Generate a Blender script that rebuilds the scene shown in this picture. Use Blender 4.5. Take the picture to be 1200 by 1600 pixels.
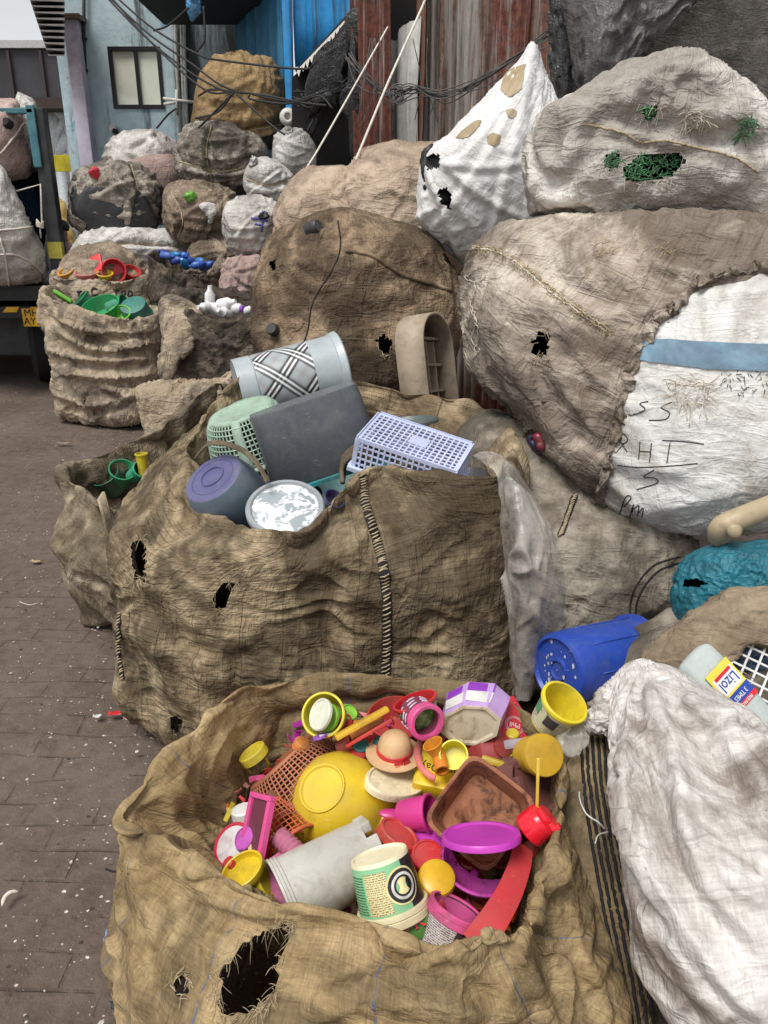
import bpy, bmesh, math, random
import numpy as np
from mathutils import Vector, Matrix
from mathutils.bvhtree import BVHTree
R = math.radians
rng = random.Random(7)
for o in list(bpy.data.objects): bpy.data.objects.remove(o)
SC = bpy.context.scene
COL = SC.collection

# ---------------------------------------------------------------- camera
CAM_H = 1.6; PITCH = R(20.0); F = 1200.0
cam_d = bpy.data.cameras.new('camera'); cam = bpy.data.objects.new('camera', cam_d); COL.objects.link(cam)
cam.location = (0, 0, CAM_H); cam.rotation_euler = (R(90) - PITCH, 0, 0)
cam_d.sensor_fit = 'VERTICAL'; cam_d.sensor_height = 36.0; cam_d.lens = 36.0 * F / 1600.0
cam_d.clip_start = 0.02; cam_d.clip_end = 500
SC.camera = cam
# ---------------------------------------------------------------- sky, sun, exposure
wd = bpy.data.worlds.new("World"); SC.world = wd; wd.use_nodes = True
wn = wd.node_tree; wn.nodes.clear()
sky = wn.nodes.new('ShaderNodeTexSky'); sky.sky_type = 'NISHITA'; sky.sun_disc = False
SUN_EL, SUN_AZ = R(62), R(215)          # azimuth measured clockwise from +Y
sky.sun_elevation = SUN_EL; sky.sun_rotation = SUN_AZ; sky.dust_density = 1.0; sky.air_density = 1.0; sky.ozone_density = 1.0
hs = wn.nodes.new('ShaderNodeHueSaturation'); hs.inputs['Saturation'].default_value = 0.10; hs.inputs['Value'].default_value = 1.1
bg = wn.nodes.new('ShaderNodeBackground'); bg.inputs['Strength'].default_value = 0.11
wo = wn.nodes.new('ShaderNodeOutputWorld')
wn.links.new(sky.outputs[0], hs.inputs['Color']); wn.links.new(hs.outputs[0], bg.inputs['Color']); wn.links.new(bg.outputs[0], wo.inputs[0])
sl = bpy.data.lights.new('sun', 'SUN'); sl.energy = 2.4; sl.angle = R(24); sl.color = (1.0, 0.97, 0.92)
so = bpy.data.objects.new('sun', sl); COL.objects.link(so)
sd = Vector((math.sin(SUN_AZ) * math.cos(SUN_EL), math.cos(SUN_AZ) * math.cos(SUN_EL), math.sin(SUN_EL)))
so.rotation_euler = sd.to_track_quat('Z', 'Y').to_euler(); so.location = sd * 30
SC.view_settings.view_transform = 'Standard'; SC.view_settings.look = 'None'
SC.view_settings.gamma = 1.0; SC.view_settings.exposure = 0.36
SC.cycles.max_bounces = 6; SC.cycles.use_denoising = True

# ---------------------------------------------------------------- geometry helpers
CF = np.array([0, math.cos(PITCH), -math.sin(PITCH)]); CU = np.array([0, math.sin(PITCH), math.cos(PITCH)]); CR = np.array([1.0, 0, 0])
C0 = np.array([0, 0, CAM_H])
def ray(px, py): return CR * ((px - 600) / F) - CU * ((py - 800) / F) + CF
def atY(px, py, Y):
    d = ray(px, py); return C0 + d * (Y / d[1])
def atH(px, py, h):
    d = ray(px, py); return C0 + d * ((h - CAM_H) / d[2])
def atZ(px, py, z): return C0 + ray(px, py) * z
def depth_of(P): return float(np.dot(np.asarray(P) - C0, CF))
def project(P):
    v = np.asarray(P) - C0; z = v @ CF
    return 600 + F * (v @ CR) / z, 800 - F * (v @ CU) / z, z
def cdir(r, u, t):
    """direction given as right / up / towards the viewer"""
    v = LF[0] * r + LF[1] * u - LF[2] * t; return v / np.linalg.norm(v)
LF = [CR, CU, CF]
def look(px=600, py=800):
    """measure right / up / towards-viewer along the sight line of one spot"""
    d = ray(px, py); d = d / np.linalg.norm(d); x = np.cross(d, [0, 0, 1.0]); x /= np.linalg.norm(x); LF[:] = [x, np.cross(x, d), d]
    if (px, py) == (600, 800): LF[:] = [CR, CU, CF]

WL = {}
def link(name, verts, faces, m, parent=None, uvs=None, smooth=True, mats=None, fm=None):
    v = np.asarray(verts, float)
    if parent is None:
        loc = np.array([(v[:, 0].min() + v[:, 0].max()) / 2, (v[:, 1].min() + v[:, 1].max()) / 2, v[:, 2].min()]); pl = np.zeros(3)
    else:
        loc = v.mean(axis=0); pl = WL[parent.name]
    me = bpy.data.meshes.new(name); me.from_pydata((v - loc).tolist(), [], faces if isinstance(faces, list) else faces.tolist())
    if smooth: me.polygons.foreach_set('use_smooth', np.ones(len(me.polygons), bool))
    if uvs is not None:
        l = me.uv_layers.new(name='UVMap'); l.data.foreach_set('uv', np.asarray(uvs, np.float32).ravel())
    if mats:
        for mm in mats: me.materials.append(mm)
        me.polygons.foreach_set('material_index', np.asarray(fm, np.int32))
    elif m: me.materials.append(m)
    me.update()
    o = bpy.data.objects.new(name, me); COL.objects.link(o); o.location = Vector(loc - pl)
    if parent is not None: o.parent = parent
    WL[o.name] = loc
    return o
def empty(name, loc):
    o = bpy.data.objects.new(name, None); COL.objects.link(o); o.location = Vector(np.asarray(loc, float)); o.empty_display_size = .05
    WL[o.name] = np.asarray(loc, float); return o
def tag(o, label=None, cat=None, group=None, kind=None):
    if label: o['label'] = label
    if cat: o['category'] = cat
    if group: o['group'] = group
    if kind: o['kind'] = kind
    return o
def grp(o, g): o['group'] = g; return o

class MB:
    """collects primitive shapes into one mesh (world coordinates)"""
    def __init__(s): s.v = []; s.f = []
    def add(s, v, f):
        n = len(s.v); s.v += [tuple(p) for p in v]; s.f += [tuple(i + n for i in q) for q in f]; return s
    def quad(s, a, b, c, d): return s.add([a, b, c, d], [(0, 1, 2, 3)])
    def obox(s, c, ax, ay, az, bev=0.0):
        """box from centre and three half-axis vectors"""
        c, ax, ay, az = [np.asarray(q, float) for q in (c, ax, ay, az)]
        if bev <= 0:
            vs = [c + i * ax + j * ay + k * az for i in (-1, 1) for j in (-1, 1) for k in (-1, 1)]
            return s.add(vs, [(0, 1, 3, 2), (4, 6, 7, 5), (0, 4, 5, 1), (2, 3, 7, 6), (0, 2, 6, 4), (1, 5, 7, 3)])
        bm = bmesh.new(); bmesh.ops.create_cube(bm, size=2.0)
        M = [np.linalg.norm(q) for q in (ax, ay, az)]
        U = [q / m for q, m in zip((ax, ay, az), M)]
        for v in bm.verts: v.co = Vector((v.co.x * M[0], v.co.y * M[1], v.co.z * M[2]))
        bmesh.ops.bevel(bm, geom=bm.edges[:], offset=min(bev, min(M) * .9), segments=2, affect='EDGES', profile=.6)
        vs = [c + v.co.x * U[0] + v.co.y * U[1] + v.co.z * U[2] for v in bm.verts]; bm.verts.index_update()
        s.add(vs, [[v.index for v in f.verts] for f in bm.faces]); bm.free(); return s
    def box(s, lo, hi, bev=0.0):
        lo, hi = np.array(lo, float), np.array(hi, float); c = (lo + hi) / 2; h = (hi - lo) / 2
        return s.obox(c, (h[0], 0, 0), (0, h[1], 0), (0, 0, h[2]), bev)
    def tube(s, pts, r, seg=6, caps=True):
        pts = np.asarray(pts, float); n = len(pts); rr = np.full(n, r) if np.isscalar(r) else np.asarray(r)
        t = np.gradient(pts, axis=0); t /= np.linalg.norm(t, axis=1)[:, None] + 1e-12
        up = np.array([0, 0, 1.0]) if abs(t[0][2]) < .9 else np.array([1.0, 0, 0])
        vs = []
        for i in range(n):
            a = np.cross(t[i], up); a /= np.linalg.norm(a) + 1e-12; b = np.cross(a, t[i]); up = b
            for k in range(seg):
                w = 2 * math.pi * k / seg; vs.append(pts[i] + rr[i] * (math.cos(w) * a + math.sin(w) * b))
        fs = [(i * seg + k, i * seg + (k + 1) % seg, (i + 1) * seg + (k + 1) % seg, (i + 1) * seg + k) for i in range(n - 1) for k in range(seg)]
        if caps: fs += [tuple(range(seg))[::-1], tuple((n - 1) * seg + k for k in range(seg))]
        return s.add(vs, fs)
    def ribbon(s, pts, wvec, w):
        """flat strip along pts, width vector per point"""
        pts = np.asarray(pts, float); n = len(pts); wv = np.asarray(wvec, float)
        if wv.ndim == 1: wv = np.tile(wv, (n, 1))
        ww = np.full(n, w) if np.isscalar(w) else np.asarray(w)
        vs = [pts[i] + sg * wv[i] * ww[i] / 2 for i in range(n) for sg in (-1, 1)]
        return s.add(vs, [(2 * i, 2 * i + 1, 2 * i + 3, 2 * i + 2) for i in range(n - 1)])
    def build(s, name, m, parent=None, smooth=False, solid=0, subs=0):
        o = link(name, s.v, s.f, m, parent, smooth=smooth)
        if solid:
            q = o.modifiers.new('s', 'SOLIDIFY'); q.thickness = solid; q.offset = 0
        if subs:
            q = o.modifiers.new('ss', 'SUBSURF'); q.levels = q.render_levels = subs
        return o
def autosmooth(o, ang=35):
    me = o.data; bm = bmesh.new(); bm.from_mesh(me)
    for e in bm.edges:
        if len(e.link_faces) == 2: e.smooth = e.calc_face_angle(0) < R(ang)
    for f in bm.faces: f.smooth = True
    bm.to_mesh(me); bm.free(); return o

def frame(axis, roll=0.0):
    """columns x,y,z with z along axis"""
    z = np.asarray(axis, float); z = z / np.linalg.norm(z)
    ref = CR if abs(z @ CR) < .9 else CU
    y = np.cross(z, ref); y /= np.linalg.norm(y); x = np.cross(y, z)
    c, s_ = math.cos(roll), math.sin(roll)
    return np.stack([c * x + s_ * y, -s_ * x + c * y, z], axis=1)
class Fr:
    """local frame: p(x,y,z) -> world"""
    def __init__(s, o, axis, roll=0.0): s.o = np.asarray(o, float); s.M = frame(axis, roll)
    def p(s, x, y, z): return s.o + s.M @ np.array([x, y, z], float)
    def a(s, arr): return s.o + np.asarray(arr, float) @ s.M.T
def lathe(fr, prof, seg=40, sx=1.0, sy=1.0, sq=0.0, a0=0, a1=2 * math.pi, wob=None):
    """revolve (r,z) profile about the frame's z axis; sq>0 squares the section"""
    full = abs(a1 - a0 - 2 * math.pi) < 1e-6
    n = seg if full else seg + 1
    vs = []
    for r, z in prof:
        for k in range(n):
            w = a0 + (a1 - a0) * k / seg; c, s_ = math.cos(w), math.sin(w)
            if sq > 0:
                q = 1.0 / (abs(c) ** (2 + 8 * sq) + abs(s_) ** (2 + 8 * sq)) ** (1 / (2 + 8 * sq))
            else: q = 1.0
            rr = r * q * (1 + (wob(w, z) if wob else 0))
            vs.append((rr * c * sx, rr * s_ * sy, z))
    fs = []
    for i in range(len(prof) - 1):
        for k in range(seg):
            k2 = (k + 1) % n
            fs.append((i * n + k, i * n + k2, (i + 1) * n + k2, (i + 1) * n + k))
    return fr.a(vs), fs
def lathe_obj(name, fr, prof, m, parent=None, sharp=35, **kw):
    v, f = lathe(fr, prof, **kw)
    mb = MB().add(v, f); o = mb.build(name, m, parent, smooth=True)
    bm = bmesh.new(); bm.from_mesh(o.data); bmesh.ops.remove_doubles(bm, verts=bm.verts, dist=1e-5); bmesh.ops.recalc_face_normals(bm, faces=bm.faces)
    bm.to_mesh(o.data); bm.free()
    return autosmooth(o, sharp)
def cup_prof(r0, r1, h, t=.002, lip=.003, n=6, curve=0.0, foot=.0):
    """open vessel: bottom radius r0 at z=0, top r1 at z=h, wall t"""
    out = [(0, foot), (r0 * .86, foot)] if foot else [(0, 0)]
    out += [(r0 * .95, 0)]
    for i in range(n + 1):
        q = i / n; rr = r0 + (r1 - r0) * (q ** (1 - curve) if curve >= 0 else q)
        out.append((rr, h * (.012 + .988 * q)))
    if lip: out[-1:] = [(r1, h - 2.2 * lip), (r1 + lip, h - 2 * lip), (r1 + lip, h - .3 * lip), (r1 + lip * .6, h)]
    inn = []
    for i in range(n, -1, -1):
        q = i / n; rr = r0 + (r1 - r0) * (q ** (1 - curve) if curve >= 0 else q) - t
        inn.append((rr, max(t * 1.3, h * q)))
    return out + inn + [(0, t * 1.3)]
def disc_prof(r, h, t=.0015, lip=.002):
    """a lid: plate with a skirt"""
    return [(0, h * .8), (r * .82, h * .8), (r * .86, h), (r - lip, h), (r, h - lip), (r, 0), (r - t, 0), (r - t, h - t * 2), (r * .8, h * .8 - t), (0, h * .8 - t)]
# ---------------------------------------------------------------- smooth random fields
class Waves:
    def __init__(s, seed, lam, n=18, spread=.5):
        g = np.random.default_rng(seed); d = g.normal(size=(n, 3)); d /= np.linalg.norm(d, axis=1)[:, None]
        k = 2 * math.pi / (lam * (1 + spread * (g.random(n) * 2 - 1)))
        s.k = d * k[:, None]; s.ph = g.random(n) * 6.283; s.n = n
    def __call__(s, P): return np.sin(P @ s.k.T + s.ph).sum(axis=-1) / math.sqrt(s.n / 2)
def catmull(P, n, closed=True):
    """P (k,d) -> n samples, uniform in segment"""
    P = np.asarray(P, float); k = len(P)
    t = np.linspace(0, k if closed else k - 1, n, endpoint=not closed); i = np.minimum(np.floor(t).astype(int), k - 1 if closed else k - 2); f = (t - i)[:, None]
    if closed: p0, p1, p2, p3 = P[(i - 1) % k], P[i % k], P[(i + 1) % k], P[(i + 2) % k]
    else:
        E = np.vstack([2 * P[0] - P[1], P, 2 * P[-1] - P[-2]]); p0, p1, p2, p3 = E[i], E[i + 1], E[i + 2], E[i + 3]
    return .5 * (2 * p1 + (p2 - p0) * f + (2 * p0 - 5 * p1 + 4 * p2 - p3) * f ** 2 + (3 * p1 - p0 - 3 * p2 + p3) * f ** 3)
def gnormals(P, wrap):
    du = (np.roll(P, -1, 1) - np.roll(P, 1, 1)) if wrap else np.gradient(P, axis=1)
    dv = np.gradient(P, axis=0); n = np.cross(du, dv); return n / (np.linalg.norm(n, axis=2)[..., None] + 1e-9)
# ---------------------------------------------------------------- cloth: buckle a grid that has more fabric than room
def _edges(X, L, k, wrap, di, dj):
    H, W = X.shape[:2]
    if wrap:
        A = X[:H - di] if di else X; B = np.roll(X[di:], -dj, axis=1)
        d = B - A; l = np.sqrt((d * d).sum(-1)) + 1e-9
        if L is None: return l
        c = (k * .5 * (1 - L / l))[..., None] * d
        out = np.zeros_like(X); out[:H - di] += c; out[di:] -= np.roll(c, dj, axis=1); return out
    ja = slice(0, W - dj) if dj >= 0 else slice(-dj, W); jb = slice(dj, W) if dj >= 0 else slice(0, W + dj)
    A = X[:H - di, ja]; B = X[di:, jb]; d = B - A; l = np.sqrt((d * d).sum(-1)) + 1e-9
    if L is None: return l
    c = (k * .5 * (1 - L / l))[..., None] * d
    out = np.zeros_like(X); out[:H - di, ja] += c; out[di:, jb] -= c; return out
def _relax(P, D, wrap, eu, ev, it, tether, bend, amp):
    X = P + D
    Lu = _edges(P, None, 0, wrap, 0, 1) * (1 + eu); Lv = _edges(P, None, 0, wrap, 1, 0) * (1 + ev)
    dg = 1 + .5 * (eu + ev); L1 = _edges(P, None, 0, wrap, 1, 1) * dg; L2 = _edges(P, None, 0, wrap, 1, -1) * dg
    for _ in range(it):
        X = X + _edges(X, Lu, .42, wrap, 0, 1) + _edges(X, Lv, .42, wrap, 1, 0) + _edges(X, L1, .16, wrap, 1, 1) + _edges(X, L2, .16, wrap, 1, -1)
        D = X - P
        if wrap: au = (np.roll(D, 1, 1) + np.roll(D, -1, 1)) / 2
        else:
            au = D.copy(); au[:, 1:-1] = (D[:, 2:] + D[:, :-2]) / 2
        av = D.copy(); av[1:-1] = (D[2:] + D[:-2]) / 2
        D = (1 - bend) * D + bend * .5 * (au + av)
        D *= (1 - tether)
        m = np.sqrt((D * D).sum(-1))[..., None] + 1e-9
        D = D * np.minimum(1, amp / m)
        X = P + D
    return D
def _up(D, wrap):
    H, W = D.shape[:2]
    E = np.zeros((2 * H - 1, W, 3)); E[::2] = D; E[1::2] = (D[1:] + D[:-1]) / 2
    if wrap:
        G = np.zeros((2 * H - 1, 2 * W, 3)); G[:, ::2] = E; G[:, 1::2] = (E + np.roll(E, -1, 1)) / 2
    else:
        G = np.zeros((2 * H - 1, 2 * W - 1, 3)); G[:, ::2] = E; G[:, 1::2] = (E[:, 1:] + E[:, :-1]) / 2
    return G
def wrinkle(P, wrap=True, ex=(.05, .05), levels=2, it=70, tether=.012, bend=.12, amp=.035, seed=0, noise=.006, lam=.12, mask=None):
    """P: (4a+1, 4b [+1 when open], 3)"""
    eu, ev = ex; D = None
    for lv in range(levels - 1, -1, -1):
        st = 2 ** lv; Q = P[::st, ::st]
        N = gnormals(Q, wrap)
        nz = Waves(seed + 11 * lv, lam * (1 + lv), 20)(Q)[..., None] * N * noise * (1.0 if D is None else .35)
        D = nz if D is None else _up(D, wrap) + nz
        g = 1.0 if lv == 0 else .75
        D = _relax(Q, D, wrap, eu * g, ev * g, it, tether, bend, amp)
    if mask is not None: D = D * mask[..., None]
    return P + D
CREASE = .55
def crease(P, wrap, amp, lam, along=None, st=4.0, seed=0, apex=None, oct=3, mask=None, warp=.35):
    """long meandering sharp ridges: the pinched folds of crumpled cloth"""
    Q = P.copy()
    if apex is not None:
        v = P - np.asarray(apex); r = np.linalg.norm(v, axis=-1, keepdims=True) + 1e-6; Q = v / r * .6 + v * .03
    elif along is not None:
        a = np.asarray(along, float); a /= np.linalg.norm(a); Q = P - (P @ a)[..., None] * a * (1 - 1 / st)
    Q = Q + warp * lam * np.stack([Waves(seed + 50 + i, lam * 1.6, 12)(P) for i in range(3)], -1) * (.5 if apex is not None else 1)
    f = 0
    for o in range(oct):
        w = Waves(seed + 7 * o, lam / 1.9 ** o, 22)(Q)
        r_ = np.clip(1 - (np.sqrt(w * w + .012) - .1) / 1.1, 0, 1); f = f + (r_ ** 1.5 - .3) * .36 ** o * np.clip(.55 + .6 * Waves(seed + 31 + o, lam * 2.2, 10)(P), 0, 1.3)
    N = gnormals(P, wrap); N = N * np.sign(((P - P.mean((0, 1))) * N).sum(-1).mean())
    f = f - f.mean()
    if mask is not None: f = f * mask
    return P + N * (f * amp * CREASE)[..., None]
def sculpt(P, wrap, folds, rows=None):
    """pull single long folds out of the cloth: (path seen from the front, height, half width)"""
    H, W = P.shape[:2]; N = gnormals(P, wrap); N = N * np.sign(((P - P.mean((0, 1))) * N).sum(-1).mean())
    x, y, z = project(P.reshape(-1, 3)); x = x.reshape(H, W); y = y.reshape(H, W); z = z.reshape(H, W)
    front = np.clip((N * (C0 - P)).sum(-1) / np.linalg.norm(C0 - P, axis=-1) * 4, 0, 1)
    if rows: front[:rows[0]] = 0; front[rows[1]:] = 0
    out = np.zeros((H, W))
    for path, amp, w in folds:
        q = catmull(np.asarray(path, float), 8 * len(path), False); best = np.full((H, W), 1e9); sg = np.zeros((H, W)); tt = np.zeros((H, W)); n = len(q) - 1
        for i in range(n):
            a, b = q[i], q[i + 1]; d = b - a; L2 = d @ d + 1e-9; t = np.clip(((x - a[0]) * d[0] + (y - a[1]) * d[1]) / L2, 0, 1); ex, ey = x - a[0] - t * d[0], y - a[1] - t * d[1]; ds = np.hypot(ex, ey); m = ds < best
            best = np.where(m, ds, best); sg = np.where(m, np.sign(d[0] * ey - d[1] * ex), sg); tt = np.where(m, (i + t) / n, tt)
        s = best * sg / w; f = np.exp(-s ** 2) - .6 * np.exp(-((s - 1.7) / .9) ** 2); f = np.where(np.abs(s) < 1, .6 * f + .4 * (1 - np.abs(s)), f)
        out += amp * f * np.clip(np.sin(math.pi * np.clip(tt, .02, .98)) * 2.2, 0, 1)
    return P + N * (out * front)[..., None]
def grid_mesh(name, X, m, wrap=True, caps=(False, False), parent=None, P=None, keep=None, mats=None, fmf=None, flip=False, uvrot=False):
    H, W = X.shape[:2]; P = X if P is None else P
    lu = _edges(P, None, 0, wrap, 0, 1); lv = _edges(P, None, 0, wrap, 1, 0)
    us = float(lu.sum(axis=1).max()) / lu.shape[1]; vv = np.concatenate([[0], np.cumsum(np.median(lv, axis=1))])
    nW = W if wrap else W - 1
    i, j = np.meshgrid(np.arange(H - 1), np.arange(nW), indexing='ij'); i = i.ravel(); j = j.ravel(); j2 = (j + 1) % W
    F4 = np.stack([i * W + j, i * W + j2, (i + 1) * W + j2, (i + 1) * W + j], 1)
    U = np.stack([np.stack([j * us, vv[i]], -1), np.stack([(j + 1) * us, vv[i]], -1), np.stack([(j + 1) * us, vv[i + 1]], -1), np.stack([j * us, vv[i + 1]], -1)], 1)
    if keep is not None:
        k = keep[i, j]; F4 = F4[k]; U = U[k]; i = i[k]; j = j[k]
    if flip: F4 = F4[:, ::-1]; U = U[:, ::-1]
    if uvrot: U = U[..., ::-1]
    verts = X.reshape(-1, 3); faces = F4.tolist(); uv = U.reshape(-1, 2).tolist()
    for end, on in zip((0, H - 1), caps):
        if on:
            c = len(verts); verts = np.vstack([verts, X[end].mean(axis=0)[None]])
            for q in range(nW):
                a, b = end * W + q, end * W + (q + 1) % W
                faces.append([a, b, c] if (end != 0) ^ flip else [b, a, c]); uv += [[q * us, vv[end]], [(q + 1) * us, vv[end]], [q * us, vv[end] + .02]]
    fm = None
    if mats: fm = [int(x) for x in fmf(i, j)] + [0] * (len(faces) - len(F4))
    return link(name, verts, faces, m, parent, uvs=uv, mats=mats, fm=fm)
# ---------------------------------------------------------------- closed sack from its outline, with its own distance and thickness
def inpoly(x, y, poly):
    x = np.asarray(x, float); y = np.asarray(y, float); c = np.zeros(x.shape, bool); n = len(poly); j = n - 1
    for i in range(n):
        xi, yi = poly[i]; xj, yj = poly[j]
        c ^= ((yi > y) != (yj > y)) & (x < (xj - xi) * (y - yi) / (yj - yi + 1e-9) + xi); j = i
    return c
GR = {}
def sack(name, poly, Y, thick, m, H=81, W=128, ex=(.05, .05), amp=.03, lumps=.02, lam=.35, n=2.5, roll=0.0, seed=1, tether=.02, bend=.08, cr=None, folds=(), holes=(), pleat=(0, 0), parent=None, ctr=None, it=70, levels=2, back=1.0, uvrot=False, wl=.12, off=0.0):
    pl = np.asarray(poly, float); c = np.asarray(ctr, float) if ctr is not None else (pl.max(0) + pl.min(0)) / 2
    C = atY(c[0], c[1], Y); d = (C - C0); d /= np.linalg.norm(d)
    Xr = np.cross(d, [0, 0, 1.0]); Xr /= np.linalg.norm(Xr); Yu = np.cross(Xr, d)
    def onp(p):
        r_ = ray(p[0], p[1]); t = ((C - C0) @ d) / (r_ @ d); return C0 + r_ * t - C
    sm = catmull(pl, 24 * len(pl)); q = np.array([onp(p) for p in sm]); qx, qy = q @ Xr, q @ Yu
    th = np.arctan2(qy, qx); rr = np.hypot(qx, qy); o_ = np.argsort(th); th, rr = th[o_], rr[o_]
    rr = rr / (1 + (.30 * thick) / np.linalg.norm(C - C0)); rm = math.sqrt(np.mean(rr ** 2))
    lat = np.linspace(.03, math.pi - .03, H)[:, None]; lon = (np.arange(W) / W * 2 * math.pi)[None]
    a, b, z = np.sin(lat) * np.cos(lon), np.cos(lat) + 0 * lon, np.sin(lat) * np.sin(lon)
    cr_, sr_ = math.cos(roll), math.sin(roll); dx, dy = a * cr_ - b * sr_, a * sr_ + b * cr_
    rho = np.hypot(dx, dy); T = np.arctan2(dy, dx)
    rt = np.interp(T, th, rr, period=2 * math.pi)
    w = np.clip(rho, 0, 1) ** 1.3; re = rm * (1 - w) * .98 + rt * w
    rp = np.clip(rho, 0, 1) ** (2 / n) ; zp = np.sign(z) * np.abs(z) ** (2 / n)
    if n > 2: # keep grid spacing even on superellipsoid
        ang = np.arctan2(np.abs(z), rho); den = (np.cos(ang) ** n + np.sin(ang) ** n) ** (1 / n); rp = np.cos(ang) / den; zp = np.sign(z) * np.sin(ang) / den
    zz = np.where(zp > 0, zp, zp * back) * thick
    P = C + (re * rp * np.cos(T))[..., None] * Xr + (re * rp * np.sin(T))[..., None] * Yu - (zz + off)[..., None] * d
    N = gnormals(P, True)
    s_ = np.sign(((P - P.mean((0, 1))) * N).sum(-1).mean()); N = N * s_
    f = (Waves(seed, lam)(P) * .6 + Waves(seed + 5, lam * .45)(P) * .4)
    P = P + N * (f * lumps * .6 * np.clip(np.abs(zp) * 2, .25, 1))[..., None]
    if pleat[0]:
        fall = np.exp(-(lat / .5) ** 2) + 0 * lon
        P = P + N * (fall * pleat[1] * np.sin(pleat[0] * lon + 2 * np.sin(lon * 3)))[..., None]
    for c_ in (cr or ()): P = crease(P, True, seed=seed + 3, **c_)
    if folds: P = sculpt(P, True, folds)
    X = wrinkle(P, True, ex, levels, it, tether, bend, amp, seed, lam=wl)
    zmin = 0.004; X[..., 2] = np.maximum(X[..., 2], zmin)
    keep = cut(X, holes, seed, -d) if holes else None
    o = grid_mesh(name, X, m, True, (True, True), parent, P, keep, flip=s_ < 0, uvrot=uvrot)
    GR[o.name] = (X, keep)
    return o
def cut(X, holes, seed, toward):
    """drop the faces inside torn openings (outlines on the near side)"""
    H, W = X.shape[:2]; Xc = (X[:-1] + X[1:] + np.roll(X, -1, 1)[:-1] + np.roll(X, -1, 1)[1:]) / 4
    px, py, z = project(Xc.reshape(-1, 3)); px = px.reshape(H - 1, W); py = py.reshape(H - 1, W)
    N = gnormals(X, True)[:-1]; s_ = np.sign(((X - X.mean((0, 1))) * gnormals(X, True)).sum(-1).mean())
    near = ((N * s_) * (C0 - Xc)).sum(-1) > 0
    k = np.ones((H - 1, W), bool)
    for h in holes: k &= ~(inpoly(px, py, h) & near)
    return k
# ---------------------------------------------------------------- loft through rings (open sacks, sheets)
def loft(rings, H, W, closed=True):
    """rings: list of equally long lists of 3-D points"""
    Q = np.stack([catmull(np.asarray(r, float), W, closed) for r in rings])   # (k, W, 3)
    k = len(rings); d = np.linalg.norm(np.diff(Q, axis=0), axis=2).mean(axis=1); s = np.concatenate([[0], np.cumsum(d)]); s /= s[-1]
    t = np.linspace(0, 1, H); i = np.clip(np.searchsorted(s, t, 'right') - 1, 0, k - 2); h = (s[i + 1] - s[i])
    f = ((t - s[i]) / h)
    m = np.zeros_like(Q)
    for a in range(k):
        if a == 0: m[a] = (Q[1] - Q[0]) / (s[1] - s[0])
        elif a == k - 1: m[a] = (Q[-1] - Q[-2]) / (s[-1] - s[-2])
        else:
            g0 = (Q[a] - Q[a - 1]) / (s[a] - s[a - 1]); g1 = (Q[a + 1] - Q[a]) / (s[a + 1] - s[a]); w0 = s[a + 1] - s[a]; w1 = s[a] - s[a - 1]
            m[a] = (g0 * w0 + g1 * w1) / (w0 + w1)
    f = f[:, None, None]; hh = h[:, None, None]
    h00, h10, h01, h11 = 2 * f ** 3 - 3 * f ** 2 + 1, f ** 3 - 2 * f ** 2 + f, -2 * f ** 3 + 3 * f ** 2, f ** 3 - f ** 2
    return h00 * Q[i] + h10 * hh * m[i] + h01 * Q[i + 1] + h11 * hh * m[i + 1]
def lump(P, wrap, amp, lam, seed):
    N = gnormals(P, wrap); f = Waves(seed, lam)(P) * .6 + Waves(seed + 3, lam * .45)(P) * .4; return P + N * (f * amp)[..., None]
# ---------------------------------------------------------------- things laid on a surface
_bv = {}
def bvh(o):
    if o.name not in _bv:
        w = Vector(WL[o.name]); _bv[o.name] = BVHTree.FromPolygons([v.co + w for v in o.data.vertices], [p.vertices[:] for p in o.data.polygons])
    return _bv[o.name]
def hit(o, px, py, lift=0.0):
    d = Vector(ray(px, py)).normalized(); loc, nr, i, ds = bvh(o).ray_cast(Vector(C0), d)
    if loc is None: return None, None
    if nr.dot(d) > 0: nr = -nr
    return np.array(loc) + np.array(nr) * lift, np.array(nr)
def stroke(name, o, pix, r, m, parent=None, n=None, lift=0.0, seg=5, jit=0, seed=0, mb=None):
    """a thread / seam / pen line lying on object o along a pixel path"""
    g = random.Random(seed); L = sum(math.dist(a, b) for a, b in zip(pix, pix[1:])); n = n or max(4, int(L / 5))
    pts = []
    for x, y in catmull(np.asarray(pix, float), n, False):
        p, q = hit(o, x + g.uniform(-jit, jit), y + g.uniform(-jit, jit), lift)
        if p is not None: pts.append(p)
    if len(pts) < 3: return None
    own = mb is None; mb = mb or MB()
    mb.tube(np.array(pts), r, seg)
    if own: return mb.build(name, m, parent or o, smooth=True)
def text_mesh(s, size, fr, bend=None, ext=.0004, align='CENTER'):
    """letters as thin solids in frame fr (x right, y up, z out); bend=radius wraps them round a cylinder about local y"""
    cu = bpy.data.curves.new('t', 'FONT'); cu.body = s; cu.size = size; cu.align_x = align; cu.align_y = 'CENTER'; cu.extrude = ext; cu.resolution_u = 2
    ob = bpy.data.objects.new('t', cu); me = bpy.data.meshes.new_from_object(ob)
    v = np.array([x.co[:] for x in me.vertices]) if len(me.vertices) else np.zeros((0, 3)); f = [tuple(p.vertices) for p in me.polygons]
    bpy.data.objects.remove(ob); bpy.data.curves.remove(cu); bpy.data.meshes.remove(me)
    if bend:
        a = v[:, 0] / bend; rr = bend + v[:, 2]; v = np.stack([rr * np.sin(a), v[:, 1], rr * np.cos(a) - bend], 1)
    return fr.a(v), f
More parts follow.
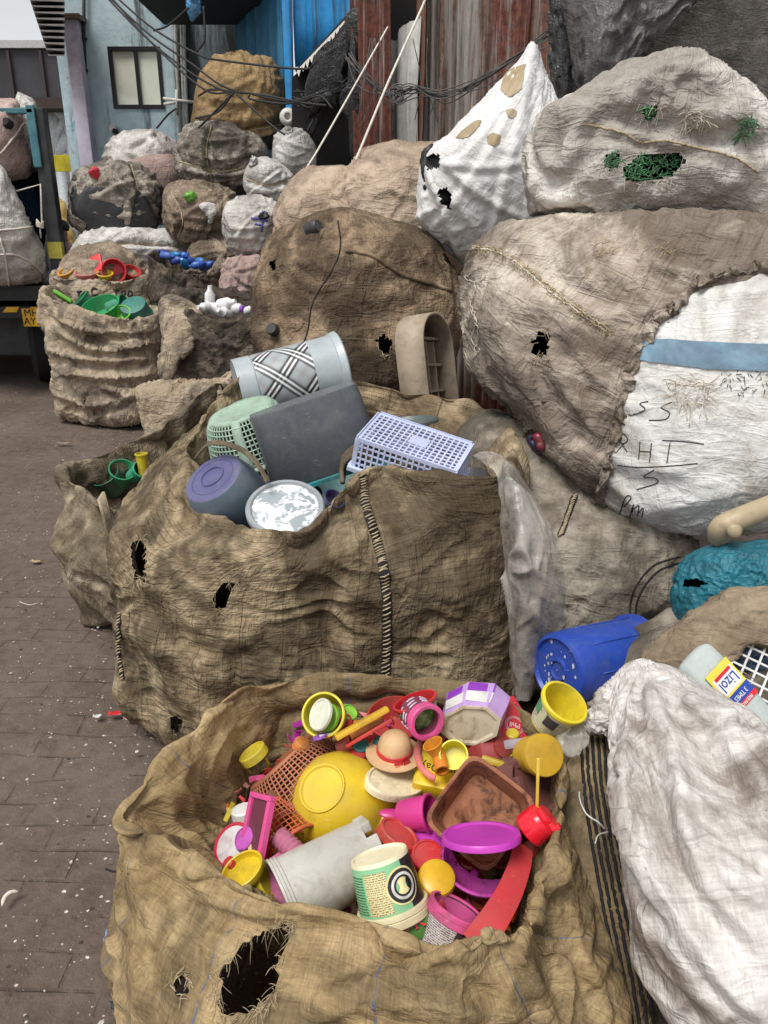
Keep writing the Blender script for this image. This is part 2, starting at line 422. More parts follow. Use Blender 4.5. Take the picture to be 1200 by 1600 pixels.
# ---------------------------------------------------------------- materials
def nd(nt, t, ins=None, **pr):
    n = nt.nodes.new(t)
    for k, v in pr.items(): setattr(n, k, v)
    for k, v in (ins or {}).items():
        if isinstance(v, bpy.types.NodeSocket): nt.links.new(v, n.inputs[k])
        else: n.inputs[k].default_value = v
    return n
def newmat(name):
    m = bpy.data.materials.new(name); m.use_nodes = True; nt = m.node_tree; b = nt.nodes['Principled BSDF']; return m, nt, b
def c4(c): return (c[0], c[1], c[2], 1.0)
def noise(nt, vec, sc, det=6, ro=.6, dist=0.0):
    return nd(nt, 'ShaderNodeTexNoise', {'Vector': vec, 'Scale': sc, 'Detail': det, 'Roughness': ro, 'Distortion': dist}).outputs['Fac']
def ramp(nt, f, a, b, smooth=True):
    return nd(nt, 'ShaderNodeMapRange', {'Value': f, 'From Min': a, 'From Max': b}, interpolation_type='SMOOTHSTEP' if smooth else 'LINEAR').outputs[0]
def mixc(nt, f, a, b, mode='MIX'):
    n = nt.nodes.new('ShaderNodeMix'); n.data_type = 'RGBA'; n.blend_type = mode
    for k, v in ((0, f), (6, a), (7, b)):
        if isinstance(v, bpy.types.NodeSocket): nt.links.new(v, n.inputs[k])
        else: n.inputs[k].default_value = v if k == 0 else c4(v)
    return n.outputs[2]
def mth(nt, op, a, b=0.0, clamp=False):
    n = nd(nt, 'ShaderNodeMath', {0: a, 1: b}, operation=op); n.use_clamp = clamp; return n.outputs[0]
def scl(nt, vec, s, off=(0, 0, 0)):
    return nd(nt, 'ShaderNodeMapping', {'Vector': vec, 'Scale': s, 'Location': off}).outputs[0]
def uvn(nt): return nd(nt, 'ShaderNodeUVMap').outputs[0]
def posn(nt, off=0.0):
    p = nd(nt, 'ShaderNodeNewGeometry').outputs['Position']
    return scl(nt, p, (1, 1, 1), (off, off * 1.7, off * .3))
def fabric(name, light, dark, stain=(.03, .022, .015), st=.5, sscale=1.5, slo=.52, shi=.68, weave=.25, wsc=330, rough=.85, bump=.5, spots=.4, dash=False, lines=None, off=0.0, streak=.0, trans=0.0, wb=.0012, spec=.2, bandz=None, fold=.6):
    m, nt, b = newmat(name); P = posn(nt, off); U = uvn(nt)
    A = noise(nt, P, 2.6, 9, .62, .4); B = noise(nt, P, 13, 7, .66, .2)
    ab = mth(nt, 'ADD', mth(nt, 'MULTIPLY', A, .55), mth(nt, 'MULTIPLY', B, .45))
    col = mixc(nt, ramp(nt, ab, .41, .60), dark, light)
    # threads of the weave
    t1 = noise(nt, scl(nt, U, (wsc * .07, wsc, 1)), 1.0, 3, .6); t2 = noise(nt, scl(nt, U, (wsc, wsc * .07, 1)), 1.0, 3, .6)
    T = mth(nt, 'ADD', t1, t2)                        # around 1
    if streak:
        s1 = noise(nt, scl(nt, U, (3.0, 55, 1)), 1.0, 6, .7, .4); s2 = noise(nt, scl(nt, U, (55, 3.0, 1)), 1.0, 6, .7, .4)
        sm = ramp(nt, mth(nt, 'MAXIMUM', s1, mth(nt, 'MULTIPLY', s2, .93)), .5, .72)
        col = mixc(nt, mth(nt, 'MULTIPLY', sm, streak), col, stain)
    S = noise(nt, P, sscale, 10, .68, .8)
    col = mixc(nt, mth(nt, 'MULTIPLY', ramp(nt, S, slo - .08, shi - .10), st), col, stain)
    K = noise(nt, P, 21, 5, .7, .3)
    col = mixc(nt, mth(nt, 'MULTIPLY', ramp(nt, K, .66, .76), spots), col, stain)
    dots = noise(nt, P, 120, 2, .5); col = mixc(nt, mth(nt, 'MULTIPLY', ramp(nt, dots, .72, .76), spots), col, (.02, .016, .012))
    tw = mth(nt, 'ADD', 1 - weave, mth(nt, 'MULTIPLY', T, weave))
    col = mixc(nt, 1.0, col, nd(nt, 'ShaderNodeCombineColor', {0: tw, 1: tw, 2: tw}).outputs[0], 'MULTIPLY')
    sep = nd(nt, 'ShaderNodeSeparateXYZ', {0: U})
    h = T
    if dash:
        wv = mth(nt, 'ADD', sep.outputs[1], mth(nt, 'MULTIPLY', noise(nt, scl(nt, U, (3, 3, 1)), 1, 2), .02))
        r1 = mth(nt, 'FRACT', mth(nt, 'MULTIPLY', wv, 1 / .019)); d1 = mth(nt, 'LESS_THAN', r1, .17)
        d2 = mth(nt, 'LESS_THAN', mth(nt, 'FRACT', mth(nt, 'MULTIPLY', sep.outputs[0], 1 / .0075)), .62)
        patch = ramp(nt, noise(nt, P, 4.0, 4, .6), .40, .56)
        col = mixc(nt, mth(nt, 'MULTIPLY', mth(nt, 'MULTIPLY', d1, d2), mth(nt, 'MULTIPLY', patch, .75)), col, (.022, .015, .009))
        v1 = mth(nt, 'LESS_THAN', mth(nt, 'FRACT', mth(nt, 'MULTIPLY', mth(nt, 'ADD', sep.outputs[0], mth(nt, 'MULTIPLY', noise(nt, scl(nt, U, (5, 5, 1)), 1, 2), .02)), 1 / .135)), .022)
        col = mixc(nt, mth(nt, 'MULTIPLY', v1, .6), col, (.03, .02, .012))
    if lines:   # woven coloured threads: (period, phase, width, colour)
        for per, ph, wd_, lc in lines:
            v1 = mth(nt, 'LESS_THAN', mth(nt, 'FRACT', mth(nt, 'ADD', mth(nt, 'MULTIPLY', sep.outputs[0], 1 / per), ph)), wd_ / per)
            br = ramp(nt, noise(nt, scl(nt, U, (2, 40, 1)), 1.0, 5, .7), .36, .6)
            col = mixc(nt, mth(nt, 'MULTIPLY', mth(nt, 'MULTIPLY', v1, br), .7), col, lc)
    if bandz:   # wet / soaked zone below a height (world z), ragged edge
        z = nd(nt, 'ShaderNodeSeparateXYZ', {0: P}).outputs[2]
        zz = mth(nt, 'ADD', z, mth(nt, 'MULTIPLY', noise(nt, P, 3.5, 8, .65), -.5))
        col = mixc(nt, mth(nt, 'MULTIPLY', ramp(nt, zz, bandz[0] + bandz[1], bandz[0]), bandz[2]), col, stain)
    nt.links.new(col, b.inputs['Base Color']); b.inputs['Roughness'].default_value = rough; b.inputs['Specular IOR Level'].default_value = spec
    hh = mth(nt, 'ADD', mth(nt, 'MULTIPLY', T, wb), mth(nt, 'MULTIPLY', noise(nt, P, 34, 5, .55, .6), .006))
    hh = mth(nt, 'ADD', hh, mth(nt, 'MULTIPLY', noise(nt, P, 160, 3, .6), .0012))
    if fold:   # crisp pinched creases
        for sc_, (sx_, sy_), hgt in ((1.0, (16, 5), .011), (1.0, (7, 20), .009), (1.0, (34, 22), .004)):
            q = noise(nt, scl(nt, U, (sx_, sy_, 1), (off, off * .7, 0)), sc_, 3, .5, .9)
            rg = mth(nt, 'POWER', mth(nt, 'SUBTRACT', 1.0, mth(nt, 'MULTIPLY', mth(nt, 'ABSOLUTE', mth(nt, 'SUBTRACT', q, .5)), 5.0), True), 2.2)
            hh = mth(nt, 'ADD', hh, mth(nt, 'MULTIPLY', rg, hgt * fold))
    bp = nd(nt, 'ShaderNodeBump', {'Height': hh, 'Strength': bump, 'Distance': 1.0}); nt.links.new(bp.outputs[0], b.inputs['Normal'])
    if trans:   # thin cloth lets a little daylight through
        tl = nd(nt, 'ShaderNodeBsdfTranslucent', {'Color': col, 'Normal': bp.outputs[0]}); mx = nd(nt, 'ShaderNodeMixShader', {0: trans, 1: b.outputs[0], 2: tl.outputs[0]}); nt.links.new(mx.outputs[0], nt.nodes['Material Output'].inputs[0])
    return m
def plastic(name, col, rough=.38, dirt=.5, dcol=(.06, .045, .03), var=.12, spec=.5, scr=.5, off=0.0, sss=0.0, alpha=1.0, dsc=14):
    m, nt, b = newmat(name); P = posn(nt, off)
    A = noise(nt, P, 8, 5, .6)
    c = mixc(nt, ramp(nt, A, .3, .7), tuple(x * (1 - var) for x in col), tuple(min(1, x * (1 + var)) for x in col))
    D = noise(nt, P, dsc, 10, .7, .5); c = mixc(nt, mth(nt, 'MULTIPLY', ramp(nt, D, .46, .68), dirt), c, dcol)
    K = noise(nt, P, 130, 3, .6); c = mixc(nt, mth(nt, 'MULTIPLY', ramp(nt, K, .68, .74), min(1, dirt * 1.4)), c, dcol)
    c = mixc(nt, mth(nt, 'MULTIPLY', ramp(nt, noise(nt, P, 5.5, 7, .7, .4), .40, .66), .16 * min(1, dirt * 2)), c, (.30, .25, .20))   # dried dust
    sc = noise(nt, scl(nt, P, (30, 240, 140)), 1.0, 3, .6); g = tuple(min(1, x * .55 + .38) for x in col)
    c = mixc(nt, mth(nt, 'MULTIPLY', ramp(nt, sc, .66, .72), scr * .5), c, g)
    nt.links.new(c, b.inputs['Base Color'])
    rr = mth(nt, 'ADD', rough, mth(nt, 'MULTIPLY', mth(nt, 'SUBTRACT', D, .45), .7), True); nt.links.new(rr, b.inputs['Roughness'])
    b.inputs['Specular IOR Level'].default_value = spec
    hb = mth(nt, 'ADD', mth(nt, 'MULTIPLY', noise(nt, P, 30, 4, .6), .0015), mth(nt, 'MULTIPLY', sc, .0003))
    bp = nd(nt, 'ShaderNodeBump', {'Height': hb, 'Strength': .35, 'Distance': 1.0}); nt.links.new(bp.outputs[0], b.inputs['Normal'])
    if sss: b.inputs['Subsurface Weight'].default_value = sss; b.inputs['Subsurface Radius'].default_value = (.01, .01, .01); b.inputs['Subsurface Scale'].default_value = 1
    if alpha < 1: b.inputs['Transmission Weight'].default_value = 1 - alpha; b.inputs['IOR'].default_value = 1.2
    return m
def flat(name, col, rough=.7, var=.15, sc=20, spec=.3, metal=0.0, bump=.0):
    m, nt, b = newmat(name); P = posn(nt)
    c = mixc(nt, ramp(nt, noise(nt, P, sc, 6, .65), .3, .7), tuple(x * (1 - var) for x in col), tuple(min(1, x * (1 + var)) for x in col))
    nt.links.new(c, b.inputs['Base Color']); b.inputs['Roughness'].default_value = rough; b.inputs['Specular IOR Level'].default_value = spec; b.inputs['Metallic'].default_value = metal
    if bump:
        bp = nd(nt, 'ShaderNodeBump', {'Height': noise(nt, P, sc * 3, 5, .6), 'Strength': bump, 'Distance': .01}); nt.links.new(bp.outputs[0], b.inputs['Normal'])
    return m
PL = {}
def pl(key, col, **kw):
    if key not in PL: PL[key] = plastic('plastic_' + key, col, **kw)
    return PL[key]
# ---------------------------------------------------------------- fabrics
fb = {}
fb['fg'] = fabric('burlap_tan', (.52, .385, .21), (.30, .21, .105), (.095, .072, .04), .7, 2.3, .53, .70, .85, 210, bump=.55, spots=.3, fold=.4, trans=.14, lines=[(.31, .1, .006, (.10, .13, .22))])
fb['bag'] = fabric('burlap_dashed', (.56, .445, .285), (.24, .175, .105), (.042, .029, .017), .80, 2.2, .47, .65, .3, 320, bump=.6, spots=.5, dash=True, streak=.45, trans=.12)
fb['bag_pale'] = fabric('burlap_worn_pale', (.43, .36, .26), (.2, .155, .1), (.05, .037, .024), .7, 2.4, .48, .66, .3, 320, bump=.6, spots=.5, streak=.3, off=3)
fb['brown'] = fabric('burlap_brown', (.38, .28, .185), (.19, .13, .08), (.04, .027, .018), .8, 1.9, .47, .64, .2, 260, bump=.8, spots=.5, bandz=(.74, .16, .9))
fb['brown2'] = fabric('burlap_soft_brown', (.50, .395, .30), (.345, .265, .195), (.17, .125, .095), .5, 1.2, .55, .7, .2, 260, bump=.6, spots=.3, off=5)
fb['gold'] = fabric('burlap_golden', (.40, .275, .14), (.22, .145, .07), (.09, .06, .03), .5, 1.0, .55, .7, .2, 200, bump=.7, spots=.2, off=2)
fb['bale'] = fabric('woven_greybrown', (.60, .53, .45), (.38, .315, .255), (.07, .047, .032), .7, 1.5, .50, .66, .3, 300, bump=.7, spots=.4, streak=.5, off=1)
fb['bale_grey'] = fabric('woven_pale_grey', (.76, .73, .68), (.57, .53, .48), (.17, .14, .115), .6, 1.8, .50, .68, .3, 300, bump=.7, spots=.3, streak=.3, off=4)
fb['white'] = fabric('woven_white', (.70, .675, .65), (.50, .465, .43), (.17, .13, .105), .85, 3.0, .52, .68, .5, 260, rough=.5, bump=.5, spots=.4, off=6, spec=.4, streak=.45, fold=.45)
fb['whiteclean'] = fabric('woven_white_clean', (.72, .72, .70), (.62, .61, .58), (.26, .23, .18), .7, 2.3, .53, .70, .16, 330, rough=.55, bump=.4, spots=.15, off=8, spec=.4)
fb['tarpwhite'] = fabric('sheet_white', (.74, .74, .73), (.66, .65, .64), (.33, .25, .15), .85, 3.4, .64, .66, .05, 330, rough=.5, bump=.4, spots=.1, off=13, spec=.4, fold=.45)
fb['grey'] = fabric('woven_dirty_grey', (.38, .335, .275), (.19, .16, .125), (.045, .037, .025), .75, 2.2, .47, .66, .25, 300, bump=.55, spots=.5, off=7)
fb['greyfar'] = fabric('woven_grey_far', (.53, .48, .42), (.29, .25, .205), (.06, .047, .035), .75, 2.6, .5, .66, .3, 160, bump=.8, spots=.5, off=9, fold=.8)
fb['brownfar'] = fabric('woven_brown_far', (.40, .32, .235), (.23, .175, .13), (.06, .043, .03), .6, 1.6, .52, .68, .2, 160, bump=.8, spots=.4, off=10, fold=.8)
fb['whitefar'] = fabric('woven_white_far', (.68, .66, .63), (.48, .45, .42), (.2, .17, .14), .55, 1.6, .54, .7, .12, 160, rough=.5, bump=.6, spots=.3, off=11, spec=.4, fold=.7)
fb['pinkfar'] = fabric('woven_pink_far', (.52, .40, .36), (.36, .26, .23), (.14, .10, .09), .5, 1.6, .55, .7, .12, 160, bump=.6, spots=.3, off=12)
fb['silver'] = fabric('sheet_silver', (.62, .61, .58), (.45, .43, .4), (.2, .18, .16), .5, 2, .55, .7, .08, 160, rough=.35, bump=.6, spots=.2, off=14, spec=.5)
fb['tan'] = fabric('cloth_tan', (.36, .285, .20), (.22, .165, .11), (.07, .05, .035), .6, 2.2, .52, .7, .2, 300, bump=.55, spots=.3, off=15)
fb['open'] = fabric('canvas_tan', (.54, .44, .33), (.35, .275, .195), (.075, .065, .055), .65, 2.6, .54, .68, .2, 220, bump=.7, spots=.4, off=16)
fb['dark'] = fabric('burlap_sooty', (.29, .235, .18), (.11, .085, .065), (.025, .02, .017), .8, 2.4, .45, .64, .25, 200, bump=.7, spots=.5, off=17, streak=.3)
fb['teal'] = fabric('woven_teal', (.03, .23, .30), (.015, .14, .19), (.01, .06, .08), .5, 3, .52, .7, .25, 320, rough=.5, bump=.5, spots=.2, off=18, spec=.4)
fb['striped'] = fabric('burlap_black_striped', (.38, .29, .17), (.19, .14, .08), (.03, .022, .015), .6, 3, .5, .68, .3, 300, bump=.55, spots=.4, off=19)
M_thread = flat('jute_thread', (.42, .34, .22), .9, .3, 60)
M_threadw = flat('pale_thread', (.62, .56, .47), .8, .2, 60)
M_black = flat('black_stitch', (.018, .016, .015), .8, .3, 60)
M_ink = flat('pen_ink', (.03, .03, .035), .8)
M_rope = flat('cotton_rope', (.66, .62, .54), .85, .2, 40)
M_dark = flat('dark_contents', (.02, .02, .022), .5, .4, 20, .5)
M_green = pl('grass_green', (.05, .20, .08), rough=.4)

def fray(name, o, pix, n, m, parent=None, L=(.015, .05), r=.0006, seed=0, spread=14, droop=.6):
    """loose threads standing off a torn edge"""
    g = random.Random(seed); mb = MB(); k = len(pix)
    for i in range(n):
        t = g.random() * k; a = np.array(pix[int(t) % k], float); b = np.array(pix[(int(t) + 1) % k], float); q = a + (b - a) * (t % 1)
        p, nr = hit(o, q[0] + g.gauss(0, spread * .35), q[1] + g.gauss(0, spread * .35), .001)
        if p is None: continue
        d = np.array([g.gauss(0, 1) for _ in range(3)]); d = d - (d @ nr) * nr * .7 + nr * .25; d /= np.linalg.norm(d)
        l = g.uniform(*L); s = np.linspace(0, 1, 5)[:, None]; side = np.cross(d, nr) * g.uniform(-.4, .4)
        pts = p + d * s * l + side * (s ** 2) * l + np.array([0, 0, -1.0]) * (s ** 2) * l * droop * g.random()
        mb.tube(pts, r * g.uniform(.7, 1.4), 4)
    if mb.v: return mb.build(name, m, parent or o, smooth=True)

# ================================================================ the ground
def ground():
    m, nt, b = newmat('packed_dirt'); P = posn(nt)
    A = noise(nt, P, 1.3, 9, .65, .3); B = noise(nt, P, 17, 8, .7)
    col = mixc(nt, ramp(nt, mth(nt, 'ADD', mth(nt, 'MULTIPLY', A, .5), mth(nt, 'MULTIPLY', B, .5)), .36, .64), (.096, .071, .056), (.160, .122, .100))
    wp = nd(nt, 'ShaderNodeMix', {}, data_type='RGBA').outputs
    w = nt.nodes[-1]; w.inputs[0].default_value = .035; nt.links.new(P, w.inputs[6]); nz = nd(nt, 'ShaderNodeTexNoise', {'Vector': P, 'Scale': 3.0, 'Detail': 5.0}); nt.links.new(nz.outputs['Color'], w.inputs[7])
    br = nd(nt, 'ShaderNodeTexBrick', {'Vector': scl(nt, w.outputs[2], (1, 1, 1), (.1, .05, 0)), 'Color1': c4((1, 1, 1)), 'Color2': c4((.8, .8, .8)), 'Mortar': c4((0, 0, 0)), 'Scale': 1.0, 'Mortar Size': .007, 'Mortar Smooth': .6, 'Brick Width': .20, 'Row Height': .10})
    jv = mth(nt, 'MULTIPLY', br.outputs['Fac'], ramp(nt, noise(nt, P, 5, 5, .7), .42, .6))
    col = mixc(nt, mth(nt, 'MULTIPLY', jv, .24), col, (.025, .018, .014))
    K = noise(nt, P, 70, 3, .6); col = mixc(nt, mth(nt, 'MULTIPLY', ramp(nt, K, .70, .76), .5), col, (.3, .25, .2))
    W = noise(nt, P, 2.2, 6, .6); nt.links.new(col, b.inputs['Base Color'])
    nt.links.new(ramp(nt, W, .35, .65), nt.nodes.new('ShaderNodeMath').inputs[0])
    b.inputs['Roughness'].default_value = .78; b.inputs['Specular IOR Level'].default_value = .3
    h = mth(nt, 'ADD', mth(nt, 'MULTIPLY', B, .012), mth(nt, 'MULTIPLY', noise(nt, P, 90, 5, .65), .004)); h = mth(nt, 'SUBTRACT', h, mth(nt, 'MULTIPLY', jv, .006))
    bp = nd(nt, 'ShaderNodeBump', {'Height': h, 'Strength': .8, 'Distance': 1.0}); nt.links.new(bp.outputs[0], b.inputs['Normal'])
    # one sheet to the horizon, finer near the camera
    def ax(a, b_, n, far):
        c = np.linspace(a, b_, n); return np.concatenate([[-far, -60, -20], c, [20, 60, far]])
    xs = ax(-7, 7, 113, 250); ys = np.concatenate([[-60, -8], np.linspace(0, 16, 129), [20, 40, 90, 260]])
    X, Y = np.meshgrid(xs, ys); Pn = np.stack([X, Y, 0 * X], -1)
    Z = .010 * Waves(3, 1.3)(Pn) + .004 * Waves(4, .35)(Pn); Z = np.minimum(Z, .012) - .012; Pn[..., 2] = Z
    o = grid_mesh('ground', Pn, m, False); tag(o, 'dark trodden earth and paving of the yard', None, None, 'structure'); return o
GROUND = ground()

# ================================================================ foreground bag
def ring_px(pts): return [atH(*p) if len(p) == 3 else np.array(p[1:]) for p in pts]
def scale_ring(r, s, z, c=None):
    r = np.array(r); c = r.mean(0) if c is None else np.array(c); q = c + (r - c) * s; q[:, 2] = z if np.isscalar(z) else r[:, 2] + z[0]; return q
crest = ring_px([(186, 1272, .58), (232, 1216, .60), (300, 1146, .62), (368, 1078, .64), (430, 1066, .61), (540, 1056, .60), (680, 1064, .60), (800, 1096, .60), (872, 1180, .60), (872, 1290, .58), (842, 1395, .57), (818, 1462, .57), (770, 1450, .60), (680, 1490, .56), (560, 1432, .55), (430, 1408, .55), (320, 1350, .56), (235, 1300, .57)])
bel = np.array([(-.53, 1.16), (-.52, 1.28), (-.48, 1.40), (-.42, 1.52), (-.27, 1.56), (-.08, 1.57), (.12, 1.57), (.30, 1.54), (.40, 1.42), (.425, 1.22), (.435, 1.04), (.41, .90), (.27, .80), (.10, .77), (-.08, .76), (-.27, .80), (-.40, .90), (-.485, 1.03)])
inn = ring_px([(345, 1300, .40), (345, 1270, .40), (372, 1215, .42), (425, 1165, .44), (480, 1120, .46), (560, 1100, .47), (680, 1085, .5), (780, 1112, .5), (852, 1195, .5), (850, 1290, .46), (815, 1400, .42), (797, 1452, .42), (745, 1470, .42), (680, 1490, .42), (560, 1445, .42), (440, 1424, .42), (390, 1392, .40), (350, 1345, .40)])
b3 = lambda z, s: scale_ring(np.c_[bel, np.full(len(bel), z)], s, z)
cr = np.array(crest); cen = cr.mean(0)
outc = cr + (cr - cen) * np.array([.022, .022, 0]) + [0, 0, -.020]
inc = cr - (cr - cen) * np.array([.014, .014, 0]) + [0, 0, -.012]
mid = (b3(.42, .97) * .5 + outc * .5); mid[:, 2] = .47
P = loft([b3(.006, .88), b3(.05, .985), b3(.22, 1.0), b3(.36, .98), mid, outc, cr, inc, np.array(inn), scale_ring(inn, .9, .27), scale_ring(inn, .45, .22)], 193, 288)
P = lump(P, True, .012, .28, 5)
P = crease(P, True, .030, .30, (.5, .2, 1), 3.5, 4, oct=2); P = crease(P, True, .012, .12, (1, .3, .5), 5, 9, oct=2)
P = sculpt(P, True, [([(775, 1448), (690, 1492), (600, 1535), (480, 1570)], .022, 22), ([(560, 1445), (640, 1480), (720, 1530), (800, 1590)], -.012, 26), ([(872, 1300), (885, 1400), (905, 1490), (950, 1570)], .018, 18), ([(840, 1400), (850, 1480), (880, 1560), (890, 1600)], -.014, 18), ([(225, 1305), (320, 1390), (400, 1425), (470, 1430)], .014, 16), ([(200, 1310), (225, 1400), (265, 1500), (290, 1590)], .018, 22), ([(195, 1420), (215, 1500), (225, 1590)], .016, 18), ([(460, 1600), (560, 1570), (700, 1575), (880, 1590)], .012, 20)], (0, 112))
X = wrinkle(P, True, (.012, .010), 3, 60, .02, .10, .03, 3, lam=.14, noise=.003)
X[..., 2] = np.maximum(X[..., 2], .003)
hole_fg = [(338, 1562), (348, 1518), (372, 1480), (415, 1454), (448, 1444), (458, 1462), (432, 1498), (434, 1535), (418, 1562), (396, 1578), (352, 1588)]
hole_b = [(272, 1525), (284, 1518), (296, 1530), (294, 1552), (280, 1556), (271, 1542)]
keep = cut(X, [hole_fg, hole_b], 1, None); keep[110:] = True
FG = grid_mesh('woven_sack', X, fb['fg'], True, (False, True), None, P, keep); FG.modifiers.new('ss', 'SUBSURF').render_levels = 1
tag(FG, 'open tan burlap sack full of red, yellow and pink plastics, torn in front', 'sack')
fray('frayed_threads', FG, hole_fg, 480, M_thread, L=(.005, .03), r=.00045, seed=2, spread=18, droop=1.4); fray('frayed_threads', FG, hole_b, 60, M_thread, L=(.008, .02), seed=3, spread=8)

# ================================================================ big dashed bag
def wp(*p): return np.array(p, float)
cr2 = np.array([atH(372, 585, 1.12), atH(325, 645, 1.0), atH(296, 690, .92), atH(290, 730, .88), atH(303, 788, .80), atH(360, 818, .79), atH(430, 828, .80), atH(490, 812, .82), atH(535, 765, .88), atH(580, 728, .93), atH(680, 742, .93), atH(783, 742, .93), wp(.40, 2.30, .94), wp(.45, 2.7, .95), wp(.40, 3.05, .95), wp(0, 3.2, 1.0), wp(-.35, 3.1, 1.1)])
be2 = np.array([(-.75, 3.05), (-.88, 2.85), (-.93, 2.65), (-.94, 2.5), (-.92, 2.33), (-.84, 2.16), (-.62, 2.03), (-.35, 1.99), (-.12, 1.98), (.06, 1.98), (.22, 1.99), (.36, 2.04), (.46, 2.25), (.50, 2.6), (.46, 3.0), (0, 3.2), (-.4, 3.2)])
sh2 = np.array([(-.62, 3.0, .95), (-.74, 2.85, .90), (-.80, 2.68, .84), (-.84, 2.5, .78), (-.84, 2.33, .73), (-.72, 2.12, .68), (-.5, 2.03, .68), (-.3, 2.01, .70), (-.1, 2.03, .74), (.06, 2.06, .78), (.22, 2.07, .8), (.36, 2.10, .82), (.42, 2.25, .84), (.48, 2.6, .84), (.45, 3.0, .84), (0, 3.2, .88), (-.38, 3.12, .95)])
B3 = lambda z, s: scale_ring(np.c_[be2, np.full(len(be2), z)], s, z)
c2 = cr2.mean(0); out2 = cr2 + (cr2 - c2) * np.array([.018, .018, 0]) + [0, 0, -.025]; in2 = cr2 - (cr2 - c2) * np.array([.014, .014, 0]) + [0, 0, -.014]
P = loft([B3(.006, .9), B3(.06, .985), B3(.25, 1.0), B3(.5, .99), sh2, out2, cr2, in2, in2 - (in2 - c2) * np.array([.1, .1, 0]) + [0, 0, -.14], scale_ring(in2, .82, .5), scale_ring(in2, .4, .42)], 193, 288)
P = lump(P, True, .016, .34, 15)
P = crease(P, True, .024, .26, (1, .2, .25), 4.5, 14); P = crease(P, True, .009, .10, (1, 0, -.1), 6, 19)
P = sculpt(P, True, [([(205, 890), (260, 925), (330, 985), (420, 1000)], .022, 22), ([(205, 960), (290, 1030), (420, 1070), (560, 1060)], .020, 24), ([(300, 690), (250, 770), (222, 850), (215, 920)], .024, 24), ([(320, 835), (410, 880), (520, 870), (565, 820)], .016, 24), ([(340, 700), (300, 740), (290, 800)], -.01, 14), ([(610, 900), (690, 930), (780, 900)], .010, 22), ([(240, 1000), (260, 1060), (300, 1130)], .014, 20)], (0, 115))
X = wrinkle(P, True, (.012, .03), 3, 60, .02, .06, .03, 13, lam=.08, noise=.003)
X[..., 2] = np.maximum(X[..., 2], .003)
hB1 = [(330, 935), (345, 915), (362, 905), (366, 920), (352, 952), (338, 950)]; hB2 = [(205, 850), (222, 840), (230, 860), (226, 905), (212, 912), (206, 880)]; hB3 = [(266, 1122), (278, 1116), (284, 1130), (276, 1144), (267, 1140)]
keep = cut(X, [hB1, hB2, hB3], 1, None); keep[120:] = True
BG = grid_mesh('jumbo_bag', X, fb['bag'], True, (False, True), None, P, keep); BG.modifiers.new('ss', 'SUBSURF').render_levels = 1
tag(BG, 'huge stained brown dashed-weave bag holding grey basins and the tartan bin', 'sack')
for h_, n_, s_ in ((hB1, 110, 21), (hB2, 190, 22), (hB3, 40, 23)): fray('frayed_threads', BG, h_, int(n_ * .6), M_thread, L=(.006, .028), r=.0007, seed=s_, spread=8, droop=1.5)
# thick corded seam with black whip stitches, and the lifting loops
def whip(o, pix, w, parent=None, m_b=None, m_w=None, n=46, r=.006):
    pts = [hit(o, x, y, .002) for x, y in catmull(np.asarray(pix, float), n, False)]; pts = [(p, q) for p, q in pts if p is not None]
    mb = MB(); mb.ribbon([p + q * .001 for p, q in pts], np.array([np.cross(q, CU) / (np.linalg.norm(np.cross(q, CU)) + 1e-9) for p, q in pts]), w); s = mb.build('seam_tape', m_b or M_black, parent or o, smooth=True, solid=.004)
    mb = MB()
    for p, q in pts:
        sd_ = np.cross(q, CU); sd_ /= np.linalg.norm(sd_) + 1e-9; u_ = np.cross(sd_, q)
        mb.tube([p + sd_ * w * .42 + u_ * -.006 + q * .002, p + q * .007, p - sd_ * w * .42 + u_ * .006 + q * .002], r * .38, 5)
    k = mb.build('stitching', m_w or M_thread, s, smooth=True)
whip(BG, [(566, 742), (572, 790), (590, 850), (601, 900), (605, 980), (602, 1052)], .030, n=60)
whip(BG, [(188, 960), (186, 1010), (192, 1060)], .02, n=22)
def strap(o, px_pts, w, name='lifting_loop', m=None, parent=None):
    pts = catmull(np.array(px_pts), 40, False); t = np.gradient(pts, axis=0); wv = np.cross(t, [0, .2, 1.0]); wv = np.array([0, 1, .2]) * np.ones((40, 1)); 
    mb = MB()
    for k in range(-2, 3): mb.tube(pts + wv * (k * w / 5) / 1.02, w / 8.5, 6)
    return mb.build(name, m or fb['bag_pale'], parent or o, smooth=True)
strap(BG, [atH(536, 748, .87), atH(536, 722, .91), atH(556, 704, .95), atH(578, 712, .94), atH(570, 738, .90)], .07)
strap(BG, [atH(305, 715, .92), atH(330, 692, .98), atH(372, 700, .98), atH(400, 722, .95), atH(418, 752, .90)], .028)

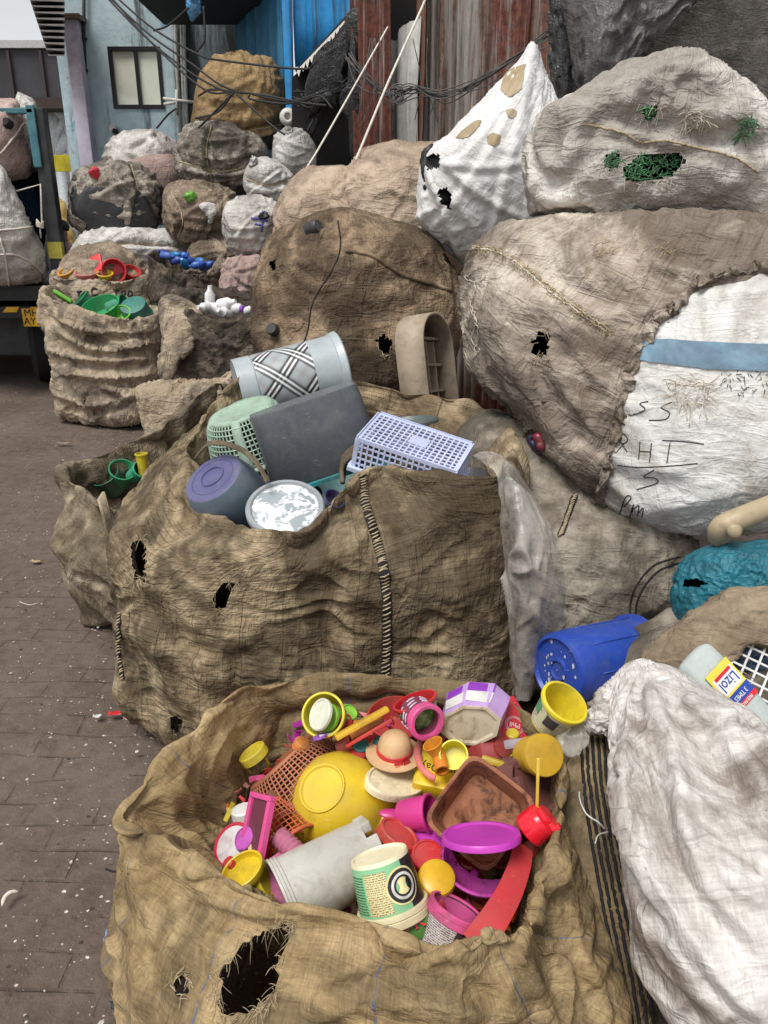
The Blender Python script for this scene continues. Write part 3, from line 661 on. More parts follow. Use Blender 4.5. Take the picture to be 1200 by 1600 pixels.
# ================================================================ bag behind on the left
cr3 = np.array([atH(97, 733, .74), atH(152, 778, .70), atH(198, 795, .68), wp(-.88, 2.82, .70), wp(-.80, 3.2, .76), atH(345, 596, .92), atH(252, 662, .84), atH(172, 705, .77)])
c3 = cr3.mean(0)
be3 = np.array([atH(92, 840, .52), atH(130, 890, .46), atH(205, 930, .42), wp(-.80, 2.75, .45), wp(-.72, 3.2, .5), wp(-.72, 3.75, .6), wp(-1.0, 3.55, .55), wp(-1.28, 3.3, .5)])
ba3 = np.array([atH(110, 900, .22), atH(150, 960, .08), atH(215, 985, .05), wp(-.80, 2.75, .05), wp(-.72, 3.2, .05), wp(-.72, 3.7, .05), wp(-1.0, 3.5, .05), wp(-1.2, 3.3, .1)])
P = loft([scale_ring(ba3, .8, .005), scale_ring(ba3, .97, .03), ba3, be3, cr3 + (cr3 - c3) * [.03, .03, 0] - [0, 0, .03], cr3, cr3 - (cr3 - c3) * [.06, .06, 0] - [0, 0, .03], scale_ring(cr3, .78, [-.16]), scale_ring(cr3, .4, .45)], 113, 192)
P = lump(P, True, .02, .3, 25); P = crease(P, True, .022, .2, (.5, .2, .6), 2.5, 24); X = wrinkle(P, True, (.03, .03), 2, 60, .02, .07, .04, 23, lam=.08); X[..., 2] = np.maximum(X[..., 2], .003)
LB = grid_mesh('jumbo_bag', X, fb['bag_pale'], True, (False, True), None, P); LB.modifiers.new('ss', 'SUBSURF').render_levels = 1
tag(LB, 'pale dirty open bag with green bits inside, left of the huge dashed bag', 'sack')
strap(LB, [atH(158, 775, .72), atH(165, 800, .68), atH(172, 830, .63), atH(185, 850, .6)], .06, m=fb['bag_pale'])

# ================================================================ closed sacks and bales
def SK(name, label, poly, Y, th, mat, **kw):
    g = kw.pop('group', None); cat = kw.pop('cat', 'sack'); o = sack(name, poly, Y, th, fb[mat] if isinstance(mat, str) else mat, **kw); tag(o, label, cat, g); return o
S = {}
S['brown'] = SK('stuffed_sack', 'big round brown burlap sack with dark wet bottom and torn holes, mid-picture', [(530, 322), (600, 335), (680, 365), (716, 430), (716, 500), (708, 570), (690, 650), (640, 790), (470, 790), (410, 660), (393, 520), (395, 430), (428, 362), (480, 330)], 4.3, .56, 'brown', H=161, W=256, ex=(.02, .02), lumps=.028, lam=.6, amp=.04, seed=4, levels=3, wl=.1, cr=[dict(amp=.03, lam=.4, along=(.3, 0, 1), st=2.5), dict(amp=.012, lam=.16, along=(-.3, 0, 1), st=3)],
    holes=[[(588, 532), (600, 522), (613, 530), (610, 548), (596, 552)], [(694, 398), (704, 396), (704, 410), (696, 410)], [(420, 408), (430, 404), (432, 420), (424, 424)]])
stroke('stitched_seam', S['brown'], [(528, 345), (532, 385), (520, 420), (490, 470), (480, 520), (470, 545)], .004, M_black, seed=1)
mb = MB()
for k in range(2): stroke('', S['brown'], [(540, 392), (580, 400), (620, 425), (660, 440), (705, 455)], .011 - .003 * k, None, lift=.004 - .01 * k, mb=mb)
mb.build('fabric_fold', fb['brown'], S['brown'], smooth=True)
fray('frayed_threads', S['brown'], [(588, 532), (600, 522), (613, 530), (610, 548), (596, 552)], 50, M_thread, L=(.01, .03), r=.0012, seed=5, spread=10)
S['brown_l'] = SK('stuffed_sack', 'small soft brown sack with a red mark behind the big brown sack', [(470, 265), (500, 258), (545, 262), (560, 320), (555, 420), (450, 420), (428, 345), (440, 305)], 5.4, .4, 'brown2', H=81, W=128, ex=(.02, .03), seed=6, cr=[dict(amp=.02, lam=.2, along=(.4, 0, 1), st=3)])
S['brown_t'] = SK('stuffed_sack', 'wide soft brown sack with a pink stain, against the white sheeted heap', [(580, 228), (640, 222), (690, 222), (730, 260), (740, 420), (560, 430), (510, 345), (525, 290), (555, 245)], 5.2, .5, 'brown2', H=113, W=160, ex=(.02, .02), seed=7, uvrot=True, cr=[dict(amp=.03, lam=.3, along=(1, 0, .5), st=3)])
S['tarp'] = SK('wrapped_heap', 'heap wrapped in white plastic sheet rising to a tied point', [(832, 62), (842, 72), (850, 100), (872, 150), (905, 230), (915, 330), (880, 420), (760, 420), (712, 408), (650, 350), (648, 330), (660, 240), (705, 205), (760, 145), (815, 85)], 4.3, .42, 'tarpwhite', H=129, W=192, ex=(.015, .02), lumps=.012, amp=.05, folds=[([(836, 85), (775, 220), (700, 330), (672, 360)], .010, 7), ([(838, 90), (800, 240), (765, 390)], .014, 8), ([(842, 100), (845, 240), (825, 360)], .012, 8), ([(690, 250), (745, 300), (830, 350)], .014, 8), ([(668, 262), (700, 340), (725, 410)], .026, 9), ([(690, 255), (760, 262), (860, 250)], .008, 6), ([(845, 110), (868, 170), (880, 260)], .012, 7), ([(700, 300), (740, 350), (790, 400)], .012, 8), ([(835, 100), (740, 230), (690, 262)], .008, 6)], n=2.0, lam=.9, seed=8, roll=-.5, cat='wrapped heap', levels=3, wl=.07, cr=[dict(amp=.014, lam=.07, apex=atY(845, 45, 4.4), oct=2, warp=.0), dict(amp=.005, lam=.10, along=(1, 0, .35), st=10, oct=1)],
    holes=[[(662, 248), (675, 240), (688, 243), (686, 262), (668, 266)], [(683, 300), (697, 292), (705, 305), (704, 328), (690, 318)]], ctr=(775, 270))
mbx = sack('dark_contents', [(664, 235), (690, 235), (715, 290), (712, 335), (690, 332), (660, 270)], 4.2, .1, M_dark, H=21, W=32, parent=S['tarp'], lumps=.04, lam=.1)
S['top'] = SK('woven_bale', 'pale grey dirty bale with green tufts poking out of tears, lying on top', [(990, 100), (1040, 98), (1085, 102), (1130, 130), (1180, 162), (1260, 205), (1290, 300), (1230, 345), (1120, 342), (980, 328), (850, 338), (820, 332), (816, 240), (842, 172), (900, 142), (960, 110)], 3.15, .42, 'bale_grey', H=145, W=224, ex=(.02, .02), lumps=.02, amp=.04, n=3.4, seed=9, cat='bale', folds=[([(840, 180), (852, 245), (880, 262), (900, 205), (940, 165)], .03, 12), ([(905, 193), (975, 206), (1040, 222), (1130, 238), (1190, 275)], .014, 9), ([(835, 300), (880, 312), (960, 300)], .016, 14), ([(1060, 200), (1000, 260), (960, 310)], .010, 12), ([(985, 105), (1090, 170), (1190, 185)], .016, 22), ([(850, 170), (960, 160), (1090, 178), (1190, 190)], .014, 20)], levels=3, wl=.08, cr=[dict(amp=.026, lam=.25, along=(.6, 0, .8), st=4, oct=2), dict(amp=.007, lam=.1, along=(.7, 0, .7), st=6, oct=1)],
    holes=[[(945, 243), (960, 238), (972, 250), (960, 262), (948, 258)], [(976, 262), (1000, 240), (1060, 240), (1072, 252), (1050, 275), (1000, 285), (975, 278)], [(1003, 170), (1025, 165), (1028, 182), (1010, 188)]])
S['bale'] = SK('woven_bale', 'enormous grey-brown stitched bale with a white end cover', [(740, 375), (800, 340), (900, 330), (1000, 328), (1150, 340), (1330, 350), (1400, 560), (1330, 800), (1060, 830), (950, 785), (860, 720), (800, 645), (730, 590), (714, 520), (716, 430)], 2.85, .52, 'bale', H=177, W=272, ex=(.012, .02), lumps=.022, lam=.6, amp=.035, n=2.6, seed=10, cat='bale', folds=[([(765, 470), (805, 560), (860, 660), (935, 760)], .03, 22), ([(850, 530), (890, 610), (950, 700)], .028, 16), ([(740, 480), (775, 570), (820, 660)], .02, 18), ([(870, 500), (920, 570), (955, 620)], .018, 14), ([(830, 700), (880, 720), (945, 780)], .022, 16), ([(740, 378), (800, 402), (900, 470), (958, 520)], .012, 10), ([(780, 360), (860, 400), (950, 450)], .012, 20), ([(900, 690), (930, 720), (960, 770)], .016, 12)], levels=3, wl=.08, roll=1.2, cr=[dict(amp=.03, lam=.3, along=(.9, 0, -.55), st=4), dict(amp=.01, lam=.11, along=(.9, 0, -.55), st=4)], ctr=(1040, 590),
    holes=[[(832, 530), (846, 518), (858, 524), (856, 548), (842, 562), (832, 552)]])
WC = sack('white_end_cover', [(1080, 432), (1140, 420), (1200, 416), (1300, 420), (1380, 560), (1340, 770), (1200, 834), (1056, 838), (980, 820), (928, 776), (918, 720), (943, 600), (975, 512), (1022, 460)], 2.44, .24, fb['whiteclean'], H=145, W=208, ex=(.015, .02), lumps=.006, amp=.03, folds=[([(1195, 450), (1080, 470), (1010, 500)], .008, 14), ([(940, 700), (1000, 730), (1080, 735)], .012, 14), ([(955, 630), (1020, 640)], .008, 10), ([(965, 590), (1040, 600)], .006, 10), ([(970, 780), (1050, 790), (1180, 760)], .010, 16), ([(945, 740), (985, 780), (1020, 820)], .012, 10)], n=2.5, seed=11, parent=S['bale'], levels=3, wl=.06, cr=[dict(amp=.008, lam=.12, along=(1, 0, .1), st=6, oct=1)], ctr=(1150, 630))
S['grey'] = SK('stuffed_sack', 'dirty grey sack with a laced seam lying under the white-ended bale', [(740, 640), (792, 640), (850, 690), (930, 760), (1010, 800), (1085, 845), (1095, 930), (1060, 990), (1000, 1080), (900, 1110), (810, 1080), (790, 900), (720, 800), (705, 690)], 2.62, .30, 'grey', H=129, W=192, ex=(.015, .02), seed=30, levels=3, wl=.08, cr=[dict(amp=.03, lam=.28, along=(.7, 0, -.6), st=3), dict(amp=.012, lam=.12, along=(.5, 0, .5), st=3)])
whip(S['grey'], [(898, 775), (885, 810), (876, 836)], .022, n=22)
for k, off in enumerate((0, 9)):
    stroke('cord', S['grey'], [(1062, 870), (1020, 885), (992, 920), (984, 960), (995, 995)] if k == 0 else [(1066, 878), (1028, 893), (1001, 926), (993, 962), (1003, 992)], .0035, M_black, seed=k)
S['under'] = SK('stuffed_sack', 'grimy sack wedged beneath the tan cloth and blue drum', [(860, 1060), (960, 1010), (1080, 960), (1300, 960), (1380, 1200), (1250, 1450), (1000, 1480), (860, 1400), (830, 1200)], 1.72, .22, 'grey', H=65, W=96, ex=(.02, .02), seed=31)
S['teal'] = SK('stuffed_sack', 'teal blue woven sack with a torn slit between bale and tan cloth', [(1062, 880), (1100, 852), (1160, 845), (1240, 850), (1280, 930), (1210, 985), (1075, 985), (1050, 940)], 1.98, .14, 'teal', H=145, W=224, ex=(.01, .01), seed=32, lumps=.008, cr=[dict(amp=.016, lam=.10, along=(1, 0, .1), st=6, oct=2)], holes=[[(1066, 906), (1092, 904), (1104, 912), (1090, 918), (1068, 916)]])
S['tan'] = SK('loose_cloth', 'crumpled tan cloth draped over the lattice crate', [(1000, 1025), (1060, 975), (1130, 925), (1180, 917), (1270, 915), (1320, 980), (1260, 1012), (1172, 1008), (1130, 1018), (1100, 1060), (1070, 1095), (1030, 1095), (1000, 1060)], 1.72, .07, 'tan', H=81, W=128, ex=(.03, .03), seed=33, cat='cloth', n=2.0, cr=[dict(amp=.014, lam=.10, along=(.8, .2, .5), st=6, oct=1), dict(amp=.003, lam=.05, along=(.8, .2, .5), st=5, oct=1)], ctr=(1120, 1000), lumps=.006)
# foreground white sack
S['fwhite'] = SK('woven_sack', 'crumpled dirty white woven sack with a gathered neck in the near right corner', [(985, 1038), (1030, 1036), (1075, 1060), (1130, 1085), (1200, 1125), (1300, 1190), (1370, 1400), (1340, 1720), (1120, 1720), (1045, 1600), (995, 1450), (968, 1300), (958, 1180), (950, 1100), (965, 1050)], 1.06, .26, 'white', H=193, W=288, ex=(.006, .008), amp=.03, seed=34, levels=3, wl=.07, n=2.5, roll=.45, ctr=(1140, 1380), lumps=.012,
    cr=[dict(amp=.014, lam=.24, apex=atH(985, 1000, .85), oct=1, warp=.1), dict(amp=.010, lam=.26, along=(.55, .1, -.8), st=10, oct=2)], folds=[([(1000, 1120), (985, 1210), (1005, 1320), (1055, 1420), (1130, 1520), (1215, 1610)], .030, 22), ([(1028, 1105), (1060, 1200), (1075, 1290), (1110, 1380), (1210, 1490)], .026, 20), ([(1060, 1080), (1130, 1150), (1210, 1240)], .024, 22), ([(1010, 1060), (1040, 1130), (1100, 1180)], .016, 14), ([(975, 1150), (968, 1230), (990, 1330), (1030, 1440)], .018, 14), ([(1110, 1330), (1150, 1380), (1205, 1420)], .014, 16), ([(1030, 1450), (1090, 1540), (1150, 1610)], .022, 20), ([(1120, 1100), (1170, 1150), (1230, 1180)], .016, 14), ([(1060, 1250), (1120, 1260), (1200, 1330)], .012, 16)])
S['fwhite'].modifiers.new('ss', 'SUBSURF').render_levels = 1
sack('gathered_neck', [(925, 1095), (955, 1062), (985, 1032), (1020, 1032), (1040, 1060), (1000, 1110), (950, 1140), (915, 1140)], 1.36, .035, fb['white'], H=65, W=96, ex=(.04, .04), seed=35, parent=S['fwhite'], n=2.0, cr=[dict(amp=.022, lam=.07, apex=atH(1010, 1040, .74)), dict(amp=.006, lam=.03)], lumps=.01)
sack('string', [(965, 1070), (978, 1066), (988, 1074), (985, 1086), (970, 1084)], 1.30, .008, pl('pinkstring', (.55, .08, .09)), H=17, W=24, parent=S['fwhite'], cr=[dict(amp=.006, lam=.02)], lumps=.002, lam=.02)
S['striped'] = SK('woven_sack', 'brown sack with black stitched stripes squeezed beside the foreground sack', [(900, 1128), (935, 1135), (955, 1180), (968, 1260), (985, 1350), (1010, 1480), (1030, 1600), (1030, 1720), (880, 1720), (850, 1500), (855, 1300), (870, 1190)], 1.16, .09, 'striped', H=129, W=160, ex=(.02, .02), seed=36, levels=2, wl=.06, n=2.4, cr=[dict(amp=.016, lam=.05, along=(.12, .25, -1), st=7), dict(amp=.006, lam=.03, along=(.12, .25, -1), st=6)], lumps=.008)
g = random.Random(5)
for k in range(5):
    x0 = 905 + k * 9
    stroke('black_stripe', S['striped'], [(x0 + 2, 1150), (x0 + 8, 1230), (x0 + 22 + k, 1330), (x0 + 40 + k * 2, 1430), (x0 + 62 + 2 * k, 1540), (x0 + 72 + 2 * k, 1600)], .0035, M_black, n=90, jit=.7, seed=k, lift=.0012)
for a in ([(930, 1215), (938, 1195), (952, 1190)], [(932, 1245), (940, 1260), (955, 1270)], [(940, 1305), (950, 1295), (962, 1293)]):
    P0 = [atH(x, y, .5 + .01 * i) for i, (x, y) in enumerate(a)]
# ---- rope-tied and open sacks further back
FARCR = [dict(amp=.042, lam=.4, along=(.4, 0, 1), st=4.5, oct=2), dict(amp=.02, lam=.18, along=(-.5, 0, 1), st=5, oct=2)]
def FS(key, label, poly, Y, th, mat, seed, along=None, **kw):
    fa = min(1, th / .5) ** 1.2; crs = [dict(d, along=along or d['along'], amp=d['amp'] * fa) for d in FARCR]; kw.setdefault('H', 97); kw.setdefault('W', 144)
    q = np.asarray(poly, float); q = q.mean(0) + (q - q.mean(0)) * 1.06; poly = [tuple(p_) for p_ in q]; lo, hi = q.min(0), q.max(0); g = random.Random(seed); tx, ty = kw.pop('tie', (lo[0] + (hi[0] - lo[0]) * g.choice((.22, .78)), lo[1] + (hi[1] - lo[1]) * .22)); sz = (hi - lo).min(); fl = []
    for a in np.linspace(0, 6.28, 9)[:-1] + g.uniform(0, .7):
        L_ = sz * g.uniform(.55, 1.0); fl.append(([(tx + math.cos(a) * sz * .05, ty + math.sin(a) * sz * .05), (tx + math.cos(a + .12) * L_ * .5, ty + math.sin(a + .12) * L_ * .5), (tx + math.cos(a + g.uniform(-.2, .3)) * L_, ty + math.sin(a) * L_)], th * g.uniform(.03, .06), max(3.0, sz * .035)))
    for k_ in range(3):
        yy = lo[1] + (hi[1] - lo[1]) * (.45 + .17 * k_); fl.append(([(lo[0] + 4, yy + g.uniform(-8, 8)), ((lo[0] + hi[0]) / 2, yy + 8), (hi[0] - 4, yy + g.uniform(-10, 6))], th * .03, max(3.0, sz * .04)))
    ropes = kw.pop('ropes', ()); fl += [(r_, -th * .10, 4.5) for r_ in ropes]; kw.setdefault('folds', fl); ear = kw.pop('ear', None)
    S[key] = SK('stuffed_sack', label, poly, Y, th, mat, seed=seed, ex=(.02, .02), levels=2, cr=crs, lumps=.03, lam=.6, group='stuffed sacks heaped against the blue building', **kw)
    for r_ in ropes: stroke('tie_cord', S[key], r_, .007, M_thread, lift=.002)
    if ear:
        ex_, ey_, er = ear; sack('gathered_mouth', [(ex_ - er, ey_ + er * .5), (ex_ - er * .7, ey_ - er * .5), (ex_ - er * .2, ey_ - er), (ex_ + er * .5, ey_ - er * .7), (ex_ + er, ey_), (ex_ + er * .4, ey_ + er * .8)], Y - th * .55, .07, fb[mat], H=33, W=48, parent=S[key], n=2.0, lumps=.02, lam=.1, ex=(.03, .03), cr=[dict(amp=.05, lam=.10, apex=atY(ex_, ey_ + er, Y - th * .5), oct=1, warp=0)], seed=seed + 1)
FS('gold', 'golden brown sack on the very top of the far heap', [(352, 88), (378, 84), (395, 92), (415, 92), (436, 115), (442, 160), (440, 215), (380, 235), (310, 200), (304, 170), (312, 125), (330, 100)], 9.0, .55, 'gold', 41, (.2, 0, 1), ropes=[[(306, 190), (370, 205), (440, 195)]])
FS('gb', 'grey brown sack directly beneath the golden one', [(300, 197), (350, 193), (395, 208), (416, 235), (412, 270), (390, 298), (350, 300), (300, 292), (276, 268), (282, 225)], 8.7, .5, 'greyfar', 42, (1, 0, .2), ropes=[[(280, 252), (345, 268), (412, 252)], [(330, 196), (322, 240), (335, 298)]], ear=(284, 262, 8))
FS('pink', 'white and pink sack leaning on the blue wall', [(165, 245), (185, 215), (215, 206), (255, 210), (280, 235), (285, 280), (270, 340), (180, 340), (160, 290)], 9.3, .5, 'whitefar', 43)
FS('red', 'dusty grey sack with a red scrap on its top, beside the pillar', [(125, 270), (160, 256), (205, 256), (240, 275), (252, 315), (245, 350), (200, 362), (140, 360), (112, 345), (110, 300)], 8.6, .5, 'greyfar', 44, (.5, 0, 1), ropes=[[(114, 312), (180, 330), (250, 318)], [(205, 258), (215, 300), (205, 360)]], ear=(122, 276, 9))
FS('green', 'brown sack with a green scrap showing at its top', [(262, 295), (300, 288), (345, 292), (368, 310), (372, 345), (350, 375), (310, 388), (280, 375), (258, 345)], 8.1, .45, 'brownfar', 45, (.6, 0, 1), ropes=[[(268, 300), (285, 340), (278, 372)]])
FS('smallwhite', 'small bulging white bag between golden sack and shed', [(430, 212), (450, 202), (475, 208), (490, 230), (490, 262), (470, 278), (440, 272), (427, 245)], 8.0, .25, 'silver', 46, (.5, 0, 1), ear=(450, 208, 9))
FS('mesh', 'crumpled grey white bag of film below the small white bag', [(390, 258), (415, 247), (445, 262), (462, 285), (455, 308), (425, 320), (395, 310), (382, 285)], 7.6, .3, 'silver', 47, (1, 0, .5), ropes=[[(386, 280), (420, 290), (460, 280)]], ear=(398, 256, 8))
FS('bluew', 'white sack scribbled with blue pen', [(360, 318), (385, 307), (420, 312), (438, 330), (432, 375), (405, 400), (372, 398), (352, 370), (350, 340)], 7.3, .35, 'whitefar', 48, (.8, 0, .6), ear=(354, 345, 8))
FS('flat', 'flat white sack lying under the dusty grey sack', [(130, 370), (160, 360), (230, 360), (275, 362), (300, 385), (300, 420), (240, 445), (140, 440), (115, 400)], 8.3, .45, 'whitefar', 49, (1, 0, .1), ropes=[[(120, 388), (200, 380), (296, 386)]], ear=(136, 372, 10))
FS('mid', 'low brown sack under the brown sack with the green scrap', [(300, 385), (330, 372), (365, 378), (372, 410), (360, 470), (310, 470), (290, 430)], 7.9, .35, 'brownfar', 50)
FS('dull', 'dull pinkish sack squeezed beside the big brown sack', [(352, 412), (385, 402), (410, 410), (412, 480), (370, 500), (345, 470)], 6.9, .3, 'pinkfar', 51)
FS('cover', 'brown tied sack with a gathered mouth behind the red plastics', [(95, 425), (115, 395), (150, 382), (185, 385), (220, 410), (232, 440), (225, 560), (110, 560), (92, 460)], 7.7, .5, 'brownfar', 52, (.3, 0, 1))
def scrap(o, poly, th, m, name='scrap', lift=0.02):
    c = np.mean(poly, axis=0); p, q = hit(o, c[0], c[1], lift)
    if p is None: return
    return sack(name, poly, p[1], th, m, H=17, W=24, parent=o, lumps=.02, lam=.1, ex=(.01, .01), levels=1, it=10, cr=[dict(amp=.02, lam=.08)])
scrap(S['red'], [(140, 266), (150, 262), (156, 268), (152, 278), (142, 276)], .05, pl('redscrap', (.6, .02, .04)))
scrap(S['green'], [(290, 302), (303, 300), (308, 308), (298, 314), (290, 310)], .04, pl('greenscrap', (.12, .35, .04)))
scrap(S['green'], [(312, 318), (330, 316), (337, 325), (334, 345), (326, 350), (322, 332), (312, 326)], .05, fb['whitefar'])
scrap(S['pink'], [(205, 250), (240, 240), (276, 245), (282, 290), (250, 320), (215, 300)], .18, fb['pinkfar'], 'pink_patch', -.1)
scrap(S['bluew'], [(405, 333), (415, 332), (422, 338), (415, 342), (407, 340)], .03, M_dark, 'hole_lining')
for a in ([(392, 341), (405, 342), (418, 346)], [(410, 330), (411, 345), (409, 362)], [(398, 350), (408, 352)]): stroke('blue_pen_line', S['bluew'], a, .008, pl('penblue', (.1, .1, .5)), lift=.004)
for s_ in ('cover',):
    o = S[s_]; b = np.array([project(np.array(v.co) + WL[o.name])[:2] for v in o.data.vertices]); lo, hi = b.min(0), b.max(0)
    stroke('tie_cord', o, [(lo[0] + 6, lo[1] * .45 + hi[1] * .55), ((lo[0] + hi[0]) / 2, lo[1] * .35 + hi[1] * .65), (hi[0] - 6, lo[1] * .5 + hi[1] * .5)], .007, M_thread, lift=.001)

for poly in ([(114, 330), (128, 345), (160, 356), (210, 360), (246, 348), (240, 364), (180, 368), (126, 356)], [(112, 300), (122, 290), (128, 310), (122, 335), (112, 330)], [(238, 285), (250, 300), (252, 335), (244, 330)]): scrap(S['red'], poly, .05, M_dark, 'black_patch', -.02)  # black scraps along the sack's bottom edge and both sides
def openbag(key, name, label, rim, Yb, mat, seed, base_s=.92, belly=1.06, shift=(0, 0), inn=.14, H=121, W=176, folds=(), crs=None, floor=.16, group=None):
    r = np.array([atY(x, y, Y) for x, y, Y in rim]); c = r.mean(0); n = len(r)
    def at(s, z, sh=1.0):
        q = c + (r - c) * s; q[:, 2] = z; q[:, 0] += shift[0] * sh; q[:, 1] += shift[1] * sh; return q
    hm = r[:, 2].mean()
    P = loft([at(base_s * .86, .006), at(base_s, .05), at(belly, hm * .3), at(belly * .99, hm * .6, .6), r + (r - c) * [.03, .03, 0] - [0, 0, .05], r, r - (r - c) * [.05, .05, 0] - [0, 0, .04], r - (r - c) * [.16, .16, 0] - [0, 0, inn], at(.4, r[:, 2].min() - floor - inn * .5, 0)], H, W)
    P = lump(P, True, .022, .5, seed)
    for k, d in enumerate(crs or [dict(amp=.035, lam=.20, along=(1, .3, .1), st=8, oct=2), dict(amp=.016, lam=.10, along=(1, .3, -.1), st=8, oct=1)]): P = crease(P, True, seed=seed + 9 * k, **d)
    if folds: P = sculpt(P, True, folds, (0, int(H * .62)))
    X = wrinkle(P, True, (.006, .012), 2, 60, .02, .07, .04, seed, lam=.1); X[..., 2] = np.maximum(X[..., 2], .003)
    o = grid_mesh(name, X, fb[mat], True, (False, True), None, P); S[key] = o; tag(o, label, 'sack', group); return o
openbag('ogreen', 'open_sack', 'standing tan canvas sack of green plastics on the left', [(63, 455, 6.75), (100, 474, 6.55), (150, 490, 6.5), (205, 498, 6.5), (246, 490, 6.75), (238, 476, 7.2), (175, 462, 7.45), (105, 450, 7.3)], 6.6, 'open', 61, shift=(0, 0.02), base_s=.96, folds=[([(72, 480), (140, 515), (240, 512)], .05, 7), ([(75, 505), (150, 545), (243, 535)], .05, 7), ([(75, 540), (130, 560), (242, 560)], .05, 7), ([(80, 575), (160, 590), (240, 585)], .05, 7), ([(75, 610), (150, 632), (235, 612)], .045, 7), ([(95, 470), (160, 505), (220, 505)], .03, 5), ([(150, 600), (200, 615), (240, 640)], .04, 7), ([(72, 530), (110, 585), (140, 640)], .035, 8)])
openbag('ored', 'open_sack', 'tan sack of red plastics with faint lettering, behind the green ones', [(86, 430, 7.25), (120, 436, 7.15), (175, 436, 7.15), (225, 432, 7.25), (230, 424, 7.6), (180, 418, 7.8), (120, 416, 7.8), (90, 420, 7.6)], 7.2, 'open', 62, base_s=.95, belly=1.02)
openbag('oblue', 'open_sack', 'grey sack of blue bottles behind the dark bag', [(232, 398, 7.3), (262, 418, 7.1), (305, 428, 7.05), (345, 420, 7.2), (350, 402, 7.5), (310, 392, 7.8), (262, 390, 7.8)], 7.2, 'dark', 63, base_s=.95, belly=1.02)
openbag('owhite', 'open_sack', 'sooty dark bag of white bottles beside the green-filled sack', [(252, 470, 5.9), (300, 485, 5.75), (345, 500, 5.65), (400, 497, 5.65), (432, 486, 5.8), (425, 466, 6.3), (350, 452, 6.5), (275, 455, 6.4)], 5.8, 'dark', 64, base_s=.97, belly=1.0)
S['flap'] = SK('loose_cloth', 'wrinkled brown cloth flap hanging beside the sooty dark bag', [(248, 470), (280, 462), (318, 490), (290, 530), (275, 580), (262, 610), (246, 580), (252, 530)], 5.75, .05, 'open', H=49, W=72, seed=65, cat='cloth', cr=[dict(amp=.03, lam=.12, along=(.3, 0, 1), st=4)], ex=(.02, .02))
S['slump'] = SK('folded_sack', 'slumped empty brown sack lying behind the tartan bin', [(218, 612), (250, 600), (300, 598), (345, 590), (372, 580), (366, 640), (300, 690), (240, 700), (222, 665)], 4.55, .25, 'open', H=81, W=128, seed=66, cr=[dict(amp=.05, lam=.2, along=(1, 0, .5), st=4), dict(amp=.015, lam=.09, along=(1, 0, .5), st=4)], ex=(.02, .03))
# lettering on the red-filled sack
for a in ([(152, 452), (146, 450), (143, 455), (146, 461), (153, 460)], [(120, 456), (128, 455)], [(124, 456), (124, 464)], [(134, 464), (136, 455), (140, 463)], [(186, 454), (182, 455), (182, 463), (187, 464)], [(191, 464), (191, 455), (196, 456), (195, 460), (191, 460)], [(200, 463), (201, 455), (206, 456), (206, 462), (200, 463)]):
    stroke('pen_letter', S['ored'], a, .008, M_ink, n=8, lift=.003)

# ---------------------------------------------------------------- writing and details on the bales
for a in ([(1013, 627), (1000, 631), (1008, 640), (990, 648), (982, 648)], [(1050, 628), (1033, 636), (1046, 645), (1040, 655), (1014, 657)],
          [(972, 684), (969, 690), (975, 693), (981, 687), (975, 678), (971, 680)], [(975, 693), (964, 706)], [(972, 694), (980, 706)], [(1000, 690), (998, 718)], [(1018, 692), (1015, 722)], [(1000, 705), (1017, 706)], [(1035, 688), (1070, 690), (1100, 694)], [(1047, 692), (1042, 724)],
          [(965, 727), (1000, 730), (1050, 728), (1090, 724)], [(1022, 734), (1006, 745), (1024, 747), (1026, 755), (995, 765)],
          [(968, 804), (978, 776), (986, 778), (975, 792)], [(988, 800), (990, 788), (984, 808)], [(990, 795), (998, 790), (996, 806)], [(997, 802), (1005, 794), (1003, 808)]):
    stroke('pen_letter', WC, a, .0019, M_ink, n=26, lift=.0006)
def band(o, top, bot, m, name, n=40, lift=.0012, rows=5):
    a = catmull(np.asarray(top, float), n, False); b = catmull(np.asarray(bot, float), n, False); G = []
    for r_ in range(rows + 1):
        t = r_ / rows; G.append([hit(o, *(p * (1 - t) + q * t), lift)[0] for p, q in zip(a, b)])
    v = []; idx = {}
    for i, row in enumerate(G):
        for j, p in enumerate(row):
            if p is not None: idx[i, j] = len(v); v.append(p)
    f = [(idx[i, j], idx[i, j + 1], idx[i + 1, j + 1], idx[i + 1, j]) for i in range(rows) for j in range(n - 1) if all(k in idx for k in ((i, j), (i, j + 1), (i + 1, j + 1), (i + 1, j)))]
    k = {}
    if f: return link(name, v, f, m, o)
fb['bluestripe'] = fabric('woven_blue_stripe', (.22, .35, .46), (.15, .25, .34), (.10, .12, .14), .4, 3, .5, .7, .3, 330, rough=.6, bump=.3, spots=.1, off=21)
band(WC, [(972, 540), (990, 532), (1040, 530), (1100, 534), (1200, 538), (1300, 540)], [(966, 566), (990, 562), (1040, 568), (1100, 576), (1200, 580), (1300, 584)], fb['bluestripe'], 'blue_stripe', n=90, lift=.005, rows=8)
fb['amber'] = fabric('amber_stain', (.44, .36, .24), (.34, .27, .17), (.3, .22, .12), .5, 6, .45, .62, .1, 330, rough=.5, bump=.3, spots=.2, off=25, fold=.4)
for tp, bt in (([(788, 118), (800, 108), (822, 100)], [(782, 140), (797, 152), (815, 138)]), ([(722, 205), (742, 190), (752, 188)], [(712, 216), (732, 214), (750, 196)]), ([(760, 214), (770, 208), (782, 212)], [(762, 224), (772, 228), (780, 224)]), ([(790, 172), (800, 170), (808, 174)], [(793, 182), (800, 185), (806, 181)])): band(S['tarp'], tp, bt, fb['amber'], 'stain', n=14, lift=.004)
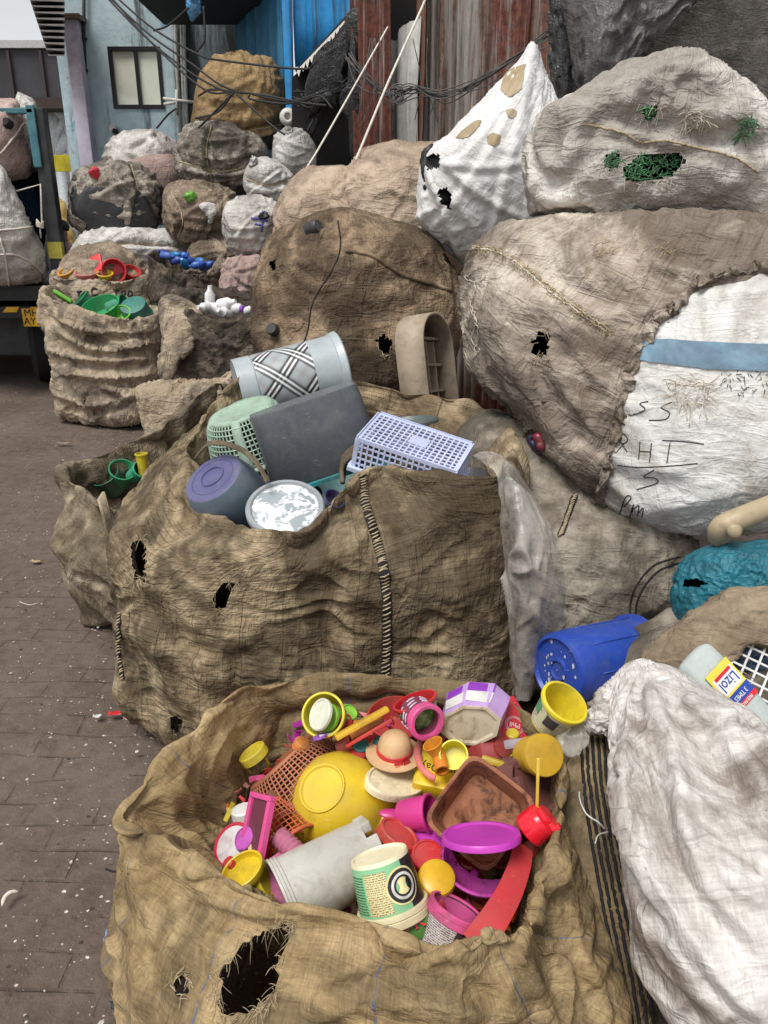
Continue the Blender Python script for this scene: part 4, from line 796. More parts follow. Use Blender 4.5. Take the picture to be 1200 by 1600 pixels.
fb['soil'] = fabric('soiled_weave', (.55, .50, .42), (.40, .36, .29), (.12, .10, .07), .7, 6, .45, .62, .3, 330, rough=.7, bump=.4, spots=.4, off=22)
fray('loose_fibres', WC, [(1050, 600), (1075, 596), (1100, 600), (1105, 622), (1080, 632), (1055, 618)], 90, M_threadw, L=(.02, .06), r=.0009, seed=31, spread=14)
fray('loose_fibres', WC, [(1130, 590), (1195, 580), (1190, 605), (1150, 612)], 40, M_dark, L=(.006, .02), r=.0009, seed=32, spread=12)
# ruffled seam round the white cover, stitched seams and loose threads on the bale
def ruffle(o, pix, w, m, parent, name='ruffled_edge', seed=1, n=120, lift=.01):
    g = Waves(seed, .07, 14); pts = catmull(np.asarray(pix, float), n, False); A = []
    for i, (x, y) in enumerate(pts):
        c_ = [h_ for h_ in (hit(o, x, y, lift), hit(WC, x, y, lift)) if h_[0] is not None]
        if not c_: continue
        A.append(min(c_, key=lambda h_: depth_of(h_[0])))
    if len(A) < 6: return
    p = np.array([a for a, _ in A]); q = np.array([b for _, b in A]); t = np.gradient(p, axis=0); t /= np.linalg.norm(t, axis=1)[:, None]; s_ = np.cross(t, q)
    rows = []
    for k, (a, h) in enumerate(((-.5, -.3), (-.35, .45), (-.05, .75), (.2, .4), (.5, -.3))):
        rows.append(p + s_ * (w * (a + .22 * g(p + k * .01)))[:, None] + q * (w * (h * .5 + .25 * g(p * 1.7 + 3 + k * .03)))[:, None])
    G = np.stack(rows); G = np.stack([catmull(G[:, j], 13, False) for j in range(G.shape[1])], 1)
    return grid_mesh(name, G, m, False, parent=parent)
ruffle(S['bale'], [(1260, 420), (1190, 418), (1140, 426), (1098, 444), (1066, 466), (1035, 494), (1006, 532), (990, 572), (975, 610), (964, 655), (954, 705), (944, 750), (940, 790)], .034, fb['bale'], S['bale'], n=200)
for sd_, a in enumerate(([(738, 385), (770, 388), (800, 402), (850, 440), (900, 480), (960, 520)], [(736, 388), (772, 392), (805, 408), (848, 446), (902, 486), (955, 524)])):
    stroke('stitched_seam', S['bale'], a, .003, M_threadw if sd_ else M_thread, n=120, jit=1.6, seed=sd_)
fray('loose_fibres', S['bale'], [(735, 390), (780, 392), (830, 425), (900, 480), (955, 525), (900, 485), (830, 430), (780, 396)], 260, M_thread, L=(.01, .035), r=.0007, seed=40, spread=7)
for k, a in enumerate(([(735, 470), (745, 500), (738, 530), (750, 545), (740, 560)], [(745, 440), (738, 480), (748, 520), (742, 555)], [(733, 430), (728, 436), (744, 440), (760, 432)])):
    stroke('loose_thread', S['bale'], a, .0016, M_threadw, n=40, jit=2, seed=50 + k, lift=.004)
for h_, s_, n_ in (([(832, 530), (846, 518), (858, 524), (856, 548), (842, 562), (832, 552)], 41, 70), ([(935, 385), (960, 378), (958, 395), (940, 396)], 42, 40), ([(1030, 388), (1050, 390), (1040, 398)], 43, 24), ([(918, 418), (925, 414), (922, 424)], 44, 14)):
    fray('frayed_threads', S['bale'], h_, n_, M_thread, L=(.01, .04), r=.0008, seed=s_, spread=9)
scrap(S['bale'], [(824, 682), (838, 678), (856, 690), (858, 702), (848, 712), (832, 702)], .03, pl('bottlecap_navy', (.02, .02, .07)), 'poking_bottle_cap', .0)
scrap(S['bale'], [(836, 682), (846, 684), (852, 700), (846, 704)], .034, pl('maroon_dark', (.18, .01, .03)), 'poking_red_bit', .006)
# green tufts and threads in the top bale
def tuft(o, poly, n, seed, sp=10):
    g = random.Random(seed); mb = MB(); c = np.mean(poly, axis=0)
    for i in range(n):
        while True:
            x = g.uniform(min(p[0] for p in poly), max(p[0] for p in poly)); y = g.uniform(min(p[1] for p in poly), max(p[1] for p in poly))
            if inpoly(x, y, poly): break
        p = atY(x, y, 3.15 - .36); d = np.array([g.gauss(0, 1), -.35, g.gauss(-.1, .6)]); d /= np.linalg.norm(d); l = g.uniform(.015, .045); s_ = np.linspace(-.5, .5, 4)[:, None]
        mb.tube(p + d * s_ * l + np.array([0, 0, -.3]) * (s_ ** 2) * l, g.uniform(.0012, .0024), 4)
    return mb
for k, (h_, n_) in enumerate((([(945, 243), (960, 238), (972, 250), (960, 262), (948, 258)], 40), ([(976, 262), (1000, 240), (1060, 240), (1072, 252), (1050, 275), (1000, 285), (975, 278)], 170), ([(1003, 170), (1025, 165), (1028, 182), (1010, 188)], 40))):
    p = atY(*np.mean(h_, axis=0), 2.80)
    tuft(S['top'], h_, n_, 60 + k).build('green_tuft', M_green, S['top'], smooth=True)
    fray('frayed_threads', S['top'], h_, n_ // 3 + 20, M_threadw, L=(.008, .03), r=.0007, seed=70 + k, spread=11, droop=1.2)
fray('frayed_threads', S['top'], [(1070, 180), (1090, 178), (1105, 190), (1080, 195)], 70, M_threadw, L=(.01, .04), r=.0009, seed=75, spread=12)
fray('frayed_threads', S['top'], [(1160, 190), (1180, 188), (1178, 210), (1160, 212)], 60, M_green, L=(.01, .04), r=.0011, seed=76, spread=12)
stroke('stitched_seam', S['top'], [(912, 194), (945, 200), (975, 208), (1000, 222), (1040, 220), (1085, 230), (1130, 240), (1160, 252), (1185, 270)], .0035, M_thread, n=120, jit=1.0, seed=3)
# black caps poking from the brown sack
def lying_cap(o, px, py, r, h, ax, name='poking_cap', key='capblack', col=(.025, .025, .03)):
    p, q = hit(o, px, py, .0)
    if p is None: return
    lathe_obj(name, Fr(p, cdir(*ax)), [(0, 0), (r * .9, 0), (r, h * .3), (r, h * .8), (r * .8, h), (0, h)], pl(key, col), o, seg=24)
lying_cap(S['brown'], 482, 360, .036, .07, (.75, .1, .6)); lying_cap(S['brown'], 430, 518, .03, .05, (-.3, .1, 1))
# ================================================================ buildings and shed
def plaster():
    m, nt, b = newmat('blue_plaster'); P = posn(nt)
    A = noise(nt, P, .9, 10, .65, .4); B = noise(nt, P, 6, 8, .7)
    col = mixc(nt, ramp(nt, mth(nt, 'ADD', mth(nt, 'MULTIPLY', A, .6), mth(nt, 'MULTIPLY', B, .4)), .36, .62), (.34, .46, .50), (.52, .63, .655))
    col = mixc(nt, mth(nt, 'MULTIPLY', ramp(nt, noise(nt, P, 1.4, 8, .7, .5), .58, .62), .8), col, (.16, .34, .42))
    col = mixc(nt, mth(nt, 'MULTIPLY', ramp(nt, noise(nt, scl(nt, P, (1, 1, 1), (4, 2, 1)), 1.1, 9, .72, .4), .60, .62), .9), col, (.36, .34, .32))
    st = noise(nt, scl(nt, P, (3.2, 3.2, .45)), 1.0, 8, .7, .3); x = nd(nt, 'ShaderNodeSeparateXYZ', {0: P}).outputs[0]
    side = ramp(nt, x, -3.6, -2.3); col = mixc(nt, mth(nt, 'MULTIPLY', ramp(nt, mth(nt, 'ADD', st, mth(nt, 'MULTIPLY', side, .2)), .60, .74), .92), col, (.035, .035, .033))
    nt.links.new(col, b.inputs['Base Color']); b.inputs['Roughness'].default_value = .85
    bp = nd(nt, 'ShaderNodeBump', {'Height': noise(nt, P, 12, 8, .7), 'Strength': .5, 'Distance': .02}); nt.links.new(bp.outputs[0], b.inputs['Normal']); return m
def tin(name, base, rust, amt, lo=.42, hi=.6, rough=.6, metal=.0, stretch=(9, 9, .5), off=0):
    m, nt, b = newmat(name); P = posn(nt, off)
    A = noise(nt, scl(nt, P, stretch), 1.0, 9, .68, .3); B = noise(nt, P, 9, 8, .7)
    col = mixc(nt, ramp(nt, B, .35, .65), tuple(c * .75 for c in base), base)
    r2 = mixc(nt, ramp(nt, noise(nt, P, 22, 6, .7), .35, .65), tuple(c * .5 for c in rust), tuple(min(1, c * 1.3) for c in rust))
    col = mixc(nt, mth(nt, 'MULTIPLY', ramp(nt, mth(nt, 'ADD', mth(nt, 'MULTIPLY', A, .75), mth(nt, 'MULTIPLY', B, .25)), lo, hi), amt), col, r2)
    S_ = noise(nt, scl(nt, P, (14, 14, .35)), 1.0, 6, .7); col = mixc(nt, mth(nt, 'MULTIPLY', ramp(nt, S_, .50, .66), .75), col, (.03, .022, .018)); S2 = noise(nt, scl(nt, P, (22, 22, .5), (3, 1, 0)), 1.0, 6, .7); col = mixc(nt, mth(nt, 'MULTIPLY', ramp(nt, S2, .56, .68), amt * .5), col, (.50, .48, .44))
    nt.links.new(col, b.inputs['Base Color']); b.inputs['Roughness'].default_value = rough; b.inputs['Metallic'].default_value = metal; b.inputs['Specular IOR Level'].default_value = .3; return m
def corr(a, b_, z0, z1, pitch, amp, m, name, parent, zig0=0, zig1=0, seed=0, yoff=0):
    """corrugated sheet between plan points a,b standing z0..z1, ragged ends"""
    a, b_ = np.array(a, float), np.array(b_, float); L = np.linalg.norm(b_ - a); u = (b_ - a) / L; nn = np.array([u[1], -u[0]])
    n = max(8, int(L / pitch * 6)); g = Waves(seed, .25, 12); v = []; f = []; rows = 6
    for j in range(rows + 1):
        for i in range(n + 1):
            s_ = L * i / n; d = amp * math.cos(2 * math.pi * s_ / pitch) + yoff
            p = a + u * s_ + nn * d; e0 = zig0 * float(g(np.array([s_, 0, 0.]))); e1 = zig1 * float(g(np.array([s_, 5, 0.])))
            z = (z0 + e0) + (z1 + e1 - z0 - e0) * j / rows
            w = .012 * float(Waves(seed + 1, .8, 8)(np.array([p[0], p[1], z])))
            v.append((p[0] + nn[0] * w, p[1] + nn[1] * w, z))
    for j in range(rows):
        for i in range(n): q = j * (n + 1) + i; f.append((q, q + 1, q + n + 2, q + n + 1))
    o = link(name, v, f, m, parent); s2 = o.modifiers.new('s', 'SOLIDIFY'); s2.thickness = .003; return o
M_win = flat('black_frame', (.012, .012, .013), .4); M_lav = fabric('lavender_paint', (.62, .56, .64), (.52, .47, .54), (.25, .22, .22), .4, 2, .55, .7, 0, 30, bump=.1, spots=.2)
def glassm():
    m, nt, b = newmat('glass_sky_reflection'); P = posn(nt); n_ = noise(nt, P, 2.2, 4, .5, .4)
    nt.links.new(mixc(nt, ramp(nt, n_, .45, .6), (.66, .70, .55), (.78, .78, .66)), b.inputs['Base Color']); b.inputs['Roughness'].default_value = .08; b.inputs['Specular IOR Level'].default_value = .9; return m  # the bright sky's reflection is put into the pale base colour
BY = 11.0
bld = empty('plastered_building', atY(240, 400, BY) * [1, 1, 0])
tag(bld, 'pale blue peeling plaster building with a black framed window', 'building')
xl, xr = atY(103, 200, BY)[0], atY(385, 200, BY)[0]
wl_, wr_, wt, wb = atY(173, 120, BY)[0], atY(254, 120, BY)[0], atY(215, 73, BY)[2], atY(215, 170, BY)[2]
mb = MB(); TOP = 5.6
mb.box((xl, BY, 0), (wl_, BY + .25, TOP)); mb.box((wr_, BY, 0), (xr, BY + .25, TOP)); mb.box((wl_, BY, 0), (wr_, BY + .25, wb)); mb.box((wl_, BY, wt), (wr_, BY + .25, TOP)); mb.box((xl, BY + .26, 0), (xl + .25, BY + 6, TOP)); mb.box((xl + .26, BY + .5, 0), (xr, BY + .6, TOP))
mb.build('wall', plaster(), bld)
wf = MB(); t = .045
wf.box((wl_, BY - .02, wb), (wl_ + t, BY + .1, wt)); wf.box((wr_ - t, BY - .02, wb), (wr_, BY + .1, wt)); wf.box((wl_ + t, BY - .02, wb), (wr_ - t, BY + .1, wb + t)); wf.box((wl_ + t, BY - .02, wt - t), (wr_ - t, BY + .1, wt)); xm = wl_ * .48 + wr_ * .52; wf.box((xm - .02, BY - .015, wb + t), (xm + .02, BY + .09, wt - t))
win = wf.build('window', M_win, bld); MB().box((wl_ + t, BY + .03, wb + t), (wr_ - t, BY + .04, wt - t)).build('pane', glassm(), win)
p0, p1 = atY(97, 30, 10.8), atY(119, 30, 10.8)
MB().box((p0[0], 10.8, 0), (p1[0], 10.99, p0[2]), .01).build('pillar', M_lav, bld); MB().box((p0[0] - .06, 10.74, p0[2]), (p1[0] + .06, 11.0, p0[2] + .05)).build('pillar_cap', flat('pillar_cap_rust', (.18, .12, .09), .8), bld)
mb = MB(); mb.tube([atY(131, -60, BY - .05), atY(131, 60, BY - .05), atY(135, 160, BY - .05), atY(138, 260, BY - .05)], .022, 8)
for yy in (60, 110, 150, 200, 240): mb.tube([atY(132 + (yy - 60) * .03, yy - 2, BY - .05), atY(132 + (yy - 60) * .03, yy + 2, BY - .05)], .034, 8)
mb.build('drain_pipe', flat('drain_black', (.03, .032, .035), .5), bld, smooth=True)
M_pvc = flat('white_conduit', (.60, .58, .53), .5, .15)
for x0, x1 in ((274, 281), (283, 288), (287, 292)):
    MB().tube([atY(x0, -60, BY - .05), atY(x0 + 1, 80, BY - .05), atY(x1 + 1, 215, BY - .05)], .022, 8).build('conduit', M_pvc, bld, smooth=True)
mb = MB(); mb.tube([atY(255, 154, BY - .1), atY(303, 160, BY - .1)], .02, 6); mb.tube([atY(256, 163, BY - .1), atY(276, 160, BY - .1)], .02, 6); mb.tube([atY(276, 140, BY - .1), atY(276, 180, BY - .1)], .02, 6); mb.build('bracket', M_pvc, bld, smooth=True)
q = atY(178, 202, BY - .06); lathe_obj('bulb_holder', Fr(q, (0, -1, .1)), [(0, -.06), (.05, -.06), (.055, .0), (.05, .05), (0, .07)], flat('holder', (.45, .44, .4), .5), bld, seg=16)
q = atY(180, 205, BY - .14); lathe_obj('lamp_eye', Fr(q, (0, -1, 0)), [(0, -.04), (.03, -.03), (.03, .03), (0, .04)], M_black, bld, seg=12)
# awning of stepped corrugated sheets above the pillar
aw = MB()
for k in range(9):
    x0 = 47 + k * 3.2; yy = 0 + k * 9.6; aw.quad(atY(x0, yy, 9.6), atY(101, yy + 2, 9.6), atY(101, yy + 8, 10.6), atY(x0 + 2, yy + 7, 10.6)); aw.quad(atY(x0 + 2, yy + 7, 10.6), atY(101, yy + 8, 10.6), atY(101, yy + 9.6, 9.6), atY(x0 + 3, yy + 9.6, 9.6))
for k in range(1, 8):
    x0 = 47 - k * 3.2; yy = -k * 9.6; aw.quad(atY(x0, yy, 9.6), atY(101, yy + 2, 9.6), atY(101, yy + 8, 10.6), atY(x0 + 2, yy + 7, 10.6)); aw.quad(atY(x0 + 2, yy + 7, 10.6), atY(101, yy + 8, 10.6), atY(101, yy + 9.6, 9.6), atY(x0 + 3, yy + 9.6, 9.6))
aw.build('awning', flat('awning_sheet', (.26, .245, .23), .7, .25, 6), bld, solid=.01)

# blue sheet cabin
cab = empty('blue_sheet_cabin', atY(440, 300, 9) * [1, 1, 0]); tag(cab, 'bright blue sheet metal cabin with a dark overhang, behind the golden sack', 'building')
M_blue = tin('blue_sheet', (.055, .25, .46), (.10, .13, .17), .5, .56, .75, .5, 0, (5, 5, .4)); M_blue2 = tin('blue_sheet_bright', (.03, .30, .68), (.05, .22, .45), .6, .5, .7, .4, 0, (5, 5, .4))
A, B, D = atY(372, 100, 10.9)[:2], atY(462, 100, 8.7)[:2], atY(560, 60, 8.5)[:2]
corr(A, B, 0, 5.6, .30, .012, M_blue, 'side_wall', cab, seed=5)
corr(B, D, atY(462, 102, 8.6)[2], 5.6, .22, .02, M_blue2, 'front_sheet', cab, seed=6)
corr(B + np.array([.02, .3]), D + np.array([0, .3]), 0, atY(462, 102, 8.6)[2] + .3, .22, .02, flat('dark_board', (.02, .021, .022), .8), 'dark_back', cab, seed=7)
MB().box((atY(447, 150, 8.62)[0], 8.56, 0), (atY(459, 150, 8.62)[0], 8.66, 5.4), .01).build('corner_post', M_blue2, cab)
MB().obox((atY(330, -8, 10)[0], 9.9, atY(330, 12, 10)[2] + .25), (.75, 0, 0), (0, .9, 0), (0, 0, .24)).build('overhang', flat('overhang_dark', (.03, .03, .032), .8), cab)
mb = MB(); q = atY(450, 183, 8.5)
v, f = lathe(Fr(q, (0, -1, 0)), [(.0, -.06), (.075, -.06), (.085, 0), (.05, .03), (.03, .03), (.03, -.01), (0, -.01)], 20); mb.add(v, f); mb.build('cable_reel', M_pvc, cab, smooth=True)
sack('torn_blue_sheet', [(295, 0), (306, -10), (312, 8), (308, 25), (300, 34), (294, 18)], 9.0, .06, pl('bluefilm', (.05, .22, .42)), H=33, W=48, parent=cab, cr=[dict(amp=.05, lam=.1)], ex=(.02, .02))

# rusty shed
shed = empty('tin_shed', atY(700, 300, 7) * [1, 1, 0]); tag(shed, 'shed of rusty corrugated sheets with hanging black plastic at its corner', 'shed')
px_x = [(553, 612, 'rust', 7.6), (608, 656, 'pale', 7.55), (652, 664, 'brown', 7.45), (660, 768, 'grey', 7.35), (720, 768, 'grey', 7.2), (764, 822, 'red', 6.9), (818, 880, 'tan', 6.7)]
TM = dict(rust=tin('tin_rust', (.16, .10, .08), (.12, .035, .022), .95, .30, .5), pale=tin('tin_pale', (.42, .41, .39), (.20, .10, .06), .9, .52, .64, off=2), brown=tin('tin_brown', (.22, .12, .08), (.13, .055, .03), .9, .35, .6, off=3), grey=tin('tin_grey', (.34, .315, .285), (.15, .075, .045), .95, .44, .58, off=5), red=tin('tin_red', (.25, .20, .18), (.15, .045, .028), 1.0, .42, .50, stretch=(5, 5, .45), off=6), tan=tin('tin_tan', (.27, .235, .19), (.15, .06, .04), .95, .46, .58, off=8))
for k, (xa, xb, key, Y) in enumerate(px_x):
    a, b_ = atY(xa, 150, Y)[:2], atY(xb, 150, Y - .25)[:2]; z1 = atY(xa, 38, Y)[2] if key == 'pale' else 4.3
    corr(a, b_, .0, z1, .085 if key in ('rust', 'grey', 'red') else .12, .022, TM[key], 'corrugated_sheet', shed, .0, .06, 20 + k)
back = flat('shed_recess_shade', (.015, .014, .014), .9)  # near-black colour stands in for the shade in the shed's dark recess
mb = MB(); q = [atY(x, y, 8.25) for x, y in ((456, 900), (456, 122), (545, 30), (562, 20), (562, 900))]; mb.add(q + [p_ + [0, .1, 0] for p_ in q], [(0, 1, 2, 3, 4), (9, 8, 7, 6, 5)] + [(i, (i + 1) % 5, 5 + (i + 1) % 5, 5 + i) for i in range(5)]); a, b_ = atY(556, 100, 7.9), atY(1300, 100, 7.9); mb.box((a[0], 7.9, 0), (b_[0], 8.0, 4.3)); mb.build('back_wall', back, shed)
M_blk = fabric('black_plastic', (.035, .035, .038), (.018, .018, .02), (.06, .058, .056), .5, 3, .5, .7, .05, 160, rough=.35, bump=.7, spots=.1, spec=.5)
for poly, Y, sd_ in (([(484, 110), (497, 80), (520, 60), (545, 30), (560, 40), (552, 80), (530, 100), (525, 150), (515, 165), (505, 140), (495, 200), (478, 230), (475, 150)], 7.9, 1), ([(540, 25), (575, 5), (610, 12), (600, 35), (560, 60), (545, 70)], 7.6, 2), ([(488, 150), (505, 140), (520, 150), (524, 165), (505, 160), (492, 165)], 7.8, 3), ([(547, 70), (556, 66), (560, 240), (548, 250), (545, 150)], 7.62, 4)):
    sack('hanging_plastic', poly, Y, .05, M_blk, H=49, W=72, parent=shed, seed=80 + sd_, ex=(.02, .03), n=2.0, cr=[dict(amp=.02, lam=.14, along=(.1, 0, 1), st=9, oct=1)], lumps=.0)
mb = MB(); g = random.Random(4)
for k in range(13):   # ragged edge of the broken asbestos roof
    t_ = k / 12; x = 464 + t_ * 80; y = 112 - t_ * 84; a = atY(x, y, 8.0); b_ = atY(x + 7, y - 8, 8.0); c_ = atY(x + 3, y + g.uniform(6, 14), 7.95)
    mb.add([a, b_, c_, a + [0, .04, .02], b_ + [0, .04, .02], c_ + [0, .04, .02]], [(0, 1, 2), (5, 4, 3), (0, 3, 4, 1), (1, 4, 5, 2), (2, 5, 3, 0)])
mb.build('broken_roof_edge', flat('asbestos', (.50, .48, .44), .9), shed)
MB().add([atY(462, 112, 8.05), atY(545, 22, 8.05), atY(620, -60, 8.05), atY(620, -60, 9.5), atY(545, 22, 9.5), atY(462, 112, 9.5)], [(0, 1, 4, 5), (1, 2, 3, 4)]).build('roof_sheet', flat('roof_sooty', (.06, .055, .05), .9), shed, solid=.02)
# cable bundle
mb = MB(); g = random.Random(9)
for k in range(10):
    j = lambda s_=6: g.gauss(0, s_)
    mb.tube(catmull(np.array([atY(545 + j(), 88 + j(8), 7.2), atY(575 + j(), 125 + j(), 7.1), atY(615 + j(), 150 + j(), 7.0), atY(650 + j(), 140 + j(), 6.9), atY(695 + j(), 148 + j(), 6.8), atY(760 + j(), 118 + j(), 6.6), atY(860 + j(3), 52 + j(), 6.3)]), 40, False), .0045, 5)
for k in range(9):
    c_ = atY(622 + g.gauss(0, 5), 152 + g.gauss(0, 5), 6.95); r_ = g.uniform(.03, .08); ph = g.uniform(0, 6)
    mb.tube([c_ + np.array([r_ * math.cos(ph + w), g.uniform(-.01, .01), r_ * math.sin(ph + w)]) for w in np.linspace(0, 5, 16)], .005, 4)
for k in range(7):
    x = g.uniform(555, 720); mb.tube(catmull(np.array([atY(x, 60, 7.1), atY(x + g.gauss(0, 12), 130, 7.0), atY(x + g.gauss(0, 15), 190 + g.gauss(0, 20), 7.0)]), 14, False), .004, 4)
mb.build('cable_bundle', flat('cable_grey', (.10, .095, .09), .6, .4, 5), shed, smooth=True)

# tarpaulins at the right
def tarp(name, label, rows, m, seed, crs, solid=.004, W=129, H=97):
    P = loft([[atY(*p) for p in r_] for r_ in rows], H, W, False)
    for k, d in enumerate(crs): P = crease(P, False, seed=seed + k, **d)
    P = wrinkle(P, False, (.004, .004), 2, 50, .02, .07, .05, seed, lam=.2, noise=.002)
    o = grid_mesh(name, P, m, False); s2 = o.modifiers.new('s', 'SOLIDIFY'); s2.thickness = solid; tag(o, label, 'tarpaulin'); return o
fb['tarp'] = fabric('grey_tarpaulin', (.135, .125, .12), (.07, .066, .065), (.03, .029, .03), .5, 1.2, .5, .68, .04, 160, rough=.42, bump=.5, spots=.1, off=23, spec=.45)
fb['tarp2'] = fabric('brown_tarpaulin', (.15, .135, .12), (.075, .068, .06), (.03, .028, .026), .6, 1.1, .5, .66, .06, 160, rough=.6, bump=.5, spots=.1, off=24)
tarp('tarpaulin', 'glossy grey tarpaulin hanging over the shed corner above the pale bale', [[(868, -120, 5.5), (950, -120, 5.3), (1050, -120, 5.2), (1120, -120, 5.2)], [(872, -20, 5.4), (950, -10, 5.15), (1020, 0, 5.2), (1090, 0, 5.2)], [(888, 60, 5.4), (935, 80, 5.1), (985, 75, 5.2), (1030, 60, 5.25)], [(900, 140, 5.4), (925, 160, 5.15), (960, 140, 5.2), (990, 120, 5.3)], [(898, 330, 5.5), (930, 330, 5.3), (990, 320, 5.3), (1060, 300, 5.4)]], fb['tarp'], 5, [dict(amp=.05, lam=.22, along=(.75, 0, .65), st=8, oct=1), dict(amp=.012, lam=.09, along=(.75, 0, .65), st=8, oct=1)])
tarp('tarpaulin', 'narrow black plastic sheet hanging at the edge of the rusty wall', [[(852, -120, 5.85), (875, -120, 5.8), (905, -120, 5.8)], [(858, 0, 5.8), (872, 0, 5.7), (890, 0, 5.7)], [(862, 100, 5.8), (880, 110, 5.6), (905, 110, 5.7)], [(864, 330, 5.8), (890, 330, 5.7), (915, 330, 5.7)]], M_blk, 6, [dict(amp=.05, lam=.18, along=(0, 0, 1), st=5)], W=65)
tarp('tarpaulin', 'dull brown tarpaulin covering the right end of the shed', [[(980, -140, 5.9), (1120, -140, 5.6), (1300, -140, 5.3), (1450, -140, 5.0)], [(980, 0, 5.8), (1100, 0, 5.5), (1250, 0, 5.3), (1450, 0, 5.0)], [(980, 160, 5.8), (1100, 180, 5.5), (1250, 200, 5.25), (1450, 200, 5.0)], [(960, 800, 5.8), (1100, 800, 5.5), (1250, 800, 5.3), (1450, 800, 5.0)]], fb['tarp2'], 7, [dict(amp=.05, lam=.5, along=(-.25, 0, 1), st=5), dict(amp=.015, lam=.15, along=(-.5, 0, 1), st=5)])

# ropes and wires
def rope(label, pts, r, m, name='rope', cat='rope', n=60):
    mb = MB(); mb.tube(catmull(np.array(pts), n, False), r, 7); return tag(mb.build(name, m, smooth=True), label, cat)
rope('thick pale rope slanting down to the wide soft brown sack', [atY(672, -40, 6.0), atY(664, 0, 5.9), atY(608, 125, 5.4), atY(556, 250, 4.95)], .0075, M_rope)
rope('thin pale rope slanting down left of the thick one', [atY(606, 42, 7.3), atY(545, 150, 6.5), atY(498, 232, 5.9), atY(478, 264, 5.6)], .007, M_rope)
M_wire = flat('wire_black', (.03, .03, .03), .6)
W_ = [((166, -5), (230, 60), (300, 115), (365, 150)), ((170, -5), (235, 55), (300, 100), (340, 130), (367, 142)), ((180, -6), (240, 45), (310, 85), (350, 95), (470, 108), (490, 100)), ((240, 48), (262, 40), (295, 12)), ((172, -6), (240, 70), (320, 140), (366, 143)), ((366, 143), (340, 170), (310, 200)), ((366, 143), (395, 170), (430, 200), (445, 210)), ((310, 150), (330, 140), (366, 143)), ((306, 185), (340, 175), (366, 143)), ((390, 148), (392, 155), (440, 162), (470, 158), (500, 150), (520, 170)), ((395, 148), (450, 158), (480, 152), (515, 140)), ((366, 143), (420, 150), (470, 160), (510, 165)), ((318, 10), (320, 60), (308, 80)), ((245, 200), (262, 180), (275, 170))]
mb = MB()
for w in W_:
    mb.tube(catmull(np.array([atY(x, y, 8.25 + .004 * (x - 300) * -1) for x, y in w]), 24, False), .010, 5)
for k in range(10):
    g = random.Random(k); mb.tube(catmull(np.array([atY(462 + g.gauss(0, 4), 150 + g.gauss(0, 6), 8.1), atY(490 + g.gauss(0, 5), 160 + g.gauss(0, 8), 8.0), atY(520 + g.gauss(0, 5), 150 + g.gauss(0, 10), 7.9), atY(556, 120 + g.gauss(0, 12), 7.7)]), 16, False), .008, 4)
tag(mb.build('overhead_wires', M_wire, smooth=True), 'tangle of black overhead wires in front of the golden sack', 'wires')

# ================================================================ truck at the left edge
TY = 8.15
trk = empty('cargo_truck', atY(20, 500, TY) * [1, 1, 0] + [0, 2, 0]); tag(trk, 'loaded cargo truck parked at the left edge with a yellow number plate', 'truck')
M_tr = flat('truck_dark', (.03, .032, .034), .5, .3, 8); M_teal = flat('truck_teal', (.06, .17, .20), .5, .35, 6); M_yel = flat('truck_yellow', (.62, .36, .02), .5, .2, 10)
pz0, pz1 = atY(75, 445, TY)[2], atY(75, 168, TY)[2]; xa, xb = atY(63, 300, TY)[0], atY(84, 300, TY)[0]
MB().box((xa, TY, pz0), (xb, TY + .12, pz1), .01).build('corner_post', M_tr, trk)
zy0, zy1 = atY(75, 404, TY)[2], atY(75, 378, TY)[2]; MB().box((xa - .004, TY - .006, zy0), (xb + .004, TY + .06, zy1)).build('yellow_band', flat('faded_yellow', (.34, .30, .05), .6), trk)
XL = -6.2
mb = MB(); mb.box((xa - .02, TY - .03, atY(60, 262, TY)[2]), (xa + .06, TY - .005, pz1 + .02), .01); mb.box((XL, TY - .03, atY(30, 178, TY)[2]), (xa + .05, TY + .05, atY(30, 169, TY)[2]), .01);  mb.build('top_frame', M_teal, trk)
TU = np.array([xb, TY, 0]); TU /= np.linalg.norm(TU); TU[0] -= .05; TN = np.array([TU[1], -TU[0], 0])
MB().obox(np.array([xb - .07, TY + .16, (pz0 + pz1) / 2 - .1]) + TU * 2.1, TU * 2.1, TN * .025, (0, 0, (pz1 - pz0) / 2 - .1), .01).build('side_panel', M_tr, trk)
z4, z5 = atY(30, 470, TY)[2], atY(30, 447, TY)[2]
def prism(x0, x1, y0, L_, z0, z1):
    q = [np.array([x0, y0, 0]), np.array([x1, y0, 0]), np.array([x1, y0, 0]) + TU * L_, np.array([x0, y0, 0]) + TU * L_]
    return MB().add([p_ + [0, 0, z_] for z_ in (z0, z1) for p_ in q], [(3, 2, 1, 0), (4, 5, 6, 7), (0, 1, 5, 4), (1, 2, 6, 5), (2, 3, 7, 6), (3, 0, 4, 7)])
prism(XL, xb, TY + .02, 4.2, z4, z5).build('cargo_bed', M_tr, trk)
prism(XL + TU[0] * 4.25, xb + TU[0] * 4.25, TY + TU[1] * 4.25, .1, .6, pz1).build('headboard', M_tr, trk)
zb0, zb1 = atY(30, 498, TY - .05)[2], atY(30, 479, TY - .05)[2]
bp_ = MB().box((XL, TY - .06, zb0), (xb - .02, TY + .04, zb1), .01).build('bumper', flat('bumper_black', (.02, .02, .022), .5), trk)
mb = MB()
